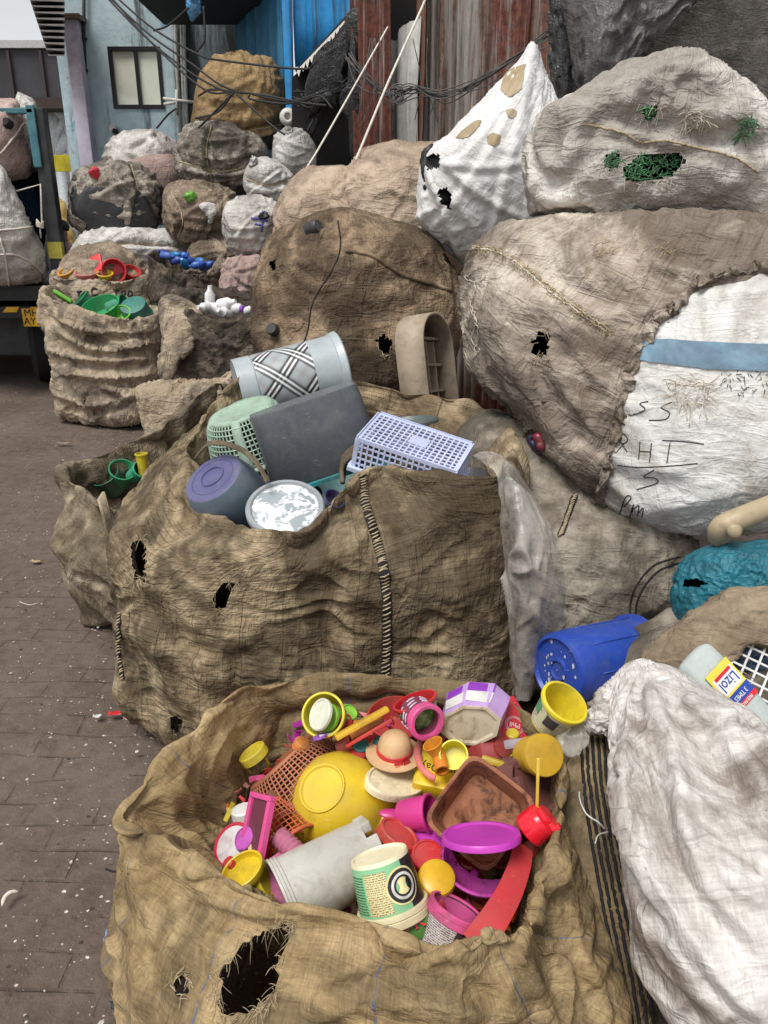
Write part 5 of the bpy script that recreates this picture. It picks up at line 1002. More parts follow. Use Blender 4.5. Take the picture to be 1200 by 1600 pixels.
for x0 in (-40, 4, 42): mb.add([atY(x0, 488, TY - .062), atY(x0 + 22, 488, TY - .062), atY(x0 + 26, 479.5, TY - .062), atY(x0 + 6, 479.5, TY - .062), atY(x0, 488, TY - .068), atY(x0 + 22, 488, TY - .068), atY(x0 + 26, 479.5, TY - .068), atY(x0 + 6, 479.5, TY - .068)], [(4, 5, 6, 7), (0, 1, 5, 4), (1, 2, 6, 5), (2, 3, 7, 6), (3, 0, 4, 7)])
mb.build('warning_stripe', M_yel, bp_)
a, b_ = atY(38, 510, TY - .1), atY(82, 482, TY - .1)
plt = MB().box((a[0], TY - .11, a[2]), (b_[0], TY - .10, b_[2]), .004).build('number_plate', M_yel, trk)
cx, cz = (a[0] + b_[0]) / 2, (a[2] + b_[2]) / 2; hgt = b_[2] - a[2]; mb = MB()
for s_, dz in (('MH.04', .24), ('AY.226', -.22)): mb.add(*text_mesh(s_, hgt * .56, Fr((cx, TY - .1125, cz + hgt * dz), (0, -1, 0), 0), ext=.001))
mb.build('plate_lettering', M_black, plt)
prism(XL, xb - .15, TY + .3, 3.8, .35, .75).build('chassis', M_tr, trk)
for yy in (.75, 3.3):
    w = lathe_obj('wheel', Fr(np.array([xb - .32, TY, .46]) + TU * yy, TN), [(0, -.1), (.2, -.1), (.22, -.13), (.40, -.14), (.46, -.09), (.46, .09), (.40, .14), (.24, .13), (.2, .05), (0, .05)], flat('tyre', (.018, .018, .018), .8), trk, seg=32)
FS_ = lambda key, label, poly, Y, th, mat, seed, **kw: S.__setitem__(key, SK('stuffed_sack', label, poly, Y, th, fb[mat], seed=seed, ex=(.02, .02), group='sacks loaded on the truck', **kw))
FS_('t1', 'roped white sack bulging out of the truck', [(-60, 280), (-10, 250), (20, 290), (45, 350), (70, 395), (72, 430), (50, 443), (-20, 448), (-120, 440), (-120, 350)], 8.1, .5, 'whitefar', 91, cr=[dict(amp=.05, lam=.3, along=(1, 0, .4), st=3)], H=81, W=128)
FS_('t2', 'pinkish brown sack at the top of the truck load', [(-60, 170), (0, 155), (30, 160), (40, 215), (52, 262), (30, 282), (-20, 285), (-100, 270), (-100, 200)], 8.35, .4, 'pinkfar', 92, cr=[dict(amp=.04, lam=.25, along=(.3, 0, 1), st=3)], H=65, W=96)
FS_('t3', 'silvery sack standing upright behind the teal frame', [(25, 150), (35, 146), (58, 168), (60, 255), (50, 268), (30, 262), (20, 200)], 8.6, .25, 'silver', 93, cr=[dict(amp=.04, lam=.12, along=(1, 0, -.3), st=3)], H=65, W=96)
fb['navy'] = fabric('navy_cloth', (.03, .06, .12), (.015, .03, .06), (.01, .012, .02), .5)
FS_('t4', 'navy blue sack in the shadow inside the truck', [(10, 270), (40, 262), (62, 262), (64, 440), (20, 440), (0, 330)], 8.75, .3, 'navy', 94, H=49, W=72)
for k, a in enumerate(([(-5, 360), (20, 358), (40, 356), (62, 352)], [(0, 372), (8, 400), (12, 430), (14, 446)], [(-5, 398), (25, 398), (50, 412), (68, 428)])):
    stroke('tie_rope', S['t1'], a, .010, M_rope, lift=.006)
stroke('tie_rope', S['t2'], [(0, 240), (20, 215), (44, 180)], .010, M_rope, lift=.01)
p, q = hit(S['t2'], 16, 196, 0)
if p is not None: lathe_obj('poking_cap', Fr(p, cdir(-.3, .1, 1)), [(0, 0), (.045, 0), (.05, .04), (.04, .07), (0, .07)], M_black, S['t2'], seg=18)
mb = MB(); mb.tube([atY(22, 300, TY - .05), atY(63, 288, TY - .05), atY(66, 350, TY - .05), atY(62, 352, TY - .05)], .009, 6)
for k in range(6): mb.tube([atY(57, 343 + k * 2, TY - .07), atY(63, 350 + k, TY - .09), atY(68, 346 + k * 2, TY - .05)], .009, 5)
mb.tube([atY(62, 352, TY - .06), atY(64, 372, TY - .06)], .008, 5); mb.build('rope_knot', M_rope, S['t1'], smooth=True)

# ================================================================ far background at the left
fbr = empty('footbridge', (-11, 20, 0)); tag(fbr, 'dark steel footbridge girder crossing behind the truck', 'bridge')
FY = 20.0; a, b_ = atY(-300, 152, FY), atY(150, 84, FY); MB().box((a[0], FY, a[2]), (b_[0], FY + 1.5, b_[2] + .1)).build('girder', flat('girder_grey', (.05, .05, .055), .6, .3, 1), fbr)
mb = MB()
for x in (-60, -20, 22, 72, 110): q = atY(x, 152, FY - .06); mb.box((q[0] - .03, FY - .08, q[2] - .1), (q[0] + .03, FY, b_[2] + .05))
mb.build('stiffener', flat('stiffener_rust', (.055, .042, .045), .7), fbr)
MB().box((a[0], FY - .1, b_[2] + .1), (b_[0], FY + 1.6, b_[2] + .25)).build('top_rail', flat('rail_grey', (.45, .45, .45), .6), fbr)
MB().box((a[0], FY - .15, a[2] - .25), (b_[0], FY + 1.6, a[2] - .02)).build('flange', flat('flange_brown', (.05, .035, .032), .7), fbr)
mb = MB(); Mt = flat('truss_white', (.62, .66, .68), .6)
def bar(a, b_, r): mb.tube([atY(*a, FY + .6), atY(*b_, FY + .6)], r, 6)
bar((82, 170), (82, 245), .16); bar((104, 180), (86, 215), .1); bar((106, 212), (90, 245), .14); bar((78, 245), (112, 245), .1); bar((78, 172), (112, 186), .12)
for k in range(4): bar((84, 206 + 7 * k), (108, 206 + 7 * k), .03)
for x in (82, 104): mb.tube([atY(x, 170, FY + .6), atY(x, 170, FY + .6) * [1, 1, 0]], .12, 6)
mb.build('truss', Mt, fbr, smooth=True)
ban = empty('fabric_banner', atY(92, 270, 17)); a, b_ = atY(60, 268, 17), atY(112, 242, 17)
tag(MB().box((a[0], 17, a[2]), (b_[0], 17.03, b_[2]), .01).build('hoarding', flat('banner_yellow', (.42, .34, .02), .7, .3, 3)), 'yellow hoarding seen past the truck post', 'hoarding'); bpy.data.objects.remove(ban)
hb = empty('far_building', (-13, 30, 0)); tag(hb, 'pale hazy building far beyond the truck', 'building')
MB().box((-26, 32, 0), (-12.2, 38, 4.2)).build('wall', flat('far_wall', (.45, .43, .40), .9, .2, .5), hb); mb = MB()
for x in np.arange(-17, -12.5, 1.1):
    for z in (1.0, 2.5): mb.box((x, 31.9, z), (x + .6, 31.99, z + .9))
mb.build('window', flat('far_window', (.12, .12, .12), .4), hb); MB().box((-26.2, 31.6, 4.2), (-11.9, 38.2, 4.4)).build('roof', flat('far_roof', (.30, .26, .24), .8), hb)
for k, (x, hgt, c_) in enumerate(((-9.0, .9, (.5, .34, .12)), (-9.6, .7, (.45, .42, .4)))):
    q = atY(97 + 8 * k, 340, 20); tag(sack('distant_heap', [(86 + 8 * k, 318 + 6 * k), (95 + 8 * k, 316 + 6 * k), (104 + 8 * k, 325), (106 + 8 * k, 430), (84 + 8 * k, 430)], 19 + k, .6, flat('heap%d' % k, c_, .9, .4, 4), H=25, W=36, cr=[dict(amp=.1, lam=.4)], lumps=.08), ('orange brown', 'grey')[k] + ' heap of goods far beyond the pillar', 'heap')
# person walking beyond the truck
def person():
    x, y = atY(103, 400, 12.4)[:2]; root = empty('person', (x, y, 0)); tag(root, 'person in a pink shirt standing beyond the truck, head turned away', 'person')
    J = [(0, 0, .94), (0, 0, 1.15), (0, -.01, 1.36), (0, -.02, 1.47), (0, -.03, 1.56), (.01, -.04, 1.66), (-.19, 0, 1.38), (-.24, .02, 1.12), (-.22, -.12, .90), (.19, 0, 1.38), (.25, .0, 1.12), (.22, -.14, .93), (-.10, 0, .90), (-.11, -.03, .50), (-.11, .02, .08), (-.11, -.14, .04), (.10, 0, .90), (.12, .04, .50), (.12, .1, .08), (.12, -.04, .04)]
    E = [(0, 1), (1, 2), (2, 3), (3, 4), (4, 5), (2, 6), (6, 7), (7, 8), (2, 9), (9, 10), (10, 11), (0, 12), (12, 13), (13, 14), (14, 15), (0, 16), (16, 17), (17, 18), (18, 19)]
    Rr = [.15, .135, .15, .055, .085, .095, .055, .042, .032, .055, .042, .032, .085, .058, .042, .035, .085, .058, .042, .035]
    me = bpy.data.meshes.new('person_body'); me.from_pydata([(a + x, b + y, c) for a, b, c in J], E, []); o = bpy.data.objects.new('body', me); COL.objects.link(o); o.modifiers.new('s', 'SKIN'); o.modifiers.new('ss', 'SUBSURF').render_levels = 1
    for i, r_ in enumerate(Rr): me.skin_vertices[0].data[i].radius = (r_, r_)
    me.skin_vertices[0].data[0].use_root = True
    dg = bpy.context.evaluated_depsgraph_get(); m2 = bpy.data.meshes.new_from_object(o.evaluated_get(dg)); bpy.data.objects.remove(o)
    v = [p.co[:] for p in m2.vertices]; f = [tuple(p.vertices) for p in m2.polygons]
    ms = [flat('skin', (.22, .12, .075), .6), flat('shirt_pink', (.55, .27, .27), .8), flat('trousers_dark', (.03, .03, .04), .8)]
    fm = []
    for p in m2.polygons:
        c = p.center; d = abs(c.x - x); fm.append(1 if .95 < c.z < 1.46 and not (d > .17 and c.z < 1.1) else (2 if c.z < .97 and d < .2 and c.z > .07 else 0))
    link('body', v, f, None, root, mats=ms, fm=fm)
    hair = MB(); vv, ff = lathe(Fr((x + .01, y - .02, 1.66), (0, .25, 1)), [(.098, -.02), (.106, .03), (.09, .085), (.05, .115), (0, .125)], 20); hair.add(vv, ff).build('hair', flat('hair_black', (.012, .01, .01), .5), root, smooth=True)
person()
# ================================================================ plastics: shared builders
def I(px, py, h):
    P = atH(px, py, h); return P, depth_of(P) / F
def facing(fr, extra=(0, 0, 0)):
    v = (C0 + np.array(extra) - fr.o) @ fr.M; return math.atan2(v[1], v[0])
def patch(name, fr, ra, za, rb, zb, a0, a1, m, parent, nu=28, nv=6, lift=.0006):
    """curved label on a cone wall, uv in metres"""
    v = []; uv = []; f = []
    for j in range(nv + 1):
        t = j / nv; r = ra + (rb - ra) * t + lift; z = za + (zb - za) * t
        for i in range(nu + 1):
            a = a0 + (a1 - a0) * i / nu; v.append(fr.p(r * math.cos(a), r * math.sin(a), z)); uv.append(((a - a0) * (ra + rb) / 2, z - za))
    F4 = [(j * (nu + 1) + i, j * (nu + 1) + i + 1, (j + 1) * (nu + 1) + i + 1, (j + 1) * (nu + 1) + i) for j in range(nv) for i in range(nu)]
    U = [uv[k] for q in F4 for k in q]
    return link(name, v, F4, m, parent, uvs=U)
def label_mat(name, bgc, ink, row=.0022, dens=.5, dirt=.3):
    m, nt, b = newmat(name); U = uvn(nt); P = posn(nt); s = nd(nt, 'ShaderNodeSeparateXYZ', {0: U})
    r = mth(nt, 'LESS_THAN', mth(nt, 'FRACT', mth(nt, 'MULTIPLY', s.outputs[1], 1 / row)), .55)
    n_ = nd(nt, 'ShaderNodeTexNoise', {'Vector': scl(nt, U, (700, 1 / row * .999, 1)), 'Scale': 1.0, 'Detail': 1.0}).outputs['Fac']
    msk = mth(nt, 'MULTIPLY', r, ramp(nt, n_, dens, dens + .06)); col = mixc(nt, msk, bgc, ink)
    col = mixc(nt, mth(nt, 'MULTIPLY', ramp(nt, noise(nt, P, 40, 7, .7), .5, .66), dirt), col, (.12, .08, .06))
    nt.links.new(col, b.inputs['Base Color']); b.inputs['Roughness'].default_value = .4; return m
def T(o, label, cat, group='plastics in the foreground sack'): return tag(o, label, cat, group)
def vessel(name, P, axis, r0, r1, h, m, label, cat, group='plastics in the foreground sack', t=.0018, lip=.003, curve=0, seg=44, sq=0, sy=1.0, roll=0, foot=0):
    fr = Fr(P, axis, roll); o = lathe_obj(name, fr, cup_prof(r0, r1, h, t, lip, curve=curve, foot=foot), m, seg=seg, sq=sq, sy=sy); tag(o, label, cat, group); return o, fr
def lattice(mb, c, ax, ay, nx, ny, w, t, nrm, border=1.6):
    """perforated panel: crossing bars over centre c with half axes ax, ay"""
    c, ax, ay, nrm = [np.asarray(q, float) for q in (c, ax, ay, nrm)]; lx, ly = np.linalg.norm(ax), np.linalg.norm(ay); ux, uy = ax / lx, ay / ly
    for i in range(nx + 1):
        ww = w * (border if i in (0, nx) else 1); mb.obox(c + ax * (2 * i / nx - 1), ux * ww / 2, ay * 1.0, nrm * t / 2)
    for j in range(ny + 1):
        ww = w * (border if j in (0, ny) else 1); mb.obox(c + ay * (2 * j / ny - 1) + nrm * .0003, ax * 1.0, uy * ww / 2, nrm * t / 2 * .9)
def round_basket(fr, r0, r1, h, nr, nring, m, name, parent=None, w=.003, rim=.004, curve=.25, base=True, wave=0):
    mb = MB()
    R_ = lambda q: r0 + (r1 - r0) * q ** (1 - curve)
    for k in range(nr):
        a = 2 * math.pi * k / nr; pts = [fr.p(R_(q) * math.cos(a), R_(q) * math.sin(a), h * q) for q in np.linspace(0.0, 1, 9)]; mb.tube(pts, w * .5, 4, False)
    for j in range(1, nring + 1):
        q = j / (nring + 1); pts = [fr.p(R_(q) * math.cos(a), R_(q) * math.sin(a), h * q) for a in np.linspace(0, 2 * math.pi, 61)]; mb.tube(pts, w * .5, 4, False)
    pts = [fr.p((r1 + rim * .3) * (1 + wave * math.sin(a * 20)) * math.cos(a), (r1 + rim * .3) * (1 + wave * math.sin(a * 20)) * math.sin(a), h) for a in np.linspace(0, 2 * math.pi, 121)]; mb.tube(pts, rim, 6, False)
    v, f = lathe(fr, [(r1 - .001, h * .93), (r1 + rim, h * .97), (r1 + rim, h), (r1 - .001, h)], 60); mb.add(v, f)
    if base: v, f = lathe(fr, [(0, .0), (r0 * .7, .0), (r0 * .75, -.003), (r0, -.003), (r0 * 1.06, h * .05), (r0 * .98, h * .05), (r0 * .9, .003), (0, .003)], 48); mb.add(v, f)
    return mb.build(name, m, parent, smooth=True)

YEL = dict(rough=.38, dirt=.35, dcol=(.10, .085, .02)); G1 = 'plastics in the foreground sack'
def fg_items():
    def I(px, py, h):
        h = h + .085 * min(1, max(0, (1225 - py) / 110)) + (.045 * min(1, max(0, (px - 770) / 70)) if py > 1150 else 0)
        look(px, py); P = atH(px, py, h); return P, depth_of(P) / F
    # yellow upturned bowl
    P, k = I(524, 1250, .47); r = 80 * k; fr = Fr(P, cdir(-.36, .33, .87))
    pr = [(0, .66), (.40, .66), (.43, .70), (.46, .70), (.47, .66), (.6, .58), (.78, .42), (.93, .16), (1.0, -.12), (1.05, -.14), (1.05, -.2), (1.0, -.2), (.96, -.14), (.88, .16), (.7, .42), (.45, .6), (0, .62)]
    T(lathe_obj('bowl', fr, [(a * r, b * r) for a, b in pr], pl('bowl_yellow', (.66, .46, .015), rough=.42, dirt=.5, dcol=(.22, .19, .03), dsc=7), seg=72), 'large scuffed yellow bowl lying upside down in the middle of the sack', 'bowl')
    # terracotta basket
    P, k = I(476, 1232, .43); fr = Fr(P + cdir(-.60, .76, .10) * 56 * k, -cdir(-.60, .76, .10)); T(round_basket(fr, 60 * k, 90 * k, 56 * k, 60, 9, pl('terracotta', (.40, .13, .055), rough=.5), 'plastic_basket', w=.0042, rim=.0045, wave=.012), 'terracotta perforated basket tilted behind the yellow bowl', 'basket')
    P, k = I(400, 1184, .46); T(lathe_obj('jar_lid', Fr(P, cdir(-.5, .8, .35)), disc_prof(23 * k, 14 * k), pl('yel_a', (.62, .50, .03), **YEL), seg=40), 'yellow screw lid wedged behind the terracotta basket', 'lid')
    # yellow tub with a lid inside
    P, k = I(508, 1118, .53); ax = cdir(-.30, .12, .94); o, fr = vessel('plastic_tub', P - ax * 40 * k, ax, 25 * k, 33 * k, 52 * k, pl('yel_tub', (.70, .60, .03), **YEL), 'yellow tub on its side with a pale lid inside it', 'tub')
    a_ = facing(fr, (2, 0, 0)); patch('label', fr, 26 * k, 6 * k, 31.5 * k, 40 * k, a_ - 1.2, a_ + 1.0, label_mat('lab_green', (.16, .36, .05), (.55, .6, .4)), o)
    P2, k2 = I(503, 1117, .545); T(lathe_obj('jar_lid', Fr(P2, cdir(-.75, .25, .6)), disc_prof(25 * k, 6 * k), pl('pale_lid', (.66, .68, .55), dirt=.2), seg=40), 'pale round lid standing inside the yellow tub', 'lid')
    P2, k2 = I(514, 1122, .53); T(lathe_obj('jar_lid', Fr(P2, cdir(-.65, .2, .7)), disc_prof(22 * k, 6 * k), pl('lime_lid', (.22, .50, .05), dirt=.2), seg=40), 'lime green lid just behind the pale lid in the yellow tub', 'lid')
    P, k = I(541, 1118, .50); T(lathe_obj('bottle_cap', Fr(P, cdir(.5, .5, .7)), disc_prof(14 * k, 12 * k), pl('lime', (.30, .62, .06)), seg=30), 'small lime cap right of the yellow tub', 'cap')
    P, k = I(538, 1134, .50); T(lathe_obj('bottle_cap', Fr(P, cdir(-.2, .5, .8)), disc_prof(15 * k, 14 * k), pl('red', (.55, .02, .025)), seg=30), 'small red cap under the lime cap', 'cap')
    # bars and sticks
    def bar(p0, p1, h0, h1, w, t, m, name, label, cat='strip', bev=.003, up=(0, .5, 1), curve=0):
        A = I(*p0, h0)[0]; B = I(*p1, h1)[0]; d = B - A; L = np.linalg.norm(d); d /= L; n_ = np.array(up, float); n_ -= (n_ @ d) * d; n_ /= np.linalg.norm(n_); s_ = np.cross(d, n_)
        if not curve:
            o = MB().obox((A + B) / 2, d * L / 2, s_ * w / 2, n_ * t / 2, bev).build(name, m); autosmooth(o)
        else:
            mb = MB(); n = 24; ts = np.linspace(0, 1, n); c = A + d * (ts * L)[:, None] + s_ * (curve * 4 * ts * (1 - ts))[:, None]; vs = []
            for p in c: vs += [p + s_ * w / 2 + n_ * t / 2, p - s_ * w / 2 + n_ * t / 2, p - s_ * w / 2 - n_ * t / 2, p + s_ * w / 2 - n_ * t / 2]
            f = [(4 * i + j, 4 * i + (j + 1) % 4, 4 * i + 4 + (j + 1) % 4, 4 * i + 4 + j) for i in range(n - 1) for j in range(4)] + [(3, 2, 1, 0), tuple(4 * (n - 1) + j for j in range(4))]
            o = mb.add(vs, f).build(name, m); autosmooth(o, 50)
            b_ = o.modifiers.new('b', 'BEVEL'); b_.width = bev * .5; b_.segments = 2
        return T(o, label, cat)
    bar((524, 1153), (606, 1107), .54, .55, .022, .012, pl('yel_bar', (.72, .44, .03), **YEL), 'plastic_bar', 'flat yellow orange bar lying across the top of the heap', 'bar')
    bar((500, 1150), (538, 1142), .54, .52, .007, .004, pl('white', (.7, .69, .66)), 'plastic_stick', 'thin white stick beside the yellow tub', 'stick', .001)
    bar((540, 1166), (612, 1124), .52, .535, .02, .008, pl('red2', (.62, .04, .03)), 'plastic_bar', 'flat red bar under the yellow orange one', 'bar')
    bar((548, 1150), (600, 1128), .51, .52, .03, .02, pl('orange', (.70, .22, .02)), 'plastic_bar', 'orange bar half hidden between the yellow and the red bar', 'bar')
    P, k = I(562, 1168, .50); T(lathe_obj('bottle_cap', Fr(P, cdir(.2, .5, .8)), disc_prof(13 * k, 10 * k), pl('tealcap', (.02, .16, .16)), seg=30), 'dark teal cap below the red bar', 'cap')
    P, k = I(532, 1168, .49); T(lathe_obj('bottle_cap', Fr(P, cdir(.8, .3, .5)), disc_prof(14 * k, 26 * k), pl('brick', (.35, .06, .04)), seg=30), 'brick red ribbed cap above the yellow bowl', 'cap')
    P, k = I(500, 1152, .535); T(lathe_obj('jar_lid', Fr(P, cdir(-.3, .9, .3)), disc_prof(12 * k, 3 * k), pl('violet', (.25, .06, .45)), seg=26), 'tiny violet disc on the terracotta basket', 'lid')
    # red green tub and pink jar
    P, k = I(654, 1112, .53); ax = cdir(-.30, .80, .52); o, fr = vessel('plastic_tub', P - ax * 26 * k, ax, 24 * k, 34 * k, 48 * k, pl('red', (.55, .02, .025)), 'red oval tub with a leafy green label', 'tub', sy=.62, roll=.2); a_ = facing(fr)
    m_leaf, nt, b = newmat('leafy_label'); Pn = posn(nt); nt.links.new(mixc(nt, ramp(nt, noise(nt, Pn, 60, 6, .7), .42, .6), (.05, .20, .03), (.32, .42, .16)), b.inputs['Base Color']); b.inputs['Roughness'].default_value = .35
    lo = lathe_obj('label', fr, [(25.4 * k, 3 * k), (32.8 * k, 38 * k), (32.4 * k, 38 * k), (25 * k, 3 * k)], m_leaf, o, seg=44, sy=.62)
    P, k = I(664, 1126, .55); ax = cdir(.42, -.32, .85); o, fr = vessel('plastic_jar', P - ax * 42 * k, ax, 26 * k, 25 * k, 46 * k, pl('maroon', (.20, .03, .07)), 'maroon jar with a pink collar lying with its mouth towards the viewer', 'jar', t=.003)
    lathe_obj('collar', Fr(P - ax * 6 * k, ax), [(25 * k, 0), (28.5 * k, 1 * k), (29 * k, 6 * k), (27.5 * k, 7 * k), (27.5 * k, 9 * k), (29.5 * k, 10 * k), (29.5 * k, 15 * k), (27 * k, 17 * k), (22.5 * k, 17 * k), (22 * k, 8 * k), (25 * k, 4 * k)], pl('pink', (.68, .08, .27)), o, seg=44)
    mb = MB()
    for q in (8, 18, 27):
        for s_ in range(7): a0 = s_ * .9 + q; p_ = [Fr(P - ax * 42 * k, ax).p(26.6 * k * math.cos(a), 26.6 * k * math.sin(a), q * k) for a in np.linspace(a0, a0 + .55, 6)]; mb.tube(p_, .0022, 4)
    mb.build('printed_marks', pl('lilacwhite', (.62, .5, .58)), o, smooth=True)
    # straw-hat shaped lid
    P, k = I(616, 1176, .51); k *= .86; ax = cdir(.05, .78, .62); fr = Fr(P, ax); root = empty('toy_hat', P); T(root, 'tan toy hat with a red band and bow', 'toy hat'); mt = pl('hat_tan', (.58, .38, .20), rough=.55, dirt=.3)
    lathe_obj('crown', fr, [(31 * k, 0), (31 * k, 12 * k), (28.5 * k, 26 * k), (22 * k, 36 * k), (12 * k, 41 * k), (2 * k, 42 * k), (1.5 * k, 40 * k), (0, 40 * k)], mt, root, seg=48, wob=lambda a, z: .006 * math.sin(a * 40))
    lathe_obj('brim', fr, [(30 * k, -1 * k), (46 * k, -4 * k), (52 * k, -2 * k), (52 * k, 0), (46 * k, 0), (30 * k, 3 * k)], mt, root, seg=48)
    lathe_obj('band', fr, [(31.6 * k, 1 * k), (33 * k, 2 * k), (32.8 * k, 11 * k), (31.4 * k, 12 * k)], pl('red', (.55, .02, .025)), root, seg=48); a_ = facing(fr) + .25
    mb = MB(); c_ = lambda da, z, dr=3: fr.p((33 + dr) * k * math.cos(a_ + da), (33 + dr) * k * math.sin(a_ + da), z * k)
    mb.obox(c_(0, 6), (c_(.12, 6) - c_(-.12, 6)) * .9, ax * 8 * k, cdir(0, 0, 1) * 3 * k, 2 * k); mb.obox(c_(.42, 3, 5), (c_(.5, 3, 5) - c_(.3, 3, 5)) * .9, ax * 6 * k, cdir(0, 0, 1) * 3 * k, 2 * k); mb.obox(c_(-.05, -3, 6), (c_(.1, 6) - c_(-.1, 6)) * .7, ax * 4 * k, cdir(0, 0, 1) * 3 * k, 2 * k); mb.build('bow', pl('red', (.55, .02, .025)), root, smooth=False)
    # cream oval lid on a yellow tub
    P, k = I(618, 1222, .51); ax = cdir(.38, .72, .58); fr = Fr(P, ax, .62); T(lathe_obj('tub_lid', fr, [(a * 58 * k, b * k) for a, b in ((0, 4), (.86, 4), (.9, 7), (.97, 7), (1, 5), (1, -5), (.98, -5), (.97, 1), (0, 1))], pl('cream', (.78, .69, .46), rough=.5, dirt=.5, dcol=(.3, .2, .1), dsc=40), seg=56, sy=.62), 'oval cream tub lid lying beside the yellow bowl', 'lid')
    fr = Fr(P - ax * 34 * k, ax, .62); T(lathe_obj('plastic_tub', fr, [(0, 0), (42 * k, 0), (50 * k, 27 * k), (50 * k, 28 * k), (0, 27 * k)], pl('yel_deep', (.70, .42, .01), **YEL), seg=56, sy=.62), 'oval yellow tub underneath the cream lid', 'tub')
    # yellow margarine box with writing
    P, k = I(706, 1216, .50); d = cdir(.98, -.12, .1); u = cdir(.05, .52, .85); w = np.cross(d, u); mb = MB(); mb.obox(P, d * 58 * k, w * 34 * k, u * 20 * k, 7 * k); o = mb.build('plastic_box', pl('yel_box', (.74, .50, .01), **YEL)); autosmooth(o, 40); T(o, 'yellow box with upside down lettering', 'box')
    fr_ = Fr(P + u * 20.6 * k - w * 0 * k, u); fr_.M = np.stack([-d, np.cross(u, -d), u], 1); mb = MB()
    mb.add(*text_mesh('Dairy Day', 19 * k, _fr(P + u * 20.3 * k + d * -12 * k, fr_.M)))
    cc = P + u * 20.4 * k + d * 36 * k
    mb.tube([cc + d * 12 * k * math.cos(a) + np.cross(u, d) * 12 * k * math.sin(a) for a in np.linspace(0, 6.283, 28)], .0007, 4, False); mb.obox(cc, d * 4 * k, np.cross(u, d) * 3 * k, u * .2 * k); mb.build('lettering', M_ink, o)
    # orange pipe fitting
    P, k = I(686, 1180, .55); root = empty('pipe_fitting', P); T(root, 'small orange pipe fitting with an open end', 'pipe fitting'); mo = pl('orange_fit', (.66, .26, .02), dirt=.5)
    ax = cdir(-.45, .7, .5); lathe_obj('socket', Fr(P + ax * 2 * k, ax), cup_prof(11 * k, 16 * k, 22 * k, .002, .001), mo, root, seg=28); ax = cdir(.2, -.75, .6); lathe_obj('spout', Fr(P, ax), cup_prof(11 * k, 11 * k, 30 * k, .003, .0008), pl('orange', (.70, .22, .02)), root, seg=28)
    # pink curved strip
    pts = catmull(np.array([atH(656, 1158, .55), atH(652, 1178, .555), atH(658, 1198, .555), atH(672, 1212, .55), atH(680, 1216, .55)]), 24, False); tn = np.gradient(pts, axis=0); wv = np.cross(tn, cdir(0, 0, 1)); wv /= np.linalg.norm(wv, axis=1)[:, None]
    T(MB().ribbon(pts, wv, 10 * k).build('plastic_strip', pl('salmon', (.68, .18, .17)), smooth=True, solid=.003), 'curled salmon pink strip hanging over the yellow box', 'strip')
    P, k = I(709, 1180, .56); ax = cdir(-.05, .12, .98); o, fr = vessel('screw_cap', P - ax * 26 * k, ax, 19 * k, 22 * k, 34 * k, pl('lemon', (.80, .72, .02), rough=.3, dirt=.15), 'bright lemon yellow cap facing the viewer like a little cup', 'cap', t=.002, lip=.001)
    # purple tub with soiled base
    P, k = I(736, 1130, .53); ax = cdir(-.12, -.50, .86); fr = Fr(P, ax, .35); root = empty('plastic_tub', P); T(root, 'purple and white tub with a soiled eight-sided base facing the viewer', 'tub')
    lathe_obj('wall', fr, [(50 * k, 8 * k), (50 * k, 3 * k), (56 * k, -36 * k), (58 * k, -62 * k), (56 * k, -62 * k), (54 * k, -36 * k), (48 * k, 3 * k)], pl('lilac', (.52, .33, .68), dirt=.2), root, seg=8, sy=.70, sharp=20)
    lathe_obj('base', fr, [(0, 5 * k), (40 * k, 5 * k), (44 * k, 9 * k), (49.5 * k, 9 * k), (50.5 * k, 6 * k)], pl('soiled', (.56, .48, .36), rough=.6, dirt=.75, dcol=(.20, .15, .06), dsc=22), root, seg=8, sy=.70, sharp=20)
    lathe_obj('purple_label', fr, [(56.6 * k, -36 * k), (58.4 * k, -60 * k), (58.2 * k, -60.5 * k)], pl('purple', (.27, .04, .48), dirt=.15), root, seg=3, sy=.70, a0=math.pi * .52 - .9, a1=math.pi * .52 + 1.45, sharp=20)
    lathe_obj('white_label', fr, [(52.2 * k, -6 * k), (56.5 * k, -34 * k), (56.3 * k, -34.5 * k)], pl('white', (.7, .69, .66)), root, seg=3, sy=.70, a0=math.pi * .52 - .9, a1=math.pi * .52 + 1.45, sharp=20)
    # red carton with emblem
    P, k = I(797, 1138, .49); d = cdir(.55, -.75, .3); u = cdir(.25, .50, .82); w = np.cross(d, u); o = MB().obox(P, d * 44 * k, w * 30 * k, u * 14 * k, 3 * k).build('plastic_box', pl('red_box', (.46, .012, .03), dirt=.2)); T(o, 'red box with a white round emblem, under the purple tub', 'box')
    cc = P + u * 14.4 * k + d * 3 * k - w * 2 * k; mb = MB(); e1, e2 = d, np.cross(u, d)
    for r_ in (15, 12.5): mb.tube([cc + e1 * r_ * k * math.cos(a) + e2 * r_ * k * math.sin(a) for a in np.linspace(0, 6.283, 30)], .0006, 4, False)
    mb.add(*text_mesh('Phil', 12 * k, _fr(cc, np.stack([-e1 * .6 - e2 * .8, np.cross(u, -e1 * .6 - e2 * .8), u], 1)))); mb.build('emblem', pl('white', (.7, .69, .66)), o)
    P, k = I(770, 1178, .49); ax = cdir(.5, .35, .8); T(lathe_obj('plastic_bottle', Fr(P - ax * 40 * k, ax), [(0, 0), (36 * k, 0), (42 * k, 10 * k), (42 * k, 46 * k), (34 * k, 60 * k), (16 * k, 68 * k), (16 * k, 72 * k), (0, 72 * k)], pl('deepred', (.30, .01, .015)), seg=40), 'deep red bottle lying under the red box', 'bottle')
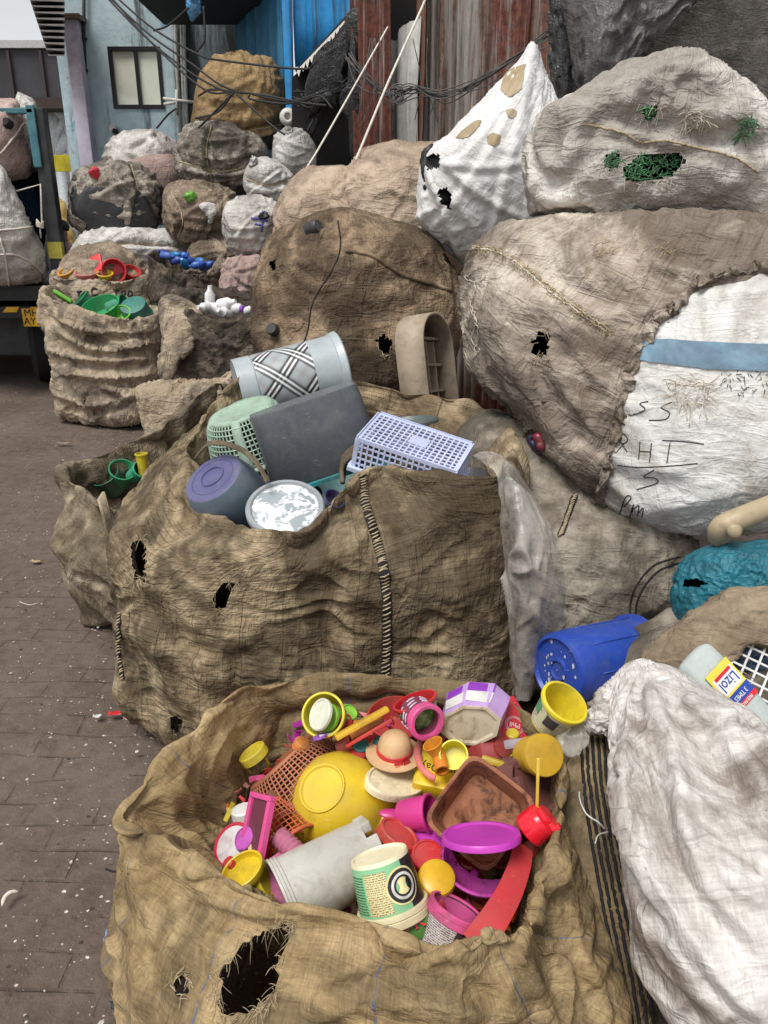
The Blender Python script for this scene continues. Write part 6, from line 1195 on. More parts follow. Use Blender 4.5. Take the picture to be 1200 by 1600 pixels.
    bar((752, 1184), (790, 1196), .54, .53, .018, .014, pl('yel_dirty', (.60, .42, .03), dirt=.7), 'plastic_stick', 'dirty yellow stub left of the maroon pot', 'stick', .006)
    # clear bar, yellow handle, mustard jar lid
    bar((792, 1163), (838, 1158), .53, .53, .024, .018, plastic('clear_lilac', (.66, .62, .70), alpha=.5), 'plastic_bar', 'milky clear bar beside the mustard lid', 'bar')
    pts = catmull(np.array([atH(795, 1192, .535), atH(800, 1176, .54), atH(822, 1168, .54), atH(842, 1170, .53), atH(846, 1184, .52)]), 24, False); T(MB().tube(pts, [.010] * 24, 10).build('handle_loop', pl('lemon', (.80, .72, .02)), smooth=True), 'yellow handle loop above the maroon pot', 'handle')
    P, k = I(850, 1180, .55); ax = cdir(.42, .05, .9); root = empty('plastic_jar', P); T(root, 'jar with a broad mustard lid at the right edge of the heap', 'jar'); lathe_obj('jar_lid', Fr(P - ax * 14 * k, ax), [(0, -40 * k), (29 * k, -40 * k), (29 * k, 0), (31 * k, 0), (33 * k, 2 * k), (33 * k, 14 * k), (31.5 * k, 17 * k), (28 * k, 17.5 * k), (0, 17.5 * k)], pl('mustard', (.52, .31, .015), rough=.45, dirt=.15), root, seg=48, sy=1.0, wob=lambda a, z: .008 * math.sin(a * 60) if 0 < z < 13 * k else 0)
    # yellow labelled cup
    P, k = I(880, 1100, .60); ax = cdir(.42, .62, .66); o, fr = vessel('plastic_cup', P - ax * 55 * k, ax, 27 * k, 36 * k, 62 * k, pl('yel_cup', (.74, .60, .02), **YEL), 'yellow cup with a dark square on its label, standing on the rim of the sack', 'cup', lip=.004); a_ = facing(fr, (-.8, 0, -.3))
    patch('label', fr, 27.5 * k, 4 * k, 34 * k, 50 * k, a_ - 1.3, a_ + 1.3, label_mat('lab_yellow', (.62, .60, .42), (.30, .28, .12), dirt=.6), o); patch('dark_square', fr, 31 * k, 24 * k, 34 * k, 46 * k, a_ + .05, a_ + .7, pl('navylabel', (.02, .025, .04)), o, lift=.0012); patch('green_square', fr, 31 * k, 26 * k, 34 * k, 48 * k, a_ - .9, a_ - .4, pl('greenlabel', (.03, .25, .06)), o, lift=.0012)
    mfilm = plastic('clear_film', (.60, .58, .52), rough=.2, dirt=.2); mfilm.node_tree.nodes['Principled BSDF'].inputs['Alpha'].default_value = .4
    o = sack('clear_wrap', [(868, 1135), (890, 1128), (912, 1132), (918, 1160), (895, 1185), (876, 1172)], 1.33, .012, mfilm, H=33, W=48, cr=[dict(amp=.008, lam=.05, oct=1)], ex=(.01, .01), lumps=.004, lam=.05); T(o, 'crumpled clear film below the labelled yellow cup', 'wrapper')
    # maroon pot with notched rim
    P, k = I(800, 1240, .48); ax = cdir(.62, .32, .55); fr = Fr(P - ax * 46 * k, ax); o = lathe_obj('plant_pot', fr, cup_prof(62 * k, 48 * k, 92 * k, .003, .002), pl('potmaroon', (.17, .055, .05), rough=.55, dirt=.3), seg=48); T(o, 'maroon pot lying on its side with notched foot', 'pot'); mb = MB()
    for q in range(6):
        a = q * math.pi / 3 + .3; c_ = fr.p(43 * k * math.cos(a), 43 * k * math.sin(a), 92 * k); rd = fr.M @ np.array([math.cos(a), math.sin(a), 0]); tg = fr.M @ np.array([-math.sin(a), math.cos(a), 0]); mb.obox(c_, rd * 7 * k, tg * 13 * k, fr.M[:, 2] * 12 * k, 3 * k)
    mb.build('notched_foot', pl('potmaroon', (.17, .055, .05)), o); lathe_obj('foot_plate', fr, [(0, 90 * k), (40 * k, 90 * k), (44 * k, 93 * k), (0, 93 * k)], pl('potmaroon', (.17, .055, .05)), o); 
    bar((841, 1185), (839, 1262), .62, .55, .0055, .0045, pl('stick_yel', (.75, .55, .08), dirt=.1), 'plastic_stick', 'thin upright yellow stick stuck in the red flip cap', 'stick', .001, up=(0, 1, .3))
    # red flip cap
    P, k = I(842, 1285, .53); ax = cdir(.62, .66, .30); fr = Fr(P - ax * 22 * k, ax); root = empty('flip_cap', P); T(root, 'glossy red flip cap with a beak at the right edge', 'cap'); mr = pl('red_gloss', (.66, .01, .025), rough=.22, dirt=.1)
    lathe_obj('cap', fr, [(0, 0), (27 * k, 0), (28 * k, 2 * k), (27 * k, 28 * k), (24 * k, 34 * k), (17 * k, 36 * k), (17 * k, 42 * k), (0, 42 * k)], mr, root, seg=40, sharp=20); a_ = math.atan2(*(((cdir(1, .1, .2)) @ fr.M)[[1, 0]])); c_ = fr.p(6 * k * math.cos(a_), 6 * k * math.sin(a_), 38 * k); rd = fr.M @ np.array([math.cos(a_), math.sin(a_), 0]); tg = np.cross(ax, rd); MB().obox(c_, rd * 17 * k, tg * 13 * k, ax * 5 * k, 2 * k).obox(c_ + rd * 16 * k + ax * 3 * k, rd * 4 * k, tg * 12 * k, ax * 6 * k, 2 * k).build('beak', mr, root)
    # square brown container
    P, k = I(750, 1268, .56); k *= .86; ax = cdir(-.05, .12, .97); fr = Fr(P - ax * 60 * k, ax, math.pi / 4 + .1); o = lathe_obj('ice_cream_box', fr, [(0, 0), (58 * k, 0), (62 * k, 3 * k), (74 * k, 58 * k), (78 * k, 58 * k), (79 * k, 64 * k), (76 * k, 66 * k), (72 * k, 64 * k), (71 * k, 58 * k), (59 * k, 6 * k), (0, 6 * k)], pl('brownbox', (.33, .135, .07), rough=.75, spec=.12, dirt=1.0, dcol=(.05, .016, .010), dsc=22, scr=.1), seg=64, sq=.55, sy=.95); T(o, 'square brown tub smeared with chocolate, open towards the viewer', 'tub')
    fr2 = Fr(P - ax * 60 * k, ax, math.pi / 4 + .1); lathe_obj('dark_label', fr2, [(63 * k, 5 * k), (73.6 * k, 52 * k), (74 * k, 52 * k), (63.4 * k, 5 * k)], pl('choclabel', (.045, .03, .02), dirt=.2), o, seg=64, sq=.55, sy=.95)
    # magenta lid and broken bowl
    P, k = I(752, 1308, .575); ax = cdir(-.12, .92, .30); T(lathe_obj('tub_lid', Fr(P, ax, -.05), [(a * 62 * k, b * k) for a, b in ((0, 3), (.85, 3), (.9, 6), (.97, 6), (1, 3), (1, -4), (.97, -4), (.96, 1), (0, 0))], pl('magenta', (.50, .04, .42), rough=.35, dirt=.12), seg=60, sy=1.0), 'smooth magenta oval lid in front of the square brown tub', 'lid')
    P, k = I(754, 1345, .50); ax = cdir(.05, .62, .76); fr = Fr(P - ax * 45 * k, ax); mg = pl('magenta_dirty', (.50, .045, .36), rough=.35, dirt=1.0, dcol=(.02, .008, .015), dsc=30); bw = cup_prof(20 * k, 64 * k, 50 * k, .003, .002, curve=.5)
    o = lathe_obj('broken_bowl', fr, bw, mg, seg=60, a0=facing(fr) - 1.9, a1=facing(fr) + 1.7); T(o, 'broken magenta bowl speckled with black dirt', 'bowl'); mb = MB()
    for s_ in (-.55, .1, .75):
        a = facing(fr) + s_; mb.tube([fr.p((20 + 44 * q ** .5) * k * math.cos(a), (20 + 44 * q ** .5) * k * math.sin(a), 50 * k * q) for q in np.linspace(0.02, 1, 10)], .0022, 5)
    mb.build('rib', mg, o, smooth=True)
    # magenta cup with handle
    P, k = I(650, 1272, .51); ax = cdir(.86, .10, .44); o, fr = vessel('toy_cup', P - ax * 26 * k, ax, 22 * k, 27 * k, 52 * k, pl('magenta_cup', (.55, .03, .22), rough=.35, dirt=.12), 'magenta cup with a flat ear, lying between bowl and brown tub', 'cup', curve=.45)
    MB().add(*lathe(Fr(P - ax * 26 * k - cdir(.9, -.1, 0) * 16 * k, cdir(.1, .6, .8)), [(0, -3 * k), (15 * k, -2 * k), (17 * k, 0), (15 * k, 2 * k), (0, 3 * k)], 24, 1.2, .55)).build('ear_handle', pl('magenta_cup', (.55, .03, .22)), o, smooth=True)
    # red bits under it
    bar((580, 1312), (605, 1290), .51, .51, .022, .012, pl('red_soft', (.52, .07, .05)), 'plastic_bar', 'soft red bar end under the yellow bowl', 'bar')
    P, k = I(618, 1312, .50); T(lathe_obj('jar_lid', Fr(P, cdir(.45, .70, .45)), disc_prof(34 * k, 15 * k), pl('red2', (.62, .04, .03)), seg=44), 'bright red jar lid left of the magenta disc', 'lid')
    P, k = I(588, 1335, .46); T(lathe_obj('plastic_jar', Fr(P - cdir(.2, .5, .8) * 40 * k, cdir(.2, .5, .8)), cup_prof(30 * k, 28 * k, 40 * k, .003, .002), pl('deepred', (.30, .01, .015)), seg=40), 'dark red open jar above the ice cream tub', 'jar')
    P, k = I(660, 1332, .47); T(lathe_obj('plate', Fr(P, cdir(-.3, .5, .8)), disc_prof(38 * k, 8 * k, lip=.003), pl('magenta', (.50, .04, .42)), seg=48), 'magenta plate behind the ice cream tub', 'plate')
    P, k = I(668, 1340, .49); T(lathe_obj('jar_lid', Fr(P, cdir(.1, .45, .88)), disc_prof(26 * k, 10 * k), pl('red', (.55, .02, .025)), seg=44), 'red disc lying on the magenta plate', 'lid')
    P, k = I(682, 1374, .50); T(lathe_obj('jar_lid', Fr(P, cdir(.12, .42, .9)), [(0, 12 * k), (23 * k, 12 * k), (28 * k, 9 * k), (30 * k, 3 * k), (30 * k, -10 * k), (28.5 * k, -10 * k), (28 * k, 2 * k), (0, 8 * k)], pl('yel_cap', (.72, .42, .01), rough=.35, dirt=.2), seg=48), 'domed yellow cap right of the ice cream tub', 'lid')
    P, k = I(640, 1480, .38)
    # grey bucket on its side
    P, k = I(512, 1366, .475); ax = cdir(.82, .36, -.12); fr = Fr(P, ax); root = empty('bucket', P); T(root, 'dull white bucket lying on its side with a stepped base', 'bucket'); mg = pl('bucketgrey', (.52, .51, .47), rough=.4, dirt=.45, dcol=(.20, .15, .11)); L = 78 * k
    lathe_obj('wall', fr, [(60 * k, -L), (62 * k, -L), (63 * k, -L + .004), (60.5 * k, -L + .006), (62.5 * k, -L + .010), (60 * k, -L + .012), (62 * k, -L + .016), (59 * k, -L + .018), (57 * k, -20 * k), (56.4 * k, -19 * k), (55 * k, 12 * k), (54.4 * k, 13 * k), (53 * k, 46 * k), (52.4 * k, 47 * k), (50 * k, 70 * k), (0, 70 * k), (0, 68 * k), (48 * k, 68 * k), (57 * k, -L), (60 * k, -L)], mg, root, seg=64)
    a_ = facing(fr); mb = MB()
    for q in range(5):
        a = a_ - 1.2 + q * 1.25; c_ = fr.p(42 * k * math.cos(a), 42 * k * math.sin(a), 78 * k); rd = fr.M @ np.array([math.cos(a), math.sin(a), 0]); tg = np.cross(ax, rd); mb.obox(c_, rd * 8 * k, tg * 20 * k, ax * 9 * k, 2 * k)
    mb.build('stepped_base', mg, root)
    # ice cream tub
    P, k = I(606, 1388, .52); ax = cdir(.27, -.90, -.30); fr = Fr(P, ax); root = empty('ice_cream_tub', P); T(root, 'mint green ice cream tub lying upside down on its cream rim', 'ice cream tub'); mc = pl('tub_cream', (.80, .73, .50), rough=.4, dirt=.12)
    lathe_obj('cup', fr, [(0, -50 * k), (40 * k, -50 * k), (42 * k, -53 * k), (45 * k, -53 * k), (46 * k, -50 * k), (52 * k, 26 * k), (0, 26 * k)], mc, root, seg=56); lathe_obj('rim', fr, [(52 * k, 24 * k), (57 * k, 25 * k), (57.5 * k, 31 * k), (56 * k, 33 * k), (57 * k, 34 * k), (57 * k, 44 * k), (55 * k, 46 * k), (52 * k, 46 * k), (50 * k, 28 * k)], pl('tub_rim', (.76, .68, .44), dirt=.2), root, seg=56)
    a_ = facing(fr); ca = (cdir(1, 0, 0) @ fr.M); sgn = 1 if math.sin(math.atan2(ca[1], ca[0]) - a_) > 0 else -1; A_ = lambda d: a_ + sgn * d
    pt = lambda nm, d0, d1, z0, z1, m, lf: patch(nm, fr, 46 * k + (z0 + 50) / 76 * 6 * k, z0 * k, 46 * k + (z1 + 50) / 76 * 6 * k, z1 * k, A_(d0), A_(d1), m, lab, lift=lf) if nm != 'label' else patch(nm, fr, 46.2 * k, -47 * k, 51.8 * k, 23 * k, A_(d0), A_(d1), m, root, lift=lf)
    lab = pt('label', -1.5, .62, 0, 0, pl('mint', (.24, .52, .28), rough=.35, dirt=.08), .0006); pt('text_panel', -.72, .02, -40, 20, label_mat('lab_ic', (.70, .66, .36), (.25, .14, .05), row=.0036, dens=.44, dirt=.1), .0012); pt('small_print', -1.4, -.8, -36, 18, label_mat('lab_ic2', (.24, .52, .28), (.03, .12, .05), row=.0045, dens=.36, dirt=.05), .0012)
    patch('black_panel', fr, 46.2 * k, -47 * k, 51.8 * k, 23 * k, A_(.62), A_(1.8), pl('tubblack', (.018, .016, .018), rough=.35, dirt=.1), root)
    mb = MB(); cen_a = .48; mk = lambda rr, ww, mat, nm, par, lf: None
    def ring(r_in, r_out, m, nm, lf):
        v = []; n = 36
        for i in range(n):
            w_ = 2 * math.pi * i / n
            for r_ in (r_in, r_out):
                zz = -12 + r_ * math.sin(w_); rad = 46 * k + (zz + 50) / 76 * 6 * k + lf; aa = A_(cen_a + r_ * math.cos(w_) / 49); v.append(fr.p(rad * math.cos(aa), rad * math.sin(aa), zz * k))
        MB().add(v, [(2 * i, 2 * i + 1, (2 * i + 3) % (2 * n), (2 * i + 2) % (2 * n)) for i in range(n)]).build(nm, m, root, smooth=True)
    ring(.2, 27, pl('tub_yel', (.76, .68, .34), dirt=.05), 'emblem_disc', .0018); ring(12, 24, pl('tubblack', (.018, .016, .018)), 'emblem_ring', .0026); ring(15, 19, pl('white', (.7, .69, .66)), 'emblem_line', .0034)
    # pink and black tub
    P, k = I(713, 1424, .50); ax = cdir(.36, .86, .30); fr = Fr(P - ax * 62 * k, ax); o = lathe_obj('plastic_tub', fr, cup_prof(38 * k, 42 * k, 66 * k, .003, .001), pl('tubdark', (.05, .02, .03), rough=.35, dirt=.2), seg=52); T(o, 'dark tub with a pink rim and an ingredients label', 'tub')
    lathe_obj('rim', Fr(P - ax * 10 * k, ax), [(42 * k, -2 * k), (46 * k, -2 * k), (46 * k, 8 * k), (47 * k, 9 * k), (47 * k, 15 * k), (45 * k, 17 * k), (41 * k, 17 * k), (40 * k, 2 * k), (42 * k, -2 * k)], pl('pink', (.68, .08, .27)), o, seg=52); a_ = facing(fr, (-.6, 0, 0)); patch('label', fr, 38.5 * k, 3 * k, 41.5 * k, 50 * k, a_ - .75, a_ + .65, label_mat('lab_ing', (.62, .57, .56), (.08, .05, .05), row=.0035, dens=.42, dirt=.55), o); patch('side_stripe', fr, 38.5 * k, 3 * k, 41.5 * k, 50 * k, a_ - 1.5, a_ - .8, pl('pinkdark', (.40, .03, .10)), o)
    lathe_obj('pink_inside', Fr(P - ax * 10 * k, ax), [(40 * k, 12 * k), (37 * k, -30 * k), (0, -34 * k), (0, -33 * k), (36 * k, -29 * k), (39 * k, 12 * k)], pl('pink_dirty', (.45, .05, .2), dirt=.8, dcol=(.05, .01, .02)), o, seg=48)
    # red curved band
    A0 = [(818, 1322, .53), (812, 1352, .535), (796, 1394, .535), (772, 1436, .53), (742, 1478, .51)]; pts = catmull(np.array([atH(*q) for q in A0]), 30, False); tn = np.gradient(pts, axis=0); wv = np.cross(tn, cdir(.3, .2, .9)); wv /= np.linalg.norm(wv, axis=1)[:, None]
    o = MB().ribbon(pts, wv, np.linspace(34, 46, 30) * k).build('plastic_band', pl('red_band', (.58, .045, .055), rough=.4, dirt=.3), smooth=False, solid=.004); T(o, 'long curved red band running down the right side of the heap', 'band')
    # orange red crate below
    P, k = I(745, 1400, .40); mb = MB(); d, u = cdir(.95, -.25, .2), cdir(.15, .75, .65); w_ = np.cross(d, u); lattice(mb, P, d * 62 * k, w_ * 20 * k, 6, 3, .007, .004, u); lattice(mb, P - u * 22 * k - w_ * 20 * k, d * 62 * k, u * 22 * k, 6, 3, .007, .004, w_); T(mb.build('crate', pl('crate_red', (.50, .07, .015), rough=.4)), 'orange red crate deep under the broken magenta bowl', 'crate')
    # detergent bottle
    P, k = I(640, 1440, .46); ax = cdir(.72, .48, -.1); fr = Fr(P - ax * 66 * k, ax); o = lathe_obj('detergent_bottle', fr, [(0, 0), (42 * k, 0), (48 * k, 8 * k), (48 * k, 78 * k), (40 * k, 98 * k), (18 * k, 110 * k), (18 * k, 124 * k), (0, 124 * k)], pl('det_red', (.42, .012, .025), rough=.3, dirt=.1), seg=48, sy=.8); T(o, 'red detergent bottle with a green label, under the ice cream tub', 'bottle')
    a_ = facing(fr); patch('label', fr, 47 * k, 22 * k, 47 * k, 88 * k, a_ - .55, a_ + .62, pl('det_green', (.08, .26, .04), rough=.3), o, lift=.003)
    rx = fr.M @ np.array([math.cos(a_), math.sin(a_), 0]); vx = cdir(.85, .35, 0); vx -= (vx @ rx) * rx; vx /= np.linalg.norm(vx); mb = MB().add(*text_mesh('Ok', 40 * k, _fr(fr.p(0, 0, 56 * k) + rx * 51.5 * k, np.stack([vx, np.cross(rx, vx), rx], 1)), ext=.0012)); mb.build('lettering', pl('red_gloss', (.66, .01, .025)), o)
    # ---- the left cluster
    P, k = I(381, 1271, .47); T(lathe_obj('bottle_cap', Fr(P, cdir(-.12, .86, .48)), [(0, 9 * k), (17 * k, 9 * k), (19 * k, 7 * k), (19 * k, -12 * k), (17.5 * k, -12 * k), (17 * k, 5 * k), (0, 5 * k)], pl('white', (.7, .69, .66)), seg=40, wob=lambda a, z: .02 * math.sin(a * 30)), 'white ribbed cap at the left end of the heap', 'cap')
    P, k = I(368, 1322, .46); o = lathe_obj('tub_lid', Fr(P, cdir(-.55, .30, .78), .3), disc_prof(36 * k, 9 * k), pl('rimred', (.50, .015, .05)), seg=48, sy=.95); T(o, 'red rimmed lid with a smudged pale face, below the white cap', 'lid'); lathe_obj('face', Fr(P + cdir(-.55, .30, .78) * 7.6 * k, cdir(-.55, .30, .78), .3), [(0, .6 * k), (29 * k, .6 * k), (30.5 * k, 0), (0, 0)], pl('smudged', (.60, .56, .56), dirt=.5, dcol=(.2, .1, .14), dsc=30), o, seg=48, sy=.95)
    P, k = I(386, 1312, .48); o = lathe_obj('bottle_cap', Fr(P, cdir(-.6, .3, .7)), disc_prof(18 * k, 10 * k), pl('pinkviolet', (.55, .10, .50)), seg=36); T(o, 'violet pink cap with a blue ring leaning on the pale faced lid', 'cap'); lathe_obj('ring', Fr(P, cdir(-.6, .3, .7)), [(18.5 * k, 0), (20 * k, 0), (20 * k, 5 * k), (18.5 * k, 5 * k)], pl('bluering', (.03, .12, .38)), o, seg=36)
    P, k = I(400, 1306, .50); d = cdir(.28, .95, .1); n_ = cdir(-.80, .15, .55); w_ = np.cross(d, n_); mb = MB(); o = MB().obox(P, d * 58 * k, w_ * 26 * k, n_ * 3 * k, 2 * k).build('tray', pl('frame_dark', (.16, .025, .06), dirt=.4)); T(o, 'rectangular pink rimmed tray lid standing on edge', 'tray'); mb = MB()
    for a_, b_, c_, l_ in ((d, w_, 58, 26), (d, w_, -58, 26)): mb.obox(P + a_ * c_ * k + n_ * 2 * k, a_ * 4 * k, b_ * (l_ + 4) * k, n_ * 6 * k, 1.5 * k)
    for s_ in (-1, 1): mb.obox(P + w_ * s_ * 26 * k + n_ * 2 * k, d * 54 * k, w_ * 4 * k, n_ * 6 * k, 1.5 * k)
    mb.build('rim', pl('pink', (.68, .08, .27)), o)
    P, k = I(416, 1306, .46); T(lathe_obj('plate', Fr(P, cdir(.80, .2, .55), .2), disc_prof(40 * k, 7 * k), pl('red', (.55, .02, .025)), seg=48, sy=1.2), 'red plate standing just behind the pink rimmed tray lid', 'plate')
    P, k = I(411, 1328, .455); T(lathe_obj('plate', Fr(P, cdir(.75, .2, .62), .2), disc_prof(34 * k, 6 * k), pl('paleyel', (.70, .58, .25)), seg=48, sy=1.2), 'pale yellow plate next to the red plate', 'plate')
    P, k = I(380, 1362, .49); fr = Fr(P, cdir(-.40, .62, .68), .3); o = lathe_obj('tub_lid', fr, [(0, -6 * k), (30 * k, -6 * k), (34 * k, -6 * k), (36 * k, 0), (36 * k, 7 * k), (34 * k, 8 * k), (32 * k, 7 * k), (32 * k, 0), (30 * k, -3 * k), (0, -3 * k)], pl('yel_lid', (.72, .50, .01), **YEL), seg=48, sy=.9); T(o, 'yellow hollow lid at the near left of the heap', 'lid')
    P, k = I(411, 1375, .46); T(lathe_obj('jar_lid', Fr(P, cdir(.80, .2, .5)), disc_prof(28 * k, 10 * k), pl('yel_a', (.62, .50, .03), **YEL), seg=40), 'yellow disc on edge left of the pink sheet', 'lid')
    P, k = I(440, 1295, .45); ax = cdir(.35, -.55, .3); fr = Fr(P - ax * 40 * k, ax); T(round_basket(fr, 26 * k, 42 * k, 76 * k, 26, 8, pl('orange_basket', (.62, .13, .04), rough=.45), 'plastic_basket', w=.0034, rim=.004), 'small orange basket between the tray lid and yellow bowl', 'basket')
    P, k = I(452, 1322, .48); ax = cdir(.62, -.62, .3); T(lathe_obj('corrugated_tube', Fr(P - ax * 26 * k, ax), [(0, 0)] + [((15 + 2.2 * (i % 2)) * k, (i * 4.0) * k) for i in range(14)] + [(0, 54 * k)], pl('dustypink', (.46, .15, .24), rough=.5), seg=30), 'ribbed dusty pink tube leading under the white bucket', 'tube')
    P, k = I(445, 1390, .44); d = cdir(.5, -.85, .1); n_ = cdir(.3, .35, .88); T(MB().obox(P, d * 52 * k, np.cross(d, n_) * 36 * k, n_ * 1.6 * k, 1 * k).build('plastic_sheet', pl('pinksheet', (.60, .16, .32))), 'flat pink sheet sticking out under the bucket mouth', 'sheet')
    # things deeper in the gaps
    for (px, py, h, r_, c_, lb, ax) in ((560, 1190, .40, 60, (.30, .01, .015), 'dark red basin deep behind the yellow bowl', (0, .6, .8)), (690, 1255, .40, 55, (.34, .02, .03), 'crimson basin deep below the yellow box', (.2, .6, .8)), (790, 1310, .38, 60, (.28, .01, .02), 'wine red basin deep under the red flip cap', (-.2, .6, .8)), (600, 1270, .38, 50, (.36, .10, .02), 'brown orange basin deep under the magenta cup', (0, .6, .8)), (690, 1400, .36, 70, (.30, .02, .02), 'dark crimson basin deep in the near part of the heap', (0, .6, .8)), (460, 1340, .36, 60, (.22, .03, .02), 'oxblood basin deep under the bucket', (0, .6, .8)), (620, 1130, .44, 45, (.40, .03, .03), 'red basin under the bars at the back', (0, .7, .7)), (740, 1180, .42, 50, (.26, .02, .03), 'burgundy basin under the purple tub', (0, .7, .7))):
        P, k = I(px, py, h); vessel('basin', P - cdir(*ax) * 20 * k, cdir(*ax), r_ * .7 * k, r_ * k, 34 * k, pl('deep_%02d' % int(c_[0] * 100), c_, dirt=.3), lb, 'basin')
def _bits():
    look(); n_ = 0
    bits = [(470, 1165, 'orange_bit', (.62, .20, .03), 13, 9, (.4, .6, .6), 'small orange cap above the terracotta basket'), (610, 1250, 'pinkbit', (.60, .10, .22), 14, 8, (-.4, .5, .7), 'pink screw cap below the cream oval lid'), (560, 1180, 'redbit', (.50, .03, .03), 15, 8, (.2, .8, .5), 'worn red cap between toy hat and yellow bowl'),
            (690, 1300, 'violetbit', (.30, .05, .36), 15, 7, (.5, .4, .7), 'violet cap left of the magenta oval lid'), (640, 1345, 'crimsonbit', (.46, .02, .06), 13, 9, (-.5, .6, .6), 'crimson cap above the ice cream tub'), (540, 1440, 'pinkbit2', (.62, .18, .30), 12, 7, (.1, .6, .8), 'dusty pink cap in front of the white bucket'), (735, 1220, 'orange_bit', (.62, .20, .03), 11, 8, (.3, .7, .6), 'orange cap right of the yellow box'),
            (770, 1130, 'redbit', (.50, .03, .03), 12, 9, (-.3, .7, .6), 'red cap right of the purple tub'), (828, 1330, 'brickbit', (.42, .06, .03), 14, 9, (.2, .5, .8), 'brick coloured cap under the red flip cap'), (800, 1150, 'yel_a', (.62, .50, .03), 11, 8, (.1, .7, .7), 'little yellow cap over the milky clear bar'), (428, 1250, 'brownbit', (.20, .07, .03), 14, 9, (.5, .6, .6), 'brown cap at the foot of the terracotta basket'), (360, 1350, 'redbit', (.50, .03, .03), 10, 8, (-.5, .5, .6), 'red cap at the far left edge of the heap'), (592, 1160, 'tealcap', (.02, .16, .16), 9, 7, (.4, .6, .6), 'tiny teal cap left of the toy hat'), (672, 1240, 'creambit', (.62, .52, .34), 13, 6, (.2, .7, .6), 'cream cap between yellow box and magenta cup')]
    for px, py, key, c_, r_, h_, ax, lb in bits:
        look(px, py); P = atH(px, py, .50 + .085 * min(1, max(0, (1225 - py) / 110)) - (.02 if py > 1225 else 0)); k = depth_of(P) / F
        T(lathe_obj('bottle_cap', Fr(P, cdir(*ax)), [(0, h_ * k), (r_ * .8 * k, h_ * k), (r_ * .95 * k, h_ * .85 * k), (r_ * k, h_ * .6 * k), (r_ * k, -h_ * .6 * k), (r_ * .88 * k, -h_ * .6 * k), (r_ * .86 * k, h_ * .5 * k), (0, h_ * .55 * k)], pl(key, c_), seg=36, wob=lambda a, z: .022 * math.sin(a * 24)), lb, 'cap')
    look()
    g = random.Random(77); mb = MB(); fm = []; cols = ['red', 'red2', 'deepred', 'pink', 'magenta', 'orange', 'yel_a', 'brick', 'salmon']; inner = np.array(inn)[:, :2]; cc = inner.mean(0); n = 0
    while n < 420:
        x, y = g.uniform(inner[:, 0].min(), inner[:, 0].max()), g.uniform(inner[:, 1].min(), inner[:, 1].max())
        if not inpoly(x, y, [tuple(cc + (q - cc) * .95) for q in inner]): continue
        p = np.array([x, y, .36 + .14 * (y - inner[:, 1].min()) / np.ptp(inner[:, 1]) + g.uniform(-.03, .04)]); fr = Fr(p, [g.gauss(0, 1), g.gauss(-.3, 1), abs(g.gauss(.6, .6)) + .05], g.uniform(0, 6)); w, l = g.uniform(.006, .02), g.uniform(.012, .045); cv = g.uniform(0, .5)
        vs = []; f0 = len(mb.f)
        for j in range(4):
            u = (j / 3 - .5) * l
            for s_ in (-1, 1):
                for t_ in (0, .0022): vs.append(fr.p(u, s_ * w * (1 - .35 * g.random()) / 2, cv * (u * u) / l * 4 + t_))
        F_ = []
        for j in range(3): a = 4 * j; F_ += [(a, a + 2, a + 6, a + 4), (a + 1, a + 5, a + 7, a + 3), (a, a + 4, a + 5, a + 1), (a + 2, a + 3, a + 7, a + 6)]
        F_ += [(0, 1, 3, 2), (12, 14, 15, 13)]; mb.add(vs, F_); fm += [g.randrange(len(cols))] * len(F_); n += 1
    o = link('plastic_shards', mb.v, mb.f, None, smooth=False, mats=[PL[c] for c in cols], fm=fm); tag(o, 'small red, pink and orange plastic scraps filling the gaps of the heap', None, None, 'stuff')
def _fr(o, M):
    f = Fr((0, 0, 0), (0, 0, 1)); f.o = np.asarray(o, float); f.M = np.asarray(M, float); f.M = f.M / np.linalg.norm(f.M, axis=0); return f
fg_items(); _bits(); look()

# ================================================================ contents of the big dashed bag
def tartan():
    m, nt, b = newmat('tartan_print'); U = uvn(nt); P = posn(nt); s = nd(nt, 'ShaderNodeSeparateXYZ', {0: U}); per = .115
    a = mth(nt, 'MULTIPLY', mth(nt, 'ADD', s.outputs[0], s.outputs[1]), .7071 / per); c = mth(nt, 'MULTIPLY', mth(nt, 'SUBTRACT', s.outputs[0], s.outputs[1]), .7071 / per)
    def bands(x):
        f = mth(nt, 'FRACT', mth(nt, 'ADD', x, 100.0)); inb = lambda lo, hi: mth(nt, 'MULTIPLY', mth(nt, 'GREATER_THAN', f, lo), mth(nt, 'LESS_THAN', f, hi))
        blk = mth(nt, 'ADD', mth(nt, 'ADD', inb(.06, .14), inb(.21, .29)), mth(nt, 'ADD', inb(.36, .44), inb(.02, .03))); wht = mth(nt, 'ADD', inb(.14, .21), inb(.29, .36)); red = inb(.72, .735); thin = mth(nt, 'ADD', inb(.66, .668), inb(.79, .798)); return blk, wht, red, thin
    base = (.36, .39, .40); col = None
    for x, first in ((a, True), (c, False)):
        bk, wh, rd, th = bands(x); cur = base if first else col
        col = mixc(nt, mth(nt, 'MULTIPLY', bk, .93 if first else .75), cur, (.02, .02, .022)); col = mixc(nt, mth(nt, 'MULTIPLY', wh, .95 if first else .8), col, (.74, .75, .74)); col = mixc(nt, mth(nt, 'MULTIPLY', rd, .8), col, (.30, .08, .08)); col = mixc(nt, mth(nt, 'MULTIPLY', th, .7), col, (.05, .05, .06))
    nt.links.new(col, b.inputs['Base Color']); b.inputs['Roughness'].default_value = .32; return m
G2 = 'grey and blue plastics in the huge dashed bag'
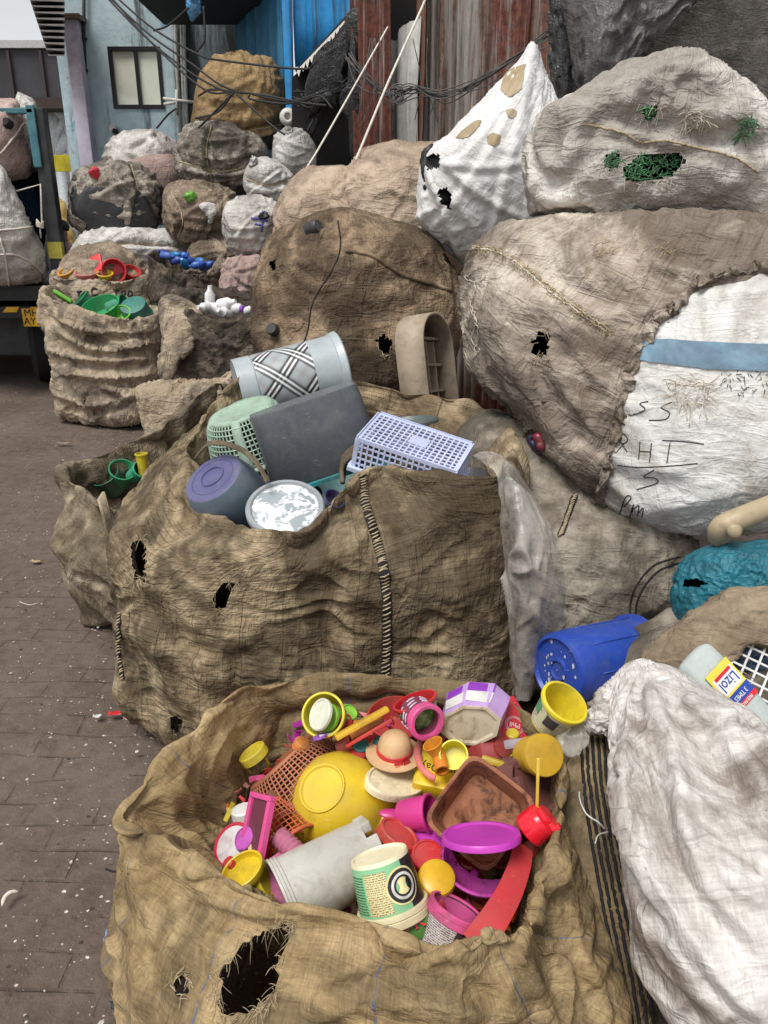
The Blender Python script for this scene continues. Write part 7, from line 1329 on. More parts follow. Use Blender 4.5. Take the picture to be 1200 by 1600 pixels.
def bag2_items():
    A = atY(372, 612, 2.86); B = atY(532, 578, 2.98); ax = (B - A) / np.linalg.norm(B - A); L = np.linalg.norm(B - A); k = depth_of(A) / F; root = empty('dustbin', (A + B) / 2); tag(root, 'grey dustbin with a black and white tartan band, lying on top of the bag', 'dustbin', G2); fr = Fr(A, ax); r0, r1 = 50 * k, 57 * k; mg = pl('bin_grey', (.40, .45, .47), rough=.35, dirt=.15)
    lathe_obj('body', fr, [(0, .006), (r0 * .9, .006), (r0, 0), (r0 + .003, L * .16), (r0, L * .17), (r1, L * .93), (r1 + .006, L * .94), (r1 + .012, L), (r1 + .006, L + .006), (r1 - .004, L), (r1 - .006, L * .9), (r0 - .006, .012), (0, .012)], mg, root, seg=72); a_ = facing(fr, (0, 0, .5))
    patch('tartan_band', fr, r0 + (r1 - r0) * .02, L * .175, r0 + (r1 - r0) * .70, L * .70, a_ - 2.2, a_ + 2.2, tartan(), root, nu=64, lift=.0016)
    rd = lambda a: fr.M @ np.array([math.cos(a), math.sin(a), 0]); c_ = fr.p(0, 0, L * .08) + rd(a_ - .95) * r0 * .995 if (rd(a_ - .95)[2] < rd(a_ + .95)[2]) else fr.p(0, 0, L * .08) + rd(a_ + .95) * r0 * .995
    MB().obox(c_, np.cross(ax, (c_ - fr.p(0, 0, L * .08))) / r0 * 11 * k, ax * 5 * k, (c_ - fr.p(0, 0, L * .08)) / r0 * .003, .002).build('grip_hole', M_black, root)
    mb = MB(); q = fr.p(0, 0, L * .93) + rd(a_ + (.75 if rd(a_ + .75)[2] < rd(a_ - .75)[2] else -.75)) * (r1 + .004); mb.obox(q, ax * 4 * k, CU * 7 * k, cdir(0, 0, 1) * 4 * k, .002); mb.build('hinge', pl('hinge_dark', (.05, .055, .06)), root)
    # pale green basket upside down
    P = atY(385, 665, 2.62); k = depth_of(P) / F; ax = cdir(-.28, .82, .45); fr = Fr(P + ax * 26 * k, -ax); root = round_basket(fr, 50 * k, 74 * k, 74 * k, 60, 9, pl('mintbasket', (.33, .46, .36), rough=.5, dirt=.4), 'plastic_basket', w=.0065, rim=.008, curve=.4); tag(root, 'pale mint perforated basket turned upside down', 'basket', G2); mb = MB()
    for q in range(5):
        a = q * 1.2566 + .3; Rr = lambda u: (50 + 24 * u ** .6) * k; mb.ribbon([fr.p(Rr(u) * 1.01 * math.cos(a), Rr(u) * 1.01 * math.sin(a), 74 * k * u) for u in np.linspace(0, 1, 8)], fr.M @ np.array([-math.sin(a), math.cos(a), 0]), 14 * k)
    mb.build('solid_rib', pl('mintbasket', (.33, .46, .36)), root, smooth=True, solid=.004)
    # dark grey tub (rounded rectangle) tipped on its side
    P = atY(492, 680, 2.50); k = depth_of(P) / F; d = cdir(.93, .33, -.12); u = cdir(-.30, .90, .25); n_ = np.cross(d, u); n_ *= np.sign(n_ @ cdir(0, 0, 1))
    fr = _fr(P, np.stack([d, u, n_], 1)); mt = pl('tub_slate', (.070, .080, .092), rough=.28, dirt=.22, dcol=(.22, .22, .21), scr=.7); root = empty('basin', P); tag(root, 'dark slate grey tub standing tilted with a teal rim', 'tub', G2); mb = MB(); W2, H2, D2 = 92 * k, 60 * k, 55 * k
    pr = []; n = 96
    def rrect(w, h, r, z, dz=0):
        out = []
        for i in range(n):
            a = 2 * math.pi * i / n; c, s_ = math.cos(a), math.sin(a); q = 1 / (abs(c) ** 4.2 + abs(s_) ** 4.2) ** (1 / 4.2); out.append((w * c * q, z, h * s_ * q))
        return out
    rings = [rrect(W2 * .97, D2 * .95, 0, -H2), rrect(W2 * .99, D2 * .99, 0, -H2 + .008), rrect(W2 * .93, D2 * .92, 0, H2 * .94), rrect(W2 * .92, D2 * .90, 0, H2 * .99), rrect(W2 * .86, D2 * .8, 0, H2), rrect(W2 * .4, D2 * .4, 0, H2)]
    vs = [fr.p(*p) for r_ in rings for p in r_]; f = [(j * n + i, j * n + (i + 1) % n, (j + 1) * n + (i + 1) % n, (j + 1) * n + i) for j in range(len(rings) - 1) for i in range(n)] + [tuple((len(rings) - 1) * n + i for i in range(n))]
    o = mb.add(vs, f).build('body', mt, root, smooth=True); autosmooth(o, 40)
    rings = [rrect(W2 * 1.0, D2 * 1.0, 0, -H2 + .004), rrect(W2 * 1.04, D2 * 1.07, 0, -H2), rrect(W2 * 1.04, D2 * 1.07, 0, -H2 - .012), rrect(W2 * .97, D2 * .95, 0, -H2 - .012)]; vs = [fr.p(*p) for r_ in rings for p in r_]; f = [(j * n + i, j * n + (i + 1) % n, (j + 1) * n + (i + 1) % n, (j + 1) * n + i) for j in range(3) for i in range(n)]
    o = MB().add(vs, f).build('rim', pl('tealrim', (.02, .20, .22), rough=.35), root, smooth=True); autosmooth(o, 40)
    # oval dark lid
    P = atY(632, 664, 2.75); k = depth_of(P) / F; ax = cdir(-.1, .97, .22); tag(lathe_obj('tub_lid', Fr(P, ax), [(a * 54 * k, b * k) for a, b in ((0, 2), (.8, 2), (.86, 8), (.95, 8), (1, 5), (1, 1), (.96, 1), (.93, 4), (.86, 4), (.8, -2), (0, -2))], pl('lid_slate', (.10, .13, .135), rough=.35), seg=60), 'dark slate oval lid behind the lavender basket', 'lid', G2)
    # lavender basket with square holes
    P = atY(645, 712, 2.32); k = depth_of(P) / F; d = cdir(.92, -.33, .2); u = cdir(.30, .74, .60); u -= (u @ d) * d; u /= np.linalg.norm(u); v = np.cross(u, d); ml = pl('lavender', (.50, .55, .76), rough=.4, dirt=.12); mb = MB(); a, b_, c_ = 78 * k, 46 * k, 26 * k
    lattice(mb, P + u * c_, d * a, v * b_, 17, 9, .0055, .004, u, 2.4)
    for s_ in (-1, 1): lattice(mb, P + v * s_ * (b_ + .006), d * a, u * c_, 17, 5, .0055, .004, v, 2.4); lattice(mb, P + d * s_ * (a + .006), v * b_, u * c_, 9, 5, .0055, .004, d, 2.4)
    for s_ in (-1, 1): mb.obox(P - u * c_ + v * s_ * (b_ + .012), d * (a + .016), v * .007, u * .008, .002); mb.obox(P - u * c_ + d * s_ * (a + .012), v * (b_ + .005), d * .007, u * .008, .002)
    mb.obox(P + u * (c_ + .002) + d * 5 * k, d * 15 * k, v * 12 * k, u * .002, .001)
    tag(mb.build('plastic_basket', ml), 'lavender basket with square holes lying bottom up', 'basket', G2)
    # blue grey bowl
    P = atY(352, 770, 2.31); k = depth_of(P) / F; r = 58 * k; ax = cdir(-.38, .62, .68); root = empty('bowl', P); tag(root, 'round slate blue bowl with an indigo base at the left of the bag', 'bowl', G2); fr = Fr(P, ax); pr = [(.82, .62), (.86, .58), (.98, .2), (1.03, -.25), (1.0, -.75), (1.05, -.78), (1.05, -.84), (.98, -.84), (.98, -.3), (.8, .55)]
    lathe_obj('wall', fr, [(a_ * r, b * r) for a_, b in pr], pl('slateblue', (.085, .125, .165), rough=.4, dirt=.3, dcol=(.2, .2, .2)), root, seg=64); lathe_obj('base', fr, [(a_ * r, b * r) for a_, b in ((0, .66), (.3, .66), (.31, .70), (.34, .70), (.35, .66), (.6, .65), (.61, .67), (.63, .65), (.80, .63), (.82, .62))], pl('indigo', (.09, .09, .21), rough=.45, dirt=.3, dcol=(.2, .2, .22)), root, seg=64)
    # flaky white lid
    P = atY(446, 795, 2.16); k = depth_of(P) / F; ax = cdir(.02, .66, .75); fr = Fr(P, ax, .0); root = lathe_obj('lid', fr, [(a_ * 62 * k, b * k) for a_, b in ((0, 2), (.84, 2), (.88, 6), (.96, 6), (1, 3), (1, -6), (.97, -6), (.96, 2), (0, -1))], pl('lidgrey', (.30, .33, .35), rough=.4, dirt=.2), seg=72, sy=.96); tag(root, 'grey bucket lid crusted with flaking white paint', 'lid', G2)
    m, nt, b = newmat('flaking_paint'); Pn = posn(nt); nt.links.new(mixc(nt, ramp(nt, noise(nt, Pn, 22, 9, .65, 1.2), .47, .51), (.30, .34, .36), (.72, .74, .74)), b.inputs['Base Color']); b.inputs['Roughness'].default_value = .6
    lathe_obj('flaking_paint', Fr(P + ax * 2.4 * k, ax), [(0, .6 * k), (51 * k, .6 * k), (52 * k, 0)], m, root, seg=60, sy=.96)
    # blue pack with gold pattern, small dark bits
    P = atY(388, 742, 2.50); k = depth_of(P) / F; m, nt, b = newmat('gold_pack'); Pn = posn(nt); nt.links.new(mixc(nt, ramp(nt, noise(nt, Pn, 26, 7, .7, .6), .44, .52), (.035, .04, .14), (.34, .25, .13)), b.inputs['Base Color']); b.inputs['Roughness'].default_value = .35
    d = cdir(.86, -.45, .1); u = cdir(.3, .62, .7); u -= (u @ d) * d; u /= np.linalg.norm(u); o = MB().obox(P, d * 52 * k, np.cross(d, u) * 32 * k, u * 14 * k, .01).build('printed_pack', m); tag(o, 'dark blue printed pack with gold patches behind the slate blue bowl', 'pack', G2); mb = MB()
    for q in range(6): mb.obox(P + d * (q - 2.5) * 16 * k + u * 15 * k, d * 2.5 * k, np.cross(d, u) * 31 * k, u * 2 * k, .002)
    mb.build('rib', pl('navyrib', (.03, .035, .13)), o)
    P = atY(516, 786, 2.17); k = depth_of(P) / F; tag(lathe_obj('bowl', Fr(P, cdir(.5, .5, .6)), cup_prof(12 * k, 17 * k, 14 * k, .003, .002), pl('indigo2', (.03, .03, .09)), seg=36), 'small navy bowl right of the flaking lid', 'bowl', G2)
    P = atY(700, 760, 2.35); k = depth_of(P) / F; tag(lathe_obj('basin', Fr(P - cdir(0, .9, .4) * .1, cdir(.05, .95, .3)), cup_prof(70 * k, 100 * k, .12, .004, .006), pl('basinblk', (.025, .028, .03), rough=.35), seg=48), 'black basin under the lavender basket', 'basin', G2)
    P = atY(520, 770, 2.62); k = depth_of(P) / F; tag(lathe_obj('basin', Fr(P - cdir(0, .9, .4) * .12, cdir(.0, .95, .3)), cup_prof(110 * k, 150 * k, .16, .004, .008), pl('basinteal', (.02, .16, .18), rough=.4), seg=56), 'wide teal basin under the slate grey tub', 'basin', G2)
    P = atY(395, 790, 2.50); k = depth_of(P) / F; tag(lathe_obj('basin', Fr(P - cdir(0, .9, .4) * .1, cdir(.0, .95, .3)), cup_prof(70 * k, 105 * k, .14, .004, .008), pl('basinnavy', (.02, .025, .06), rough=.4), seg=56), 'navy basin at the bottom of the left side of the bag', 'basin', G2)
    # thing glimpsed through the torn side
    P = atY(216, 878, 2.42); mb = MB(); mb.tube([P + np.array([.03 * math.sin(a) * .8, .03, .075 * math.cos(a)]) for a in np.linspace(0, 6.283, 30)], .006, 8, False); tag(mb.build('bucket_ring', pl('white', (.7, .69, .66)), smooth=True), 'white ring glimpsed through the torn side of the bag', 'ring', G2)
bag2_items()

# ================================================================ contents of the other open sacks
def small_items():
    def V(px, py, Y, ax, r0, r1, h, m, label, cat, group, name, **kw):
        P = atY(px, py, Y); k = depth_of(P) / F; vessel(name, P - cdir(*ax) * h * k * .5, cdir(*ax), r0 * k, r1 * k, h * k, m, label, cat, group, t=.004, lip=.006, seg=36, **kw)
    g = 'green plastics in the tan canvas sack'
    V(160, 486, 6.72, (-.15, .66, .72), 24, 30, 22, pl('green_a', (.01, .30, .10), rough=.35), 'deep green basin with its open mouth up', 'basin', g, 'basin')
    V(212, 486, 6.72, (.10, -.55, -.80), 20, 24, 26, pl('green_b', (.03, .19, .15), rough=.4), 'blue green bucket showing its round base', 'bucket', g, 'bucket')
    V(188, 494, 6.62, (0, .5, .8), 14, 17, 14, pl('green_c', (.14, .50, .03), rough=.35), 'lime green bowl between basin and bucket', 'bowl', g, 'bowl')
    V(183, 478, 6.85, (.9, .25, .3), 11, 13, 30, pl('green_d', (.04, .26, .16)), 'sea green jug lying behind the bucket', 'jug', g, 'jug')
    V(133, 474, 6.9, (-.6, .5, .5), 13, 16, 22, pl('green_e', (.02, .24, .11)), 'green mug left of the basin', 'mug', g, 'mug')
    P = atY(100, 466, 6.85); tag(MB().obox(P, cdir(.8, -.5, 0) * .09, cdir(.1, .2, 1) * .05, cdir(.4, .8, .2) * .015, .006).build('plastic_strip', pl('green_c', (.14, .50, .03))), 'lime green strip at the rim of the sack', 'strip', g)
    sack('dark_lining', [(150, 455), (175, 452), (190, 470), (170, 476)], 7.2, .05, fb['dark'], H=25, W=36, parent=S['ogreen'])
    g = 'red plastics in the lettered tan sack'
    P = atY(141, 420, 7.35); d = cdir(.9, .35, .1); tag(MB().obox(P, d * .13, np.cross(d, cdir(0, .4, .9)) * .10, cdir(0, .4, .9) * .04, .02).build('plastic_box', pl('red_f', (.72, .01, .02))), 'bright red box standing up in the sack', 'box', g)
    V(178, 424, 7.3, (.3, -.2, .9), 14, 18, 20, pl('red_g', (.60, .01, .04)), 'red cup lying on the right of the sack', 'cup', g, 'cup')
    V(137, 431, 7.25, (0, .8, .5), 14, 18, 12, pl('pink_f', (.75, .2, .22)), 'salmon pink bowl below the red box', 'bowl', g, 'bowl')
    V(105, 427, 7.3, (-.2, .6, .7), 10, 12, 10, pl('orange_f', (.75, .33, .02)), 'orange cup at the left of the sack', 'cup', g, 'cup')
    V(164, 430, 7.25, (.1, .7, .6), 10, 12, 8, pl('yel_f', (.75, .55, .03)), 'yellow lid in the middle of the sack', 'lid', g, 'lid')
    V(205, 428, 7.4, (.4, .5, .6), 10, 13, 14, pl('red_h', (.55, .03, .03)), 'small red mug at the right rim', 'mug', g, 'mug')
    V(122, 424, 7.4, (.7, .3, .3), 7, 8, 26, pl('tan_f', (.5, .3, .15)), 'tan stick lying at the back', 'stick', g, 'stick')
    g = 'blue bottles in the grey sack'; rr = random.Random(3)
    for q in range(11):
        px, py = 258 + q * 6.6 + rr.uniform(-3, 3), 396 + q * 1.6 + rr.uniform(-3, 3) + (q % 2) * 5; P = atY(px, py, 7.35 - (q % 2) * .1); k = depth_of(P) / F; ax = cdir(rr.uniform(-1, 1), rr.uniform(-.3, .3), rr.uniform(.1, .6))
        o = lathe_obj('plastic_bottle', Fr(P - ax * 11 * k, ax), [(0, 0), (5.5 * k, 0), (6 * k, 1 * k), (6 * k, 14 * k), (4 * k, 18 * k), (2 * k, 20 * k), (2.2 * k, 23 * k), (0, 23 * k)], pl('blue_%d' % (q % 3), [(.015, .06, .32), (.02, .10, .42), (.01, .18, .45)][q % 3], rough=.35), seg=20); tag(o, 'small blue bottle heaped in the grey sack', 'bottle', g)
    g = 'white bottles in the sooty dark bag'
    for q, (px, py, ax, L_, r_) in enumerate(((328, 462, (.1, .9, .4), 30, 8), (335, 482, (-.8, .4, .4), 34, 9), (355, 474, (.9, .1, .3), 30, 9), (372, 482, (.7, -.2, .6), 22, 8), (350, 488, (-.5, .1, .8), 26, 8), (390, 484, (.9, .2, .4), 18, 6), (318, 480, (-.6, -.2, .7), 22, 7))):
        P = atY(px, py, 5.86 - .02 * q); k = depth_of(P) / F; a_ = cdir(*ax); o = lathe_obj('plastic_bottle', Fr(P - a_ * L_ * k * .5, a_), [(0, 0), (r_ * .9 * k, 0), (r_ * k, 2 * k), (r_ * k, L_ * .6 * k), (r_ * .5 * k, L_ * .8 * k), (r_ * .45 * k, L_ * k), (0, L_ * k)], pl('whitebottle', (.74, .74, .74), rough=.35, dirt=.1), seg=22)
        tag(o, ('upright white bottle', 'white bottle leaning left', 'white bottle lying to the right', 'white bottle with a violet cap', 'white bottle with its base to the viewer', 'short white bottle at the right rim', 'white bottle at the left rim')[q] + ' in the sooty dark bag', 'bottle', g)
        if q == 3: lathe_obj('cap', Fr(P + a_ * L_ * k * .38, a_), [(0, 0), (5 * k, 0), (5 * k, 7 * k), (0, 7 * k)], pl('violet', (.25, .06, .45)), o, seg=18)
    g = 'bits in the pale open bag'
    for q, (px, py, c_, ax, r_, lb) in enumerate(((190, 742, (.02, .25, .10), (.3, .5, .6), 20, 'dark green pot in the pale open bag'), (215, 738, (.03, .40, .22), (.6, .3, .6), 13, 'jade green cup next to the dark green pot'), (222, 722, (.65, .50, .02), (0, .9, .3), 9, 'yellow tube standing at the back of the pale open bag'), (172, 752, (.02, .12, .06), (-.3, .6, .6), 22, 'blackish green basin at the left of the pale open bag'))):
        P = atY(px, py, 2.98); k = depth_of(P) / F; vessel('plastic_pot', P - cdir(*ax) * 20 * k, cdir(*ax), r_ * .8 * k, r_ * k, 34 * k, pl('lb_%d' % q, c_), lb, 'pot', g)
small_items()

# ================================================================ loose things among the sacks
def loose():
    # blue drum
    A = atY(868, 1047, 1.86); k = depth_of(A) / F; ax = cdir(.84, .06, -.5); L = 190 * k; fr = Fr(A, ax); md = pl('drum_blue', (.012, .055, .36), rough=.35, dirt=.28, dcol=(.12, .12, .14), scr=.5); root = empty('drum', A + ax * L / 2); tag(root, 'royal blue plastic drum lying on its side with paint specks', 'drum')
    r = 58 * k; lathe_obj('body', fr, [(0, .010), (r * .22, .010), (r * .24, .004), (r * .3, .004), (r * .32, .010), (r * .80, .010), (r * .86, 0), (r * .95, .004), (r, .016), (r, L * .17), (r * 1.03, L * .2), (r * 1.03, L * .9), (r * .98, L * .92), (r * 1.0, L), (r * .9, L), (0, L)], md, root, seg=72)
    mb = MB(); a_ = facing(fr)
    for q in range(8): a = a_ + q * math.pi / 4 + .35; mb.tube([fr.p(r * 1.035 * math.cos(a), r * 1.035 * math.sin(a), z) for z in np.linspace(L * .22, L * .88, 5)], .0022, 6)
    mb.build('rib', md, root, smooth=True); m, nt, b = newmat('paint_specks'); lathe_obj('rim', fr, [(r * 1.0, L * .9), (r * 1.12, L * .91), (r * 1.12, L * .95), (r, L * .96)], md, root, seg=60)
    # drum end specks of paint
    g = random.Random(8); mb = MB()
    for q in range(26):
        rr_, a = r * .8 * math.sqrt(g.random()), g.uniform(0, 6.28); c_ = fr.p(rr_ * math.cos(a), rr_ * math.sin(a), .0095 if rr_ > r * .32 else .0035); s_ = g.uniform(.001, .005); e1, e2 = fr.M[:, 0], fr.M[:, 1]; mb.add([c_ + e1 * s_ * g.uniform(.5, 1.3) * math.cos(w) + e2 * s_ * g.uniform(.5, 2) * math.sin(w) - ax * .0004 for w in np.linspace(0, 6.28, 8)[:-1]], [tuple(range(7))])
    mb.build('paint_speck', pl('speck', (.55, .58, .62)), root)
    # beige crate standing on edge
    C = atY(678, 660, 3.45); k = depth_of(C) / F; n_ = cdir(.90, .05, .40); u = np.array([.08, .12, 1.0]); u -= (u @ n_) * n_; u /= np.linalg.norm(u); v = np.cross(n_, u); mb = MB(); mc = pl('crate_beige', (.42, .34, .25), rough=.55, dirt=.5, dcol=(.12, .09, .06)); Wd, Ht, Dp = .20, .52, .13; path = []
    for w in np.linspace(0, math.pi, 20): path.append((-Wd * math.cos(w) if True else 0, Ht - .20 + .16 * math.sin(w) ** .8))
    path = [(-Wd, -Ht)] + path + [(Wd, -Ht)]; pts = [C + v * a + u * b_ for a, b_ in path]
    o = MB().ribbon(pts, n_, Dp * 1.0).build('tray', mc, smooth=True, solid=.014); tag(o, 'dirty beige plastic tray standing on edge between the two big brown sacks', 'tray'); mb = MB()
    mb.add([C + v * a + u * b_ - n_ * Dp * .45 for a, b_ in path] , [tuple(range(len(path)))]); 
    for z in np.linspace(-.45, .38, 8): mb.obox(C + u * z - n_ * .02, v * Wd * .96, u * .006, n_ * .028)
    for a in (-.1, 0, .1): mb.obox(C + v * a - n_ * .022 - u * .06, v * .006, u * Ht * .82, n_ * .026)
    mb.build('ribbed_inside', mc, o)
    # translucent plastic sheet
    mf, nt, b = newmat('milky_film'); P = posn(nt); nt.links.new(mixc(nt, ramp(nt, noise(nt, P, 6, 8, .65), .4, .65), (.50, .46, .42), (.34, .30, .26)), b.inputs['Base Color']); b.inputs['Roughness'].default_value = .24; nt.links.new(mth(nt, 'ADD', .30, mth(nt, 'MULTIPLY', ramp(nt, noise(nt, P, 9, 7, .7), .35, .65), .45)), b.inputs['Alpha']); b.inputs['Specular IOR Level'].default_value = .9
    bp = nd(nt, 'ShaderNodeBump', {'Height': noise(nt, P, 40, 6, .65, .9), 'Strength': .3, 'Distance': .012}); nt.links.new(bp.outputs[0], b.inputs['Normal'])
    rows = [[(738, 712, 2.26), (760, 706, 2.3), (785, 712, 2.28), (800, 730, 2.25)], [(775, 745, 2.12), (795, 738, 2.08), (815, 748, 2.1), (832, 770, 2.18)], [(783, 830, 2.06), (810, 820, 1.98), (845, 830, 2.0), (868, 840, 2.1)], [(788, 920, 2.05), (815, 925, 1.93), (855, 915, 1.96), (884, 910, 2.1)], [(795, 1000, 2.02), (815, 1005, 1.92), (850, 990, 1.96), (882, 965, 2.1)], [(800, 1085, 1.98), (812, 1095, 1.9), (830, 1085, 1.94), (845, 1030, 2.05)]]
    P_ = loft([[atY(*q) for q in r_] for r_ in rows], 129, 65, False); P_ = crease(P_, False, .030, .16, (.12, 0, 1), 12, 71, oct=1, warp=.15); P_ = crease(P_, False, .008, .07, (.3, 0, 1), 9, 75, oct=1, warp=.15); X_ = wrinkle(P_, False, (.002, .002), 2, 40, .03, .10, .03, 72, lam=.12, noise=.001); o = grid_mesh('plastic_film', X_, mf, False); tag(o, 'crumpled milky plastic film hanging over the corner of the huge dashed bag', 'plastic film')
    # jerrycan with label
    P = atY(1124, 1072, 1.42); k = depth_of(P) / F * .86; d = cdir(.62, -.74, .25); n_ = cdir(.25, .55, .80); n_ -= (n_ @ d) * d; n_ /= np.linalg.norm(n_); v = np.cross(n_, d); root = empty('cleaner_bottle', P); tag(root, 'pale translucent cleaner bottle with a yellow and blue label, lying upside down', 'bottle'); mw = plastic('bottle_milky', (.62, .68, .66), rough=.3, dirt=.1, alpha=.75)
    o = MB().obox(P + d * 25 * k, d * 100 * k, v * 48 * k, n_ * 24 * k, 22 * k).build('body', mw, root, smooth=True, subs=1)
    LP = P + d * 8 * k + n_ * 25.2 * k; hx, hy = v * 36 * k, d * 40 * k; rt = -d   # label reads upside down
    MB().obox(LP, hx, hy, n_ * .0008).build('label', pl('lab_y', (.80, .66, .08), dirt=.05), root); MB().obox(LP - d * 10 * k + n_ * .001, hx * .86, d * 17 * k, n_ * .0006, .0005).build('white_panel', pl('white2', (.78, .77, .76), dirt=.03), root); MB().obox(LP + d * 21 * k + n_ * .001, hx, d * 10 * k, n_ * .0006).build('blue_panel', pl('lab_b', (.02, .06, .33), dirt=.05), root); MB().obox(LP + d * 35 * k + n_ * .001, hx, d * 4.5 * k, n_ * .0006).build('red_panel', pl('lab_r', (.62, .02, .04), dirt=.05), root); MB().obox(LP - d * 24 * k + n_ * .0022, hx * .7, d * 3 * k, n_ * .0003).build('red_stripe', pl('lab_r', (.62, .02, .04)), root)
    Mx = np.stack([-v if (-v) @ CR < 0 else v, d if True else -d, n_], 1); Mx[:, 1] = np.cross(n_, Mx[:, 0])
    mb = MB().add(*text_mesh('Lizol', 28 * k, _fr(LP - d * 8 * k + n_ * .0022, Mx), ext=.0005)); mb.build('lettering', pl('lab_b', (.02, .06, .33)), root)
    mb = MB().add(*text_mesh('3 TIMES', 12 * k, _fr(LP + d * 21 * k + n_ * .0022, Mx), ext=.0004)).add(*text_mesh('FREE PACK', 8 * k, _fr(LP + d * 35 * k + n_ * .0022, Mx), ext=.0004)); mb.build('lettering', pl('white2', (.78, .77, .76)), root)
    # white lattice crate
    P = atY(1195, 1040, 1.62); k = depth_of(P) / F; n_ = cdir(-.12, .45, .88); d = cdir(.86, -.48, .2); d -= (d @ n_) * n_; d /= np.linalg.norm(d); v = np.cross(n_, d); mb = MB(); mw = pl('latticewhite', (.62, .62, .60), rough=.4, dirt=.25)
    lattice(mb, P, d * 80 * k, v * 70 * k, 9, 8, .005, .004, n_, 3.4); lattice(mb, P - d * 80 * k - n_ * 50 * k, n_ * 50 * k, v * 70 * k, 5, 8, .005, .004, d, 3); o = mb.build('lattice_crate', mw); tag(o, 'white lattice crate tipped behind the cleaner bottle', 'crate')
    for q, (px, py, c_, lb) in enumerate(((1180, 1062, (.45, .015, .03), 'crumpled red wrapper behind the white lattice'), (1165, 1030, (.03, .10, .25), 'blue wrapper behind the white lattice'))): tag(sack('wrapper', [(px - 30, py - 16), (px + 10, py - 20), (px + 36, py), (px + 20, py + 20), (px - 25, py + 16)], 1.72, .03, pl('wrap_%d' % q, c_, rough=.25), H=33, W=48, cr=[dict(amp=.02, lam=.06)], lumps=.01, lam=.1), lb, 'wrapper')
    # beige moulded rail
    pts = catmull(np.array([atY(1124, 842, 2.02), atY(1126, 826, 1.98), atY(1145, 815, 1.97), atY(1190, 797, 1.99), atY(1260, 770, 2.02)]), 30, False); o = MB().tube(pts, [.026, .030] + [.032] * 26 + [.03, .026], 12).build('chair_arm', pl('beige_arm', (.45, .36, .23), rough=.45, dirt=.4), smooth=True); tag(o, 'beige moulded plastic arm sticking out above the teal sack', 'plastic arm')
    p_ = atY(1146, 828, 1.94); MB().add(*lathe(Fr(p_, cdir(-.2, -.2, .9)), [(.0, .02), (.016, .02), (.02, .014), (.02, -.03), (0, -.03)], 18)).build('knob', pl('beige_arm', (.45, .36, .23)), o, smooth=True)
    pts = catmull(np.array([atY(1000, 1000, 1.95), atY(1030, 985, 1.98), atY(1055, 968, 2.02)]), 12, False); tag(MB().tube(pts, .04, 12).build('rolled_cloth', fb['grey'], smooth=True), 'rolled grey cloth between the grey sack and the tan cloth', 'cloth')
    # straw and strings
    mb = MB(); gg = random.Random(6)
    for q in range(26): a = atY(1085 + gg.gauss(0, 14), 1045 + gg.gauss(0, 9), 1.60); d_ = np.array([gg.gauss(.6, .5), gg.gauss(0, .2), gg.gauss(.1, .3)]); l = gg.uniform(.04, .1); s_ = np.linspace(0, 1, 5)[:, None]; mb.tube(a + d_ * s_ * l + np.array([0, 0, -.05]) * s_ ** 2, .0011, 4)
    tag(mb.build('loose_straw', M_thread, smooth=True), 'wisps of grey straw on the tan cloth', 'straw', None, 'stuff')
    for a in ([(918, 1215, .52), (905, 1240, .53), (915, 1270, .53), (935, 1285, .52), (945, 1296, .5)], [(950, 1300, .5), (935, 1305, .52), (930, 1318, .52)]): tag(MB().tube(catmull(np.array([atH(*q) for q in a]), 24, False), .0016, 6).build('plastic_strap', pl('strapwhite', (.7, .7, .68)), smooth=True), 'thin white strap looping beside the black striped sack' if len(a) > 3 else 'short white strap end beside the black striped sack', 'strap')
    # litter on the ground
    g = random.Random(12); mb = MB(); V_ = 0
    def on(x, y): return np.array([x, y, .004])
    n = 0
    while n < 7000:
        y = g.uniform(.7, 8.5); x = g.uniform(-1.0, .1) * y * .62 + g.uniform(-.35, .1); 
        if g.random() > .25 + .6 * (1 + math.sin(x * 3.1 + 1.3 * y)) / 2: continue
        s_ = abs(g.gauss(0, .0022)) + .0011; s_ *= 1.5 if g.random() < .06 else 1; a = g.uniform(0, 6.28); e = g.uniform(.25, 1); k_ = [on(x + s_ * math.cos(a + w) * (1 if i % 2 else g.uniform(.5, 1)), y + s_ * e * math.sin(a + w) ) + [0, 0, g.uniform(0, .004)] for i, w in enumerate(np.linspace(0, 6.28, 6)[:-1])]; mb.add(k_, [(0, 1, 2, 3, 4)]); n += 1
    o = mb.build('litter_flecks', flat('litter_pale', (.50, .47, .43), .7, .5, 90)); tag(o, 'scattered pale flecks of plastic litter on the dark ground', None, None, 'stuff')
    mb = MB()
    for q in range(260):
        y = g.uniform(.7, 8); x = g.uniform(-1.0, .1) * y * .62 + g.uniform(-.35, .1); s_ = g.uniform(.002, .006); mb.obox((x, y, .004), (s_, 0, 0), (0, s_ * g.uniform(.3, .9), 0), (0, 0, s_ * .3), s_ * .3)
    tag(mb.build('grit', flat('grit_dark', (.05, .038, .03), .9, .5, 60)), 'dark grit and crumbs scattered over the ground', None, None, 'stuff')
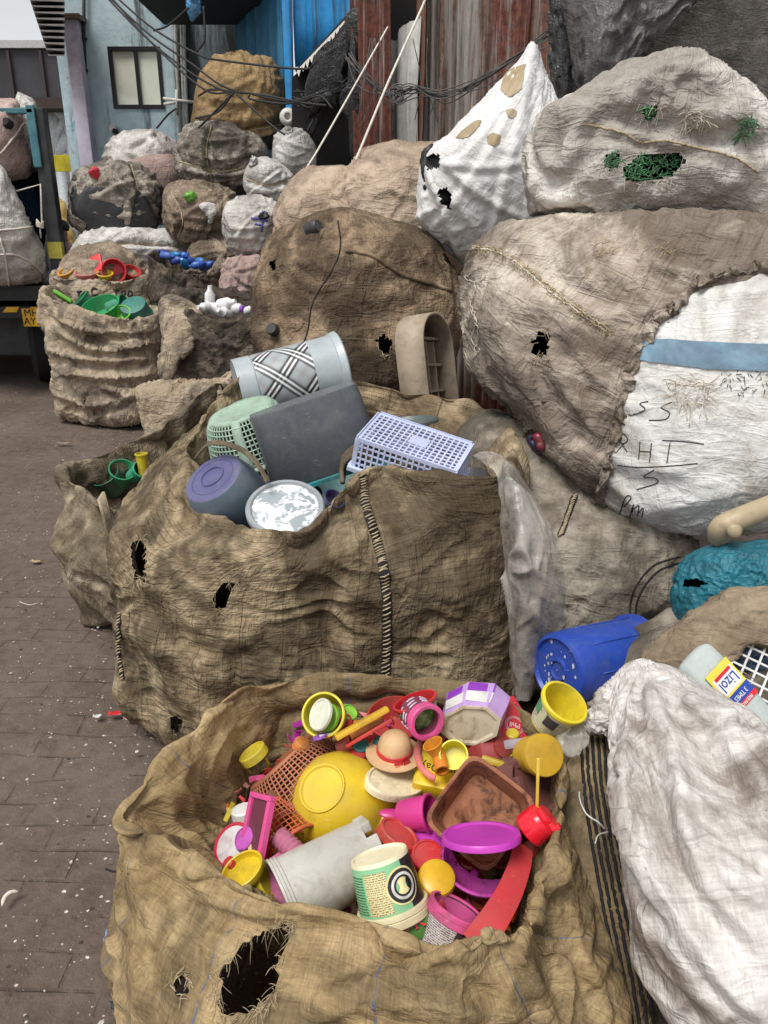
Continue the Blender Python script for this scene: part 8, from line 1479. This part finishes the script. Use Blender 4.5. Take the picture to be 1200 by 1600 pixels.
    def scrap_(px, py, w, h, ang, c_, label, cat='wrapper', name='wrapper', curl=.01):
        p = atH(px, py, .008); k = depth_of(p) / F; c, s_ = math.cos(ang), math.sin(ang); G = np.zeros((7, 9, 3))
        for i in range(7):
            for j in range(9):
                u, v = (j / 8 - .5) * w * k, (i / 6 - .5) * h * k * 1.4; G[i, j] = p + [u * c - v * s_, u * s_ + v * c, curl * (abs(j / 8 - .5) * 1.2 + .3 * math.sin(i * 1.7 + j)) ** 2]
        o = grid_mesh(name, G, pl('scr_' + str(px), c_, rough=.3, dirt=.2), False); s2 = o.modifiers.new('s', 'SOLIDIFY'); s2.thickness = .0008; tag(o, label, cat)
    scrap_(182, 1114, 24, 8, .25, (.60, .02, .03), 'crumpled red sweet wrapper on the ground beside the huge dashed bag'); scrap_(201, 1121, 12, 9, -.4, (.48, .22, .20), 'small pink scrap next to the red wrapper'); scrap_(170, 1462, 11, 18, .1, (.22, .30, .60), 'pale blue wrapper on the ground near the bottom left'); scrap_(152, 1119, 12, 6, .2, (.6, .6, .58), 'white foil scrap left of the red wrapper'); scrap_(56, 877, 16, 6, -.2, (.45, .30, .18), 'tan scrap on the ground at the far left'); scrap_(100, 692, 18, 5, .1, (.30, .22, .16), 'brown scrap near the tan canvas sack'); scrap_(179, 1570, 14, 12, .4, (.08, .08, .08), 'dark rubber chip at the foot of the foreground sack'); scrap_(105, 905, 18, 5, .1, (.07, .065, .06), 'dark flat chip on the ground left of the pale bag'); scrap_(195, 703, 12, 4, 0, (.02, .3, .2), 'green scrap behind the pale open bag')
    pts = catmull(np.array([atH(3, 1416, .012), atH(8, 1402, .014), atH(18, 1394, .014), atH(29, 1393, .010)]), 14, False); tag(MB().tube(pts, [.001, .003, .005, .006, .006, .006, .006, .006, .006, .005, .005, .004, .003, .001], 8).build('peel', flat('peel_white', (.72, .66, .56), .6), smooth=True), 'white curved peel on the ground at the left edge', 'peel')
    for a, lb in (([(135, 968), (165, 955), (200, 940)], 'thin twig lying beside the pale bag'), ([(30, 940), (45, 945), (60, 942)], 'pale curved fibre on the ground at the left'), ([(165, 1358), (178, 1362), (190, 1359)], 'black twig at the foot of the foreground sack')): tag(MB().tube(catmull(np.array([atH(x, y, .008) for x, y in a]), 10, False), .003 if 'black' in lb else .002, 5).build('twig', M_black if 'black' in lb else M_threadw, smooth=True), lb, 'twig')
loose()
